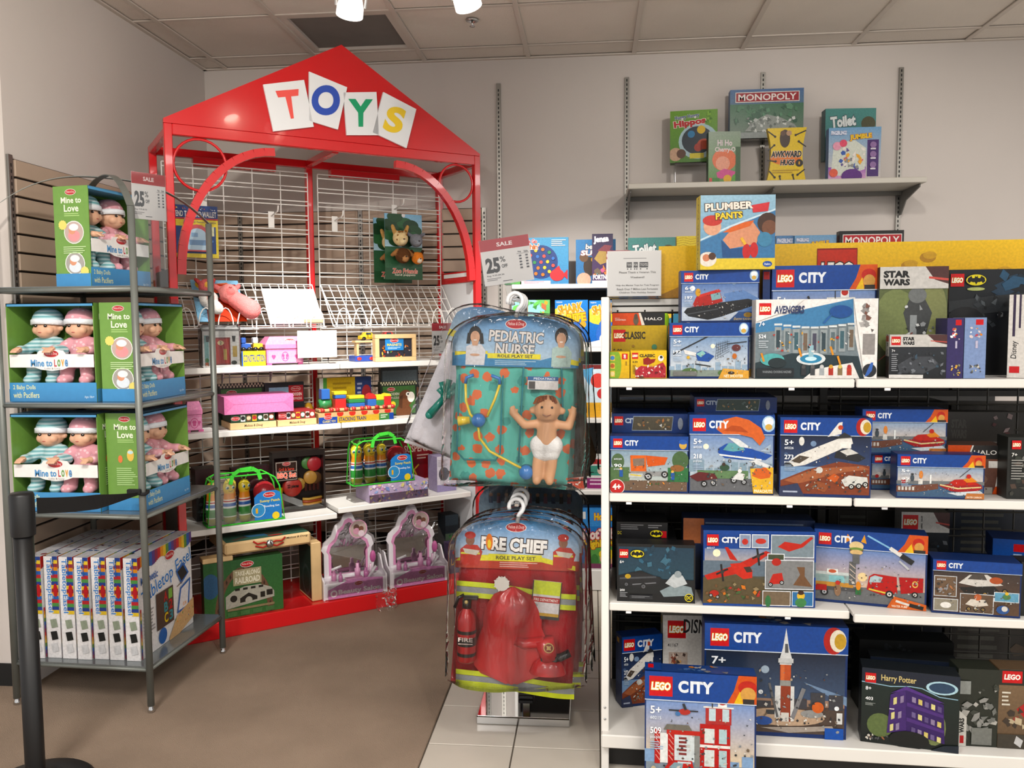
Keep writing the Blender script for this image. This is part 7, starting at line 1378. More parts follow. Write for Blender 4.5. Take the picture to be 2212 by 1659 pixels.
def a_plumb(w, h):
    a = Art(w, h); a.r(0, 0, 1, 1, '#8fb4c8', '#4a86ac').p([(0, .62), (1, .2), (1, .85), (0, .85)], '#3a6f9c').p([(.3, .6), (.45, .42), (.7, .36), (.8, .5), (.75, .66), (.4, .72)], '#c98a6a').p([(.3, .5), (.5, .38), (.72, .34), (.66, .42), (.4, .5)], '#c9602a').p([(.28, .6), (.4, .72), (.74, .7), (.6, .84), (.3, .84)], '#1f4a7c').o(.62, .76, .08, '#b52a2c', .7, 1.3).o(.72, .74, .08, '#b52a2c', .7, 1.3).l([(0, .6), (.4, .42), (1, .2)], .025, '#bcd2de')
    a.o(.16, .42, .12, '#d09a7c', 1, 1).o(.16, .34, .12, '#b5342c', 1.1, .6).o(.9, .38, .14, '#3a2418').o(.92, .44, .1, '#6a4430').o(.86, .6, .1, '#3f7a9c').p([(.68, .14), (.92, .1), (.9, .22), (.7, .24)], '#c0343a').l([(.55, .58), (.6, .66)], .04, '#d8a83a').r(0, .85, 1, 1, '#d2b93a').o(.1, .86, .1, '#d8d2c8', 1.2, 1).o(.08, .84, .05, '#c07a5a').o(.16, .82, .05, '#4a3020').o(.9, .93, .04, '#2a4f9a', 1.6, 1).t('Hasbro', .86, .915, .94, .945, '#dfe6f0', .01).t('PLUMBER', .06, .1, .7, .2, '#e6dcd0', .04, 0, ('#3a2a22', .06), .05).t('PANTS', .2, .23, .56, .32, '#dcc23a', .04, 0, ('#3a2a22', .06), .06); return a
lf = Art(.07, h); lf.r(0, 0, 1, 1, '#d8c23a').t('PLUMBER PANTS', -1.5, .4, 2.5, .45, '#4a3a1c', .02, 0, None, PI / 2)
carton('board_game', 'blue and yellow plumber cartoon game standing on the snow groomer box', 'board game', w, h, .07, gp(s, .1, zz + o2['_h'] + .001), GA + .1, '#d2b93a', a_plumb(w, h), lf)
gbox('tall fire station brick box behind the wide white box', 1667, 1894, 573, .16, Z1, .07, C('5+', '60215', '509', s_station, .22, .16, 'fire'))
gbox('dark blue brick box just left of the tall fire station box', 1648, 1664, 575, .17, Z1, .2, lambda w, h: Art(w, h).r(0, 0, 1, 1, '#16356e').r(.1, .05, .9, .12, '#c3171c'))
gbox('wide white brick box picturing a grey curved hall, top tier', 1632, 1897, 646, .02, Z1, .07, a_av, '#d8d6d2', rot=.03)
gbox('tall brick box picturing a grey walking machine on green', 1900, 2048, 576, .13, Z1, .07, a_sw('walker'), '#2a2c24')
gbox('small grey-topped brick box standing before the walking machine box', 1923, 2042, 723, .035, Z1, .06, a_sw('small'), '#c3c1bd', rot=-.12, left=Art(.06, .15).r(0, 0, 1, 1, '#b4b2ac').r(0, .5, 1, 1, '#24241f').r(.1, .03, .8, .16, '#b0171c').t('STAR WARS', -.7, .3, 1.7, .4, '#141414', .05, 0, None, -PI / 2))
gbox('large black brick box with a yellow oval emblem, top tier right', 2050, 2290, 581, .2, Z1, .08, a_batbig, '#0e1114')
def a_spine(c1, seed, top='#c3171c'):
    return lambda w, h: Art(w, h).r(0, 0, 1, 1, c1, c1).r(.5, .03, .85, .12, top).scat(seed, 10, .25, .16, .8, .35, .03, ['#b84a5a', '#d8c8c8', '#d8842c', '#fff']).lines(.5, .38, .62, .65, 1, '#b9b4cc').scat(seed + 1, 12, .2, .78, .8, .95, .03, ['#c9c4b8', '#8a8a6a', '#d8a84a', '#4a4a4c'])
gbox('dark purple spine of a small brick box, top tier right', 2046, 2082, 687, .03, Z1, .1, a_spine('#322a5c', 3), '#322a5c')
gbox('pale blue spine of a small brick box beside the purple one', 2084, 2131, 686, .03, Z1, .1, a_spine('#7c92bc', 6), '#7c92bc')
w, h, s = gfit(2171, 2240, 636, .03, Z1)
fr = Art(w, h); fr.r(0, 0, 1, 1, '#d6d2cc').r(.12, 0, .2, .5, '#2a1a3c').r(.3, 0, .36, .4, '#2a1a3c').t('Disney', -.1, .62, .5, .7, '#1f1f22', .01, .1, None, PI / 2).r(.06, .86, .36, .94, '#c3171c')
lf = Art(.12, h); lf.r(0, 0, 1, 1, '#3a2a68', '#6a2a3c').p([(.55, .0), (1, 0), (1, 1), (.8, .5)], '#d2cfd6').scat(2, 14, .1, .1, .7, .6, .05, ['#b84a7a', '#4a8aa8', '#d8b8c8'])
carton('brick_toy_box', 'white brick box with a purple side, far right of the top tier', 'toy box', w, h, .12, gp(s + .02, .04, Z1), GA - .42, '#cfcbc6', fr, lf, group='brick toy boxes on the gondola')
w, h, s = gfit(1438, 1467, 676, .14, Z1)
t = thing('slime_tub', 'round lime green tub behind the yellow brick toy boxes', 'tub', gp(s - .03, .215, Z1), GA); R = w / 2
MB().lathe([(0, 0), (R * .92, 0), (R, .01), (R, h * .8), (0, h * .8)], 20, lin('#9fae5a')).build('tub_body', 'plastic', t); MB().lathe([(R * 1.02, h * .8), (R * 1.02, h * .93), (R * .8, h), (0, h)], 20, lin('#a2d62c')).build('lid', 'plastic', t)
# second tier
o = gbox('blue garbage truck brick box marked 4+, second tier', 1318, 1487, 942, .02, Z2, .07, C('', '60220', '90', s_truck, .24, .16, 'cap'))
o = gbox('blue brick box behind the garbage truck box', 1322, 1488, 936, .12, Z2, .22, C('', '', '', s_truck))
gbox('blue brick box lying flat behind the garbage truck box', 1322, 1488, 894, .12, Z2 + o['_h'] + .001, .2, a_edge(win=('#4a4436', '#7a5a3a')))
gbox('sky police parachute brick box with orange parachute, second tier', 1489, 1673, 896, .02, Z2, .07, C('5+', '60208', '218', s_para, .24, .16, 'police'))
o = gbox('blue brick box behind the parachute box', 1495, 1672, 893, .12, Z2, .2, C('5+', '', '', s_para))
gbox('blue brick box lying flat behind the parachute box', 1500, 1678, 858, .13, Z2 + o['_h'] + .001, .2, a_edge())
gbox('white space shuttle brick box with red planet, second tier', 1686, 1882, 902, .005, Z2, .07, C('5+', '60226', '273', s_shuttle, .22, .16, 'space'), rot=-.05)
o = gbox('fire boat brick box standing at the left under another boat box', 1882, 2040, 980, .14, Z2, .07, C('', '', '', s_boat, .28, .2, 'fire'))
gbox('fire boat brick box stacked on top of another boat box', 1862, 2046, 884, .12, Z2 + o['_h'] + .001, .09, C('', '', '', s_boat, .28, .2, 'fire'))
gbox('fire boat brick box at the front edge of the second tier', 1938, 2126, 982, .012, Z2, .07, C('5+', '60213', '97', s_boat, .28, .2, 'fire'), rot=-.03, left=Art(.07, .15).r(0, 0, 1, 1, '#163466'))
gbox('dark grey-brown brick box at the back right of the second tier', 2046, 2190, 890, .24, Z2, .07, lambda w, h: Art(w, h).r(0, 0, 1, 1, '#2a2724').t('STAR', .06, .1, .3, .22, '#3c3a36', .05).t('WARS', .06, .24, .3, .36, '#3c3a36', .05).r(0, .4, 1, .7, '#5a5853').scat(3, 16, .1, .5, .9, .75, .05, ['#7a3a34', '#3a3836', '#77736c']).scat(4, 5, .65, .05, .95, .3, .06, ['#7a6a6a', '#4a2a2c']), '#24221f')
gbox('brown building toy box with an orange stripe, second tier', 2047, 2170, 962, .1, Z2, .1, a_halobig, '#4a342c')
gbox('black-green brick box at the right edge of the second tier', 2177, 2300, 945, .03, Z2, .08, a_dark(3), '#191c19')
# third tier
gbox('black brick box picturing a grey craft on dark ice, third tier', 1333, 1502, 1176, .02, Z3, .07, a_bat, '#131416')
o = gbox('plain black brick box behind the dark ice picture box', 1330, 1462, 1165, .14, Z3, .2, None, '#101113')
gbox('thin black box edge with small print above the dark ice box', 1332, 1442, 1128, .14, Z3 + o['_h'] + .001, .15, lambda w, h: (lambda a: (bat(a, .78, .66, .22), a)[1])(Art(w, h).r(0, 0, 1, 1, '#121214').lines(.08, .15, .55, .5, 3, '#7a7a7c').lines(.62, .15, .9, .4, 2, '#8a8a8c').r(.88, .5, .98, .9, '#a8171c').t('DC', .02, .55, .1, .75, '#b5a52c', .02)), '#121214')
def a_planebox(w, h):
    a = Art(w, h); a.r(0, 0, 1, 1, BLUE).r(.012, .24, .985, .965, '#6c7fa0'); s_plane(a, .24); k = logo(a, .03, .05, .15); a.t('CITY', .03 + k * 1.25, .08, .03 + k * 2.75, .16, '#dfe5ec', .05).t('60217', .03, .215, .1, .24, '#dfe6ee', .01); return a
gbox('red fire plane brick box with photo panels, third tier', 1519, 1764, 1147, .012, Z3, .07, a_planebox, rot=.03)
gbox('blue brick box lying behind the fire plane box', 1476, 1760, 1122, .17, Z3, .1, lambda w, h: Art(w, h).r(0, 0, 1, 1, '#14264a').r(0, 0, .16, .35, '#a8623c').lines(.17, .05, .95, .1, 1, '#5a6a84').scat(2, 30, .2, .1, .95, .9, .03, ['#2a3a5a', '#4a4a4c', '#6a4a34']), '#14264a')
gbox('burger stand fire truck brick box turned outwards, third tier', 1764, 1996, 1149, .06, Z3, .08, C('', '', '', s_burger, .24, .16, 'fire'), rot=-.2)
gbox('grey-topped brick box in the dark at the back of the third tier', 1946, 2050, 1106, .32, Z3, .07, a_sw('small'), '#8f8d88')
gbox('white moon rover brick box turned outwards, third tier right', 2018, 2202, 1212, .0, Z3, .09, lambda w, h: city(w, h, '', '60225', '', s_rover, .2, .16), rot=-.12)
o = gbox('blue brick box behind the moon rover box', 2075, 2200, 1212, .2, Z3, .1, None, '#14264a', rot=-.1)
gbox('blue brick box lying on the box behind the moon rover', 2150, 2300, 1168, .19, Z3 + o['_h'] + .001, .12, lambda w, h: Art(w, h).r(0, 0, 1, 1, '#1d4a96').r(.28, .2, .42, .55, '#c3171c').lines(.28, .65, .4, .8, 1, '#9fb4d4'), rot=-.2)
gbox('dark brick box cut off at the right edge, third tier', 2206, 2330, 1216, .012, Z3, .08, a_dark(8), '#191817')
# deck
gbox('shuttle brick box standing askew in the left end of the deck', 1343, 1430, 1372, .2, Z4, .06, C('5+', '60226', '273', s_shuttle, .22, .16), rot=.35, left=Art(.06, .26).r(0, 0, 1, 1, '#10204a').r(.2, .05, .6, .12, '#a8771c').o(.5, .6, .1, '#2c3c60'))
gbox('tall white brick box at the back of the deck', 1432, 1560, 1330, .24, Z4, .09, a_disney, '#bdbab4', rot=.04, left=Art(.09, .4).r(0, 0, 1, 1, '#bab7b0').o(.4, .1, .05, '#c9a83a').scat(3, 20, .2, .2, .9, .95, .02, ['#9a958c', '#77736c']))
gbox('large deep-space rocket brick box on the deck', 1522, 1832, 1350, .025, Z4, .1, C('7+', '', '', s_rocket, .235, .16, 'space'), top=a_top(.47, .1, '#122a5c'))
gbox('purple triple-decker bus brick box leaning over the deck edge', 1866, 2068, 1452, .0, Z4, .08, a_bus, '#141a20', rot=-.16, left=Art(.08, .28).r(0, 0, 1, 1, '#10151a'))
gbox('dark copy of the bus brick box behind the front one', 1882, 2068, 1425, .12, Z4, .07, a_bus, '#101418', rot=-.1)
gbox('tall black brick box at the back of the deck', 1856, 2060, 1385, .26, Z4, .1, lambda w, h: Art(w, h).r(0, 0, 1, 1, '#101112').scat(3, 12, .1, .05, .9, .2, .04, ['#1c2024', '#22262a']), '#0e0f10')
gbox('grey-green brick box beside the purple bus box', 2070, 2158, 1446, .03, Z4, .08, lambda w, h: Art(w, h).r(0, 0, 1, 1, '#23271f').scat(6, 40, .15, .2, .95, .9, .05, ['#6a6c68', '#8a8a86', '#3a3d36', '#a8a6a0']).r(.0, .15, .3, .32, '#8a8e8a').p([(0, .52), (.22, .62), (.22, 1), (0, 1)], '#c9c7c0').t('WARS', -.1, .7, .3, .76, '#141414', .05, 0, None, PI / 2).r(.06, .86, .16, .96, '#b0171c').r(.35, .75, .85, .97, '#6f716c'), '#23271f')
gbox('brown brick box with a red model, right end of the deck', 2158, 2290, 1448, .03, Z4, .08, lambda w, h: Art(w, h).r(0, 0, 1, 1, '#7a6248', '#5a4632').r(0, 0, 1, .2, '#24261f').r(.05, .02, .38, .17, '#c3171c').t('LEGO', .08, .06, .35, .13, '#f4f1ea', .045, .1).p([(.3, .5), (.5, .38), (.9, .4), (1, .6), (.5, .66)], '#a82a2a').scat(3, 14, .1, .5, .95, .75, .05, ['#8a3a30', '#3a3028', '#b8a88a']).lines(.05, .28, .2, .48, 4, '#cfc8b8').r(0, .82, 1, 1, '#3a352c').scat(2, 4, .1, .85, .9, .95, .05, ['#ddd', '#bbb']), '#5a4632')
def squeeze(a, k):
    a.L = [([(p[0], a.h - (a.h - p[1]) * k) for p in P], F, c) for P, F, c in a.L]; a.L.insert(0, ([(0, 0), (a.w, 0), (a.w, a.h), (0, a.h)], [(0, 1, 2, 3)], lin('#20262c'))); return a
# fire station box on the floor, leaning on the deck
w, h, s = gfit(1392, 1628, 1442, -.055, .0)
o = carton('brick_toy_box', 'fire station brick box standing on the floor against the gondola', 'toy box', w, h, .07, gp(s, -.125, .003), GA - .02, NAVY, squeeze(city(w, h, '5+', '60215', '509', s_station, .25, .18, 'fire'), .88), top=a_top(w, .07).r(.0, 0, .15, 1, '#163a7c').r(.03, .2, .08, .7, '#c3171c'), tilt=-.05, group='brick toy boxes on the gondola')
# header board with red logo
t = thing('header_sign', 'yellow printed header board with a red square logo on the gondola', 'sign', gp(.2, GD - .005, 1.602), GA)
s1, zt = gsz(2212, 520, GD); s0 = .2; wd = 1.56; hh = gsz(1700, 527, GD)[1] - 1.602
mb = MB(); mb.bbox(0, wd, 0, .012, 0, hh, .001, lin('#e8b42a')); a = Art(wd, hh); a.r(0, 0, 1, 1, '#f2c534', '#e0a82c')
for cx, cy in ((.56, .45), (.6, .3), (.72, .62), (.76, .6), (.85, .3), (.93, .75), (.97, .72), (.08, .8), (.2, .2)): a.o(cx, cy, .12, '#b8862a', 1.2, .8).o(cx + .004, cy - .04, .1, '#d0a030', 1.2, .7)
a.p([(.0, .95), (.1, .6), (.16, .62), (.16, 1), (0, 1)], '#a87a30')
q0 = gsz(1763, 600, GD)[0] - s0; q1 = gsz(1850, 600, GD)[0] - s0
a.r(q0 / wd, .1, q1 / wd, .95, '#8a1c14').r((q0 + .003) / wd, .13, (q1 - .003) / wd, .95, '#c3301c').t('LEGO', (q0 + .012) / wd, .36, (q1 - .012) / wd, .64, '#f4efe4', .045, .12, ('#2a1c10', .06)); a.put(mb, (0, 0, 0), (1, 0, 0), (0, 0, 1)); mb.build('printed_board', 'print', t)
w, h, s = gfit(1312, 1428, 542, GD - .03, 1.602)
t = thing('paper_notice', 'white toy-drive paper notice in a clear stand on the gondola', 'sign', gp(s, GD - .035, 1.602), GA)
mb = MB(); mb.box(-w / 2, w / 2, 0, .001, .008, h, lin('#eeebe8')); a = Art(w, h - .008); a.r(0, 0, 1, 1, '#eceae7').lines(.3, .16, .75, .19, 1, '#8a8886'); 
for i, (q, r_) in enumerate(((.36, .46), (.49, .57), (.6, .76))): a.r(q, .25, r_, .37, '#3a3838').o(q + .02, .4, .015, '#3a3838').o(r_ - .02, .4, .015, '#3a3838')
a.t('TOYS', .37, .28, .45, .34, '#cfccc8', .03).t('FOR', .495, .28, .565, .34, '#cfccc8', .03).t('TOTS', .61, .28, .75, .34, '#cfccc8', .03)
for y, tx, x0 in ((.45, 'Please Thank a Veteran This', .22), (.56, 'Weekend!', .43), (.74, 'Help the Marine Toys for Tots Program', .16), (.82, 'Reach Over 7 Million Less Fortunate', .18), (.9, 'Children This Holiday Season', .22)): a.t(tx, x0, y, 1.12 - x0, y + .045, '#77736f', .008)
a.put(mb, (-w / 2, 0, .008), (1, 0, 0), (0, 0, 1)); mb.build('paper', 'paper', t); MB().bbox(-w / 2 - .003, w / 2 + .003, -.004, -.0025, .006, h + .002, .0005).build('clear_sleeve', 'clear', t); MB().bbox(-w / 2, w / 2, -.012, .012, 0, .006, .001).build('clear_foot', 'acrylic', t)
# ================================================================== games: wall shelf, back shelves; sale signs
def gamebox(label, pxl, pxr, pyt, Y, z, depth, art, body='#888', rot=0, pyb=None, group=None, **kw):
    x0, x1 = onY(pxl, pyt + 40, Y).x, onY(pxr, pyt + 40, Y).x; h = onY((pxl + pxr) / 2, pyt, Y).z - z
    w = (x1 - x0) / math.cos(rot); return carton('board_game', label, 'board game', w, h, depth, ((x0 + x1) / 2, Y, z), rot, body, art(w, h) if art else None, group=group, **kw)
ZW = 2.268
ws = thing('wall_shelf', 'pale grey high wall shelf on three metal brackets', 'shelf', (.19, YB - .013, ZW - .03))
MB().bbox(0, 1.565, -.34, 0, 0, .029, .003).build('board', 'shelf_board', ws)
MB().box(.01, 1.555, -.04, -.01, -.022, -.0005).build('rear_rail', 'bracket', ws)
for x in (.005, .775, 1.535): MB().prism([(0, 0), (0, -.13), (.03, -.13), (.1, -.06), (.3, -.015), (.3, 0)], -.003, .003, None, Matrix.Translation((x + .01, 0, -.001)) @ Matrix.Rotation(-PI / 2, 4, 'Z')).build('bracket', 'bracket', ws)
def a_mono(dark=False):
    def f(w, h):
        a = Art(w, h)
        if dark: a.r(0, 0, 1, 1, '#141414').r(.05, .14, .97, .6, '#e8e4e0').r(.06, .17, .96, .57, '#b3222c').t('MONOPOLY', .09, .23, .93, .52, '#f2ece6', .02)
        else:
            a.r(0, 0, 1, 1, '#4f6f9c', '#5a7a62').r(0, .3, 1, 1, '#3f6f52', '#6a7a6c').scat(3, 44, .05, .32, .95, .72, .07, ['#4a7a5a', '#356048', '#5a8a6a', '#2f5a44']).p([(.2, .86), (.32, .66), (.5, .52), (.7, .6), (.88, .74), (.95, .9)], '#8f9690').scat(5, 50, .24, .58, .9, .92, .045, ['#b4bab6', '#7a807c', '#d0d4d0', '#5f6862']).r(.0, .88, 1, 1, '#8a9290').r(.07, .06, .94, .27, '#e8e4e0').r(.08, .075, .93, .255, '#9c2630').t('MONOPOLY', .11, .1, .9, .235, '#efe9e4', .02)
        return a
    return f
def a_hip(w, h):
    a = Art(w, h); a.r(0, 0, 1, 1, '#6a9a30', '#4f7f2c').o(.6, .6, .38, '#a9c4cc', 1, .9, 24).o(.58, .58, .3, '#24303c', 1, .9, 24).o(.45, .46, .07, '#2f7aa8').o(.66, .38, .08, '#d8b22a').o(.72, .66, .13, '#b5482a', 1, .8).o(.6, .72, .08, '#a83a2a').o(.12, .84, .13, '#c4a084').o(.24, .83, .09, '#5a3a28').r(.42, .83, .72, .93, '#d8c83a').t('Hungry Hungry', .1, .08, .62, .17, '#2a4a8a', .03, 0, ('#e8e4dc', .04), .1).t('Hippos', .08, .17, .76, .33, '#b5282c', .05, 0, ('#efe6dc', .05), .12).scat(3, 16, .75, .02, .98, .3, .03, ['#7fae3a', '#4a7a24']); return a
def a_cherry(w, h):
    a = Art(w, h); a.r(0, 0, 1, 1, '#8a9a88', '#5a8a44').o(.5, .55, .2, '#d8714a', 1.2, 1.1).o(.45, .62, .14, '#e09a80').p([(.25, .8), (.5, .72), (.85, .78), (.8, .9), (.3, .92)], '#c9508a').o(.6, .92, .08, '#d8a82c').o(.85, .9, .07, '#5a9a3a').r(.02, .9, .35, 1, '#3f7a34').r(.03, .9, .12, .99, '#c04a44').t('Hi Ho', .28, .16, .74, .28, '#d8c8cc', .03).t('Cherry-O', .2, .3, .84, .42, '#dccfd0', .03).r(.85, .3, 1, 1, '#3a5a3a'); return a
def a_hohoho(w, h):
    a = Art(w, h); a.r(0, 0, 1, 1, '#6fbf6a', '#4f9f4a').o(.35, .2, .3, '#9ad8d8', 1.4, .8).scat(4, 26, .05, .05, .95, .5, .07, ['#d84a3a', '#e8a83a', '#3f8f3a', '#6fcf5a', '#d8704a']).t('Hi Ho', .3, .4, .8, .62, '#d84ab0', .05, 0, ('#ffffff', .06)).t('CHERRY-O', .1, .66, .9, .9, '#b04ac8', .05, 0, ('#ffffff', .06)); return a
def a_toilet(w, h):
    a = Art(w, h); a.r(0, 0, 1, 1, '#4a8a84', '#3a6a6c').o(.75, .7, .3, '#c4c8c4', .6, 1).o(.85, .3, .14, '#4a4a30').t('Toilet', .1, .14, .6, .36, '#dfe4e2', .05, 0, ('#37505a', .05), .1).t('Trouble', .2, .42, .82, .66, '#c4d2d4', .05, 0, ('#37505a', .05)).r(.0, .8, 1, 1, '#2f5a5c').scat(3, 14, .1, .7, .6, .95, .05, ['#d8c8a8', '#8a5a40', '#5a8a8c']); return a
def a_jumble(w, h):
    a = Art(w, h); a.r(0, 0, 1, 1, '#6fa0c8', '#c9c0b8').r(0, .75, .72, 1, '#8a4aa8', '#d8a8c8').p([(.1, .3), (.5, .24), (.72, .4), (.7, .8), (.3, .92), (.05, .9)], '#cfd4c8').r(.74, .24, .96, .94, '#46286a').scat(3, 26, .22, .4, .68, .78, .05, ['#d84a5a', '#e8a83a', '#3a5aa8', '#5a4a8a', '#888', '#e8e0d8']).o(.16, .35, .08, '#e09ab0').o(.28, .3, .07, '#d8506a').o(.1, .86, .08, '#d8604a').o(.45, .93, .14, '#5a2a7a', 1.4, 1).t('FINGERLINGS', .04, .06, .34, .14, '#dfe4f2', .05, 0, ('#3a5a9a', .05)).t('JUMBLE', .4, .13, .82, .25, '#e8c23a', .05, 0, ('#c0502a', .04), .08)
    for y in (.34, .52, .72): a.o(.85, y, .06, '#8a6a9a').r(.8, y + .06, .9, y + .09, '#d8d2dc')
    return a
def a_shark(w, h):
    a = Art(w, h); a.r(0, 0, 1, 1, '#2a86d8', '#1f5fb8').o(.35, .32, .25, '#e8d24a', 1.3, .8).t('SHARK', .08, .08, .86, .28, '#f0a02c', .05, 0, ('#e8e2c8', .05), .16).t('BITE', .36, .28, .94, .46, '#f2c22c', .05, 0, ('#b5702a', .05), .1).o(.55, .72, .26, '#3a6fc8', .9, 1).p([(.3, .5), (.4, .4), (.44, .62)], '#3a6fc8').o(.55, .82, .16, '#e8ecf0', 1, .8).o(.85, .52, .07, '#e8a83a').p([(0, .9), (.4, .84), (1, .9), (1, 1), (0, 1)], '#e8e4dc').t('PRESSMAN', .04, .03, .22, .06, '#dfe8f2', .02); return a
def a_fish(w, h):
    a = Art(w, h); a.r(0, 0, 1, 1, '#4a9ac4', '#3a82b4').o(.42, .52, .36, '#1c3a78', 1, 1, 26)
    for k, (n, R) in enumerate(((1, 0), (6, .14), (11, .27))):
        for i in range(n): g = 2 * PI * i / n + k; a.o(.42 + R * math.cos(g) * h / w, .52 + R * math.sin(g), .045, '#12264c').o(.42 + R * math.cos(g) * h / w, .52 + R * math.sin(g), .036, ['#d8504a', '#e8c23a', '#d8742c', '#2f8a4a', '#2f6ab8'][(i + k) % 5])
    a.o(.76, .8, .14, '#d8343a', 1.1, .9).p([(.88, .8), (.98, .68), (.98, .9)], '#c02a32').p([(.7, .68), (.8, .6), (.84, .7)], '#c02a32').t("Let's Go", .02, .03, .34, .12, '#c83a3a', .04, 0, ('#e8f0f4', .06)).t("Fishin'", .04, .13, .38, .25, '#d8743a', .04, 0, ('#e8f0f4', .06)).lines(.64, .05, .96, .2, 4, '#d8e8f0').r(.0, .92, .62, 1, '#dfd6d8').lines(.06, .935, .5, .98, 2, '#c05a7a'); return a
def a_bean(w, h):
    a = Art(w, h); a.r(0, 0, 1, 1, '#3a82bc', '#2f6a9c').o(.35, .6, .18, '#3a2a20', .8, 1.2).o(.2, .4, .1, '#6a4a30').o(.45, .45, .06, '#d8a02c').o(.2, .9, .16, '#d8a890').t('bean', .24, .1, .6, .22, '#f0ece6', .04, .1, ('#3a2018', .05)).t('SURP', .12, .24, .7, .36, '#f0ece6', .05, .1, ('#8a2a24', .05)); return a
def a_jenga(w, h):
    a = Art(w, h); a.r(0, 0, 1, 1, '#2c2140', '#4a2f5c').p([(.1, .5), (.4, .3), (.9, .34), (.85, .55), (.4, .62)], '#a88a4a').p([(.25, .34), (.6, .22), (.95, .24), (.8, .36)], '#7a3a44').t('Jenga', .06, .04, .8, .2, '#ece8ee', .06, .05, ('#3a2c50', .05), .08).scat(2, 14, .05, .68, .95, .82, .05, ['#c85a8a', '#c87a3a', '#4a8a8a', '#6a5a4a']).t('FORTNITE', .04, .82, .96, .92, '#e6e2e8', .05).r(0, .94, 1, 1, '#d8d4d8').o(.85, .97, .02, '#2a4fa8', 2, 1); return a
def a_hug(w, h):
    a = Art(w, h); a.o(.47, .56, .13, '#d8742c', 2.2, 1).t('AWKWARD', .1, .43, .88, .55, '#171310', .05, .1, ('#e8dccc', .04)).t('HUGS', .34, .59, .7, .7, '#171310', .05, .1, ('#e8dccc', .04)).o(.45, .2, .12, '#3a2a20', .8, 1.4).o(.4, .1, .05, '#5a4030').o(.55, .1, .05, '#b08a6a').o(.82, .66, .07, '#1a1512').t('8', .8, .63, .84, .69, '#d8a02c', .05)
    for s in ((.02, .06, .2, .16), (.98, .06, .72, .14), (.02, .42, .18, .32), (.98, .36, .8, .26), (.06, .8, .2, .92), (.96, .78, .78, .88), (.0, .6, .22, .62), (.35, 1, .33, .9), (.7, 1, .66, .88)): a.l([(s[0], s[1]), (s[2], s[3])], .022, '#1a1512').o(s[2], s[3], .022, '#1a1512', 1, 1, 8)
    a.lines(.14, .78, .86, .86, 2, '#b8942a'); return a
def riser(label, x, y, w, h, d):
    t = thing('clear_riser', label, 'display riser', (x, y, ZW), 0, 'clear risers on the high wall shelf'); e = .004
    MB().bbox(-w / 2, w / 2, 0, d, h - .001 - e, h - .001, .0005).build('top_sheet', 'acrylic', t)
    for s in (-1, 1): MB().bbox(s * w / 2 - (e if s > 0 else 0), s * w / 2 + (0 if s > 0 else e), 0, d, 0, h - .0012 - e, .0005).build('leg_sheet', 'acrylic', t)
def on_riser(label, rlabel, pxl, pxr, pyt, pyb, Y, depth, art, body, rot=0, **kw):
    z = onY((pxl + pxr) / 2, pyb, Y).z; x0, x1 = onY(pxl, pyb, Y).x, onY(pxr, pyb, Y).x
    riser(rlabel, (x0 + x1) / 2, Y - .004, (x1 - x0) * .8, z - ZW, depth + .012); return gamebox(label, pxl, pxr, pyt, Y, z, depth, art, body, rot, **kw)
on_riser('green game box with a round window picture on the high shelf', 'clear riser under the green round-window game', 1448, 1549, 238, 350, 4.91, .08, a_hip, '#3f6f24', -.1, right=Art(.08, .3).r(0, 0, 1, 1, '#3a6422'))
on_riser('silver and green game with red title bar, highest on the wall shelf', 'tall clear riser under the red-titled silver and green game', 1577, 1736, 192, 298, 4.95, .06, a_mono(), '#4f6f9c')
on_riser('teal game box behind the pale blue one on the high shelf', 'clear riser under the teal game on the high shelf', 1782, 1893, 234, 345, 4.92, .07, a_toilet, '#2f5a5c', .06)
gamebox('narrow grey-green game box standing before the round-window game', 1530, 1600, 284, 4.77, ZW, .05, a_cherry, '#3a5a3a', .08, left=Art(.05, .28).r(0, 0, 1, 1, '#2f4a34'))
gamebox('pale blue and purple game box on the high shelf', 1790, 1903, 275, 4.77, ZW, .06, a_jumble, '#5a7aa8')
x0, x1 = onY(1657, 330, 4.77).x, onY(1742, 330, 4.77).x; w = x1 - x0; h = onY(1700, 276, 4.77).z - ZW
pts = []
for k in range(11): v = k / 10; pts.append((w / 2 * (1 - .2 * math.sin(PI * v)), h * v))
pts += [(-p[0], p[1]) for p in pts[::-1]]
mb = MB(); mb.prism(pts, 0, .04, lin('#d8b81c')); a = a_hug(w, h); a.put(mb, (-w / 2, 0, 0), (1, 0, 0), (0, 0, 1)); o = mb.build('board_game', 'print', None, ((x0 + x1) / 2, 4.77, ZW)); tag(o, 'yellow waisted game box with small black arms on the high shelf', 'board game')

# back game shelves along the wall
GX, GY = -.472, 4.68
gs = thing('game_shelves', 'white low game shelves with dark back panel along the rear wall', 'shelving unit', (GX, GY, 0))
LW = 2.75; ZT = [.12, .575, .98, 1.376, 1.727]
MB().box(.02, LW, .345, .355, .004, 1.7).build('back_panel', 'gond_dark', gs)
for z in ZT[1:]: MB().bbox(.021, LW, .0, .343, z - .026, z - .001, .003).build('shelf', 'white_metal', gs)
MB().bbox(.021, LW, .0, .343, .004, ZT[0] - .001, .003).build('base_deck', 'white_metal', gs)
MB().bbox(0, .02, .2, .355, .004, 1.74, .002).build('upright', 'white_metal', gs)
z5, z4, z3, z2, z1 = ZT[::-1]
gamebox('blue fishing game box behind the large sale sign', 1126, 1228, 513, 4.76, z5, .05, a_fish, '#2f72a4')
gamebox('blue bean game standing behind the narrow purple game', 1244, 1330, 517, 4.79, z5, .05, a_bean, '#2f6a9c')
gamebox('narrow dark purple game at the front of the game shelves', 1279, 1324, 505, 4.71, z5, .06, a_jenga, '#241b34')
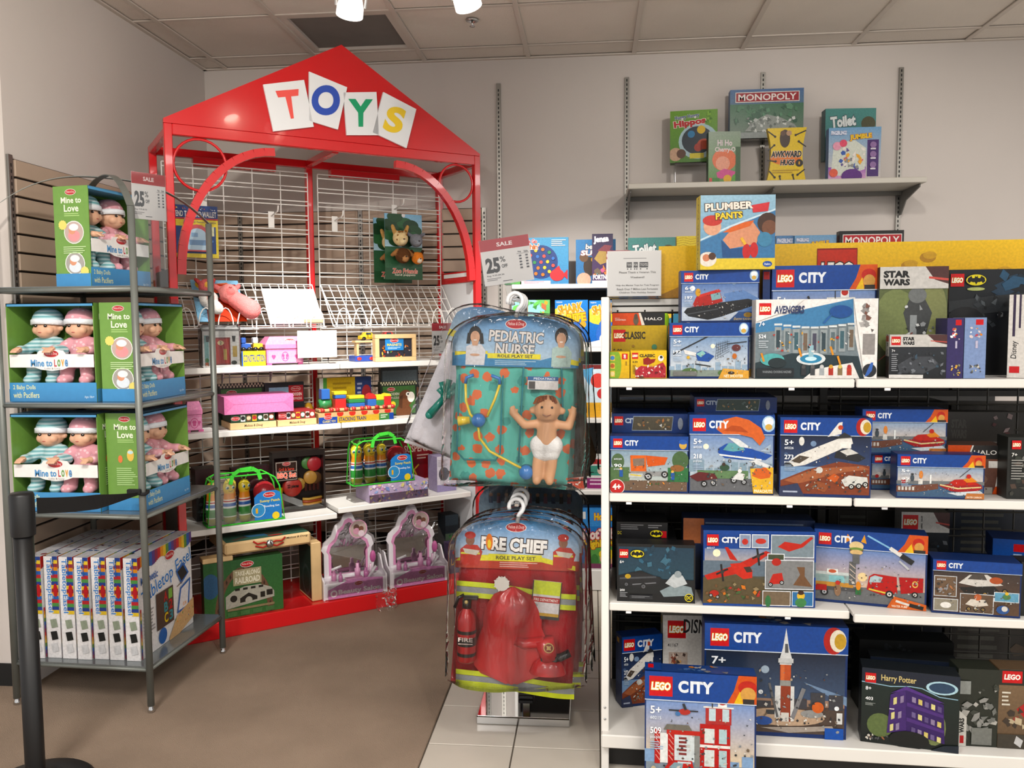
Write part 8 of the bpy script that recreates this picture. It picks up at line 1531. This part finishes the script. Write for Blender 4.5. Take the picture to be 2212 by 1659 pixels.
gamebox('low green game box beneath the large sale sign', 1090, 1124, 598, 4.74, z5, .08, lambda w, h: Art(w, h).r(0, 0, 1, 1, '#2f6a34').r(.4, .1, 1, .9, '#58a84a').lines(.5, .25, .95, .75, 2, '#2f5a2c'), '#2f6a34')
gamebox('teal game box above the paper notice on the game shelves', 1357, 1459, 513, 4.78, z5, .06, a_toilet, '#2f6a64')
gamebox('yellow wave-patterned game left of the plumber cartoon game', 1461, 1512, 510, 4.8, z5, .06, lambda w, h: (lambda a: ([a.l([(.0, .06 + .05 * i), (.3, .03 + .05 * i), (.6, .07 + .05 * i), (1, .04 + .05 * i)], .012, '#c9a41c') for i in range(8)], a)[1])(Art(w, h).r(0, 0, 1, 1, '#e8cf3a')), '#c9a82a')
gamebox('small blue game box right of the plumber cartoon game', 1676, 1714, 509, 4.8, z5, .06, lambda w, h: Art(w, h).r(0, 0, 1, 1, '#5a86b4').t('FINGERLINGS', .06, .06, .95, .16, '#dfe4f2', .05, 0, ('#3a5a9a', .05)), '#4a76a4')
gamebox('pale blue game box top showing above the yellow header board', 1716, 1806, 508, 4.78, z5, .06, a_jumble, '#4f86b4')
gamebox('black game box with red title above the yellow header board', 1813, 1952, 498, 4.76, z5, .06, lambda w, h: (lambda a: a)(Art(w, h).r(0, 0, 1, 1, '#141414').r(.05, .07, .97, .34, '#e8e4e0').r(.06, .085, .96, .325, '#b3222c').t('MONOPOLY', .09, .12, .93, .28, '#f2ece6', .02)), '#141414', left=Art(.06, .4).r(0, 0, 1, 1, '#201a1a').r(.2, .1, .8, .5, '#6a2428'))
gamebox('green children game with purple letters on the second game shelf', 1106, 1188, 648, 4.74, z4, .05, a_hohoho, '#3f8f3a')
gamebox('blue shark game box left of its twin', 1199, 1270, 648, 4.74, z4, .07, a_shark, '#1f5fb8', group='twin blue shark games')
gamebox('blue shark game box cut by the gondola end panel', 1273, 1342, 649, 4.74, z4, .07, a_shark, '#1f5fb8', group='twin blue shark games')
gamebox('blue game with a white oval seen above the orange and black box', 1346, 1420, 652, 4.76, z4, .06, lambda w, h: Art(w, h).r(0, 0, 1, 1, '#2a5f94').o(.5, .3, .2, '#e8e4dc', 1.4, .7).o(.5, .3, .14, '#3a6fb0', 1.4, .7).o(.85, .2, .1, '#d8742c'), '#2a5f94')
gamebox('teal and black game seen above the lime green tub', 1424, 1490, 652, 4.76, z4, .06, lambda w, h: Art(w, h).r(0, 0, 1, 1, '#2f6f8a').o(.3, .25, .12, '#d8b03a').r(.75, 0, .9, 1, '#141414').r(.9, 0, 1, 1, '#d8c8b8'), '#2f6f8a')
gamebox('white toy box with red balls on the middle game shelf', 1226, 1320, 788, 4.74, z3, .08, lambda w, h: Art(w, h).r(0, 0, 1, 1, '#cfe0ea').r(0, 0, 1, .08, '#7a2a2a').o(.7, .3, .14, '#d84a44').o(.8, .55, .1, '#c83a3a').p([(.3, .1), (.6, .05), (.5, .4)], '#5aa8d8').r(0, .72, 1, 1, '#e0a83a'), '#cfe0ea')
gamebox('purple and teal toy box on the lower game shelf', 1268, 1330, 985, 4.74, z2, .08, lambda w, h: Art(w, h).r(0, 0, 1, 1, '#d8d8d4').r(0, .3, 1, .6, '#3f8f7a').r(0, .68, 1, 1, '#8a2a6a').o(.5, .45, .12, '#e8c8b8').r(.2, .1, .8, .25, '#b83a3a').lines(.1, .72, .9, .95, 2, '#d8b8cc'), '#d8d8d4')
gamebox('red and white toy box beside the purple one', 1222, 1262, 1010, 4.73, z2, .08, lambda w, h: Art(w, h).r(0, 0, 1, 1, '#d8a49a').r(0, .5, 1, 1, '#c8503a').scat(4, 14, .1, .1, .9, .9, .1, ['#e8d8d0', '#b83a30', '#e89a3a']), '#c8503a')
def a_hot(w, h):
    a = Art(w, h); a.r(0, 0, 1, 1, '#2f7ac4', '#2a6ab0').r(0, 0, 1, .3, '#3f8ad0').r(.05, .06, .25, .18, '#e8e8e8').t('HotTub', .44, .08, .92, .2, '#e8c23a', .05, 0, ('#b5382c', .05)).p([(.3, .5), (1, .4), (1, 1), (.2, 1)], '#5a9a4a').t('HotTub', .18, .34, .9, .52, '#f0d8d0', .05, .1, ('#b5282c', .06), .06).t('HighDive', .2, .52, .92, .68, '#e8c23a', .05, .1, ('#b5282c', .06), .06).o(.75, .82, .14, '#d8a882').o(.72, .76, .13, '#e8c83a', 1, .7).o(.45, .9, .1, '#3f7a3a', .7, 1.4).r(0, .92, 1, 1, '#7a3a5a'); return a
gamebox('blue and green diving game on the bottom game shelf', 1241, 1338, 1098, 4.72, z1, .09, a_hot, '#2a6ab0')
gamebox('green toy box on the bottom shelf behind the garment stand', 1040, 1128, 1110, 4.74, z1, .08, lambda w, h: Art(w, h).r(0, 0, 1, 1, '#e0e4dc').r(0, 0, .2, 1, '#3a4a54').r(.25, 0, .85, 1, '#4aa83c').lines(.35, .1, .75, .6, 6, '#2f7a2c'), '#4aa83c')
gamebox('red and white toy box on the bottom shelf behind the garment stand', 1132, 1236, 1110, 4.74, z1, .08, lambda w, h: Art(w, h).r(0, 0, 1, 1, '#ecdcd2').scat(6, 40, .02, .05, .98, .95, .09, ['#d84a3a', '#7fb8d8', '#e8a84a', '#9ad06a', '#f0e8e0']), '#ecdcd2')
# sale signs
def sale_art(w, h):
    a = Art(w, h); a.r(0, 0, 1, 1, '#dcd9d7').r(0, 0, 1, .25, '#a8242e').t('SALE', .34, .085, .66, .175, '#ecdcdc', .03).t('25', .07, .4, .36, .74, '#2e2e30', .05).t('%', .37, .4, .48, .52, '#2e2e30', .01).t('OFF', .39, .57, .51, .65, '#3a3a3c', .03).t('Reg. 9.99-89.99', .07, .775, .42, .82, '#4a4a4c', .01).lines(.06, .85, .36, .92, 2, '#8a8888').lines(.38, .93, .58, .96, 1, '#3a3a3c')
    for i in range(5): a.r(.76, .42 + .065 * i, .81, .455 + .065 * i, '#55555a').r(.89, .42 + .065 * i, .94, .455 + .065 * i, '#55555a')
    a.r(.72, .385, .97, .39, '#77757a').t('Reg', .75, .33, .81, .37, '#55555a', .01).t('Sale', .87, .33, .95, .37, '#55555a', .01); return a
def sale_sign(label, loc, w, h, rz, roll, stem):
    t = thing('sale_sign', label, 'sign', loc, 0, 'red and white sale signs'); t.rotation_euler = (Matrix.Rotation(rz, 3, 'Z') @ Matrix.Rotation(roll, 3, 'Y')).to_euler()
    mb = MB(); mb.box(-w / 2, w / 2, 0, .001, stem, stem + h, lin('#d8d4d2')); sale_art(w, h).put(mb, (-w / 2, 0, stem), (1, 0, 0), (0, 0, 1)); mb.build('printed_card', 'paper', t)
    f = MB(); f.bbox(-w / 2 - .003, w / 2 + .003, -.004, -.0025, stem - .003, stem + h + .001, .0005); f.build('clear_cover', 'clear', t)
    return t
p = onY(1107, 612, 3.24); t = sale_sign('large tilted sale sign above the hanging nurse costumes', (p.x, 3.2, 1.612), .188, .172, .05, -.13, p.z - 1.612)
MB().bbox(-.018, .018, .0015, .004, 0, .08, .0005).build('clear_stem', 'acrylic', t)
MB().bbox(-.015, .05, -.003, .03, -.0005, .0045, .001).build('stem_clip', 'acrylic', t)
t = sale_sign('sale sign facing right on the top shelf of the grey rack', (-1.738, 3.205, ZR[3]), .14, .18, 1.02, 0, .262)
MB().bbox(-.07, .07, .0015, .003, 0, .262, .0005).build('clear_sheet', 'acrylic', t)
s_, z_ = bsz(965, 698, .1); s2, _ = bsz(933, 720, .1)
t = sale_sign('sale sign half hidden by costume bags at the booth shelf end', bp(s2 + .065, .1, ZB[1]), .13, z_ - ZB[1] - .035, BT, 0, .035)
MB().bbox(-.05, .05, -.02, .03, 0, .006, .001).build('clear_foot', 'acrylic', t); MB().bbox(-.05, .05, .0015, .003, .006, .06, .0005).build('clear_sheet', 'acrylic', t)
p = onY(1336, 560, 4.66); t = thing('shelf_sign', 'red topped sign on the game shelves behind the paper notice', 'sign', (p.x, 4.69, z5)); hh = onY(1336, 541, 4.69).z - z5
mb = MB(); mb.box(-.065, .065, 0, .001, .006, hh, lin('#cfcbc8')); Art(.13, hh - .006).r(0, 0, 1, 1, '#cfcbc8').r(0, 0, 1, .28, '#8a2430').r(0, .1, 1, .2, '#c9a8a8').put(mb, (-.065, 0, .006), (1, 0, 0), (0, 0, 1)); mb.build('printed_card', 'paper', t); MB().bbox(-.05, .05, -.008, .03, 0, .0058, .001).build('clear_foot', 'acrylic', t)  # pale strip across the red band is glare painted into the print
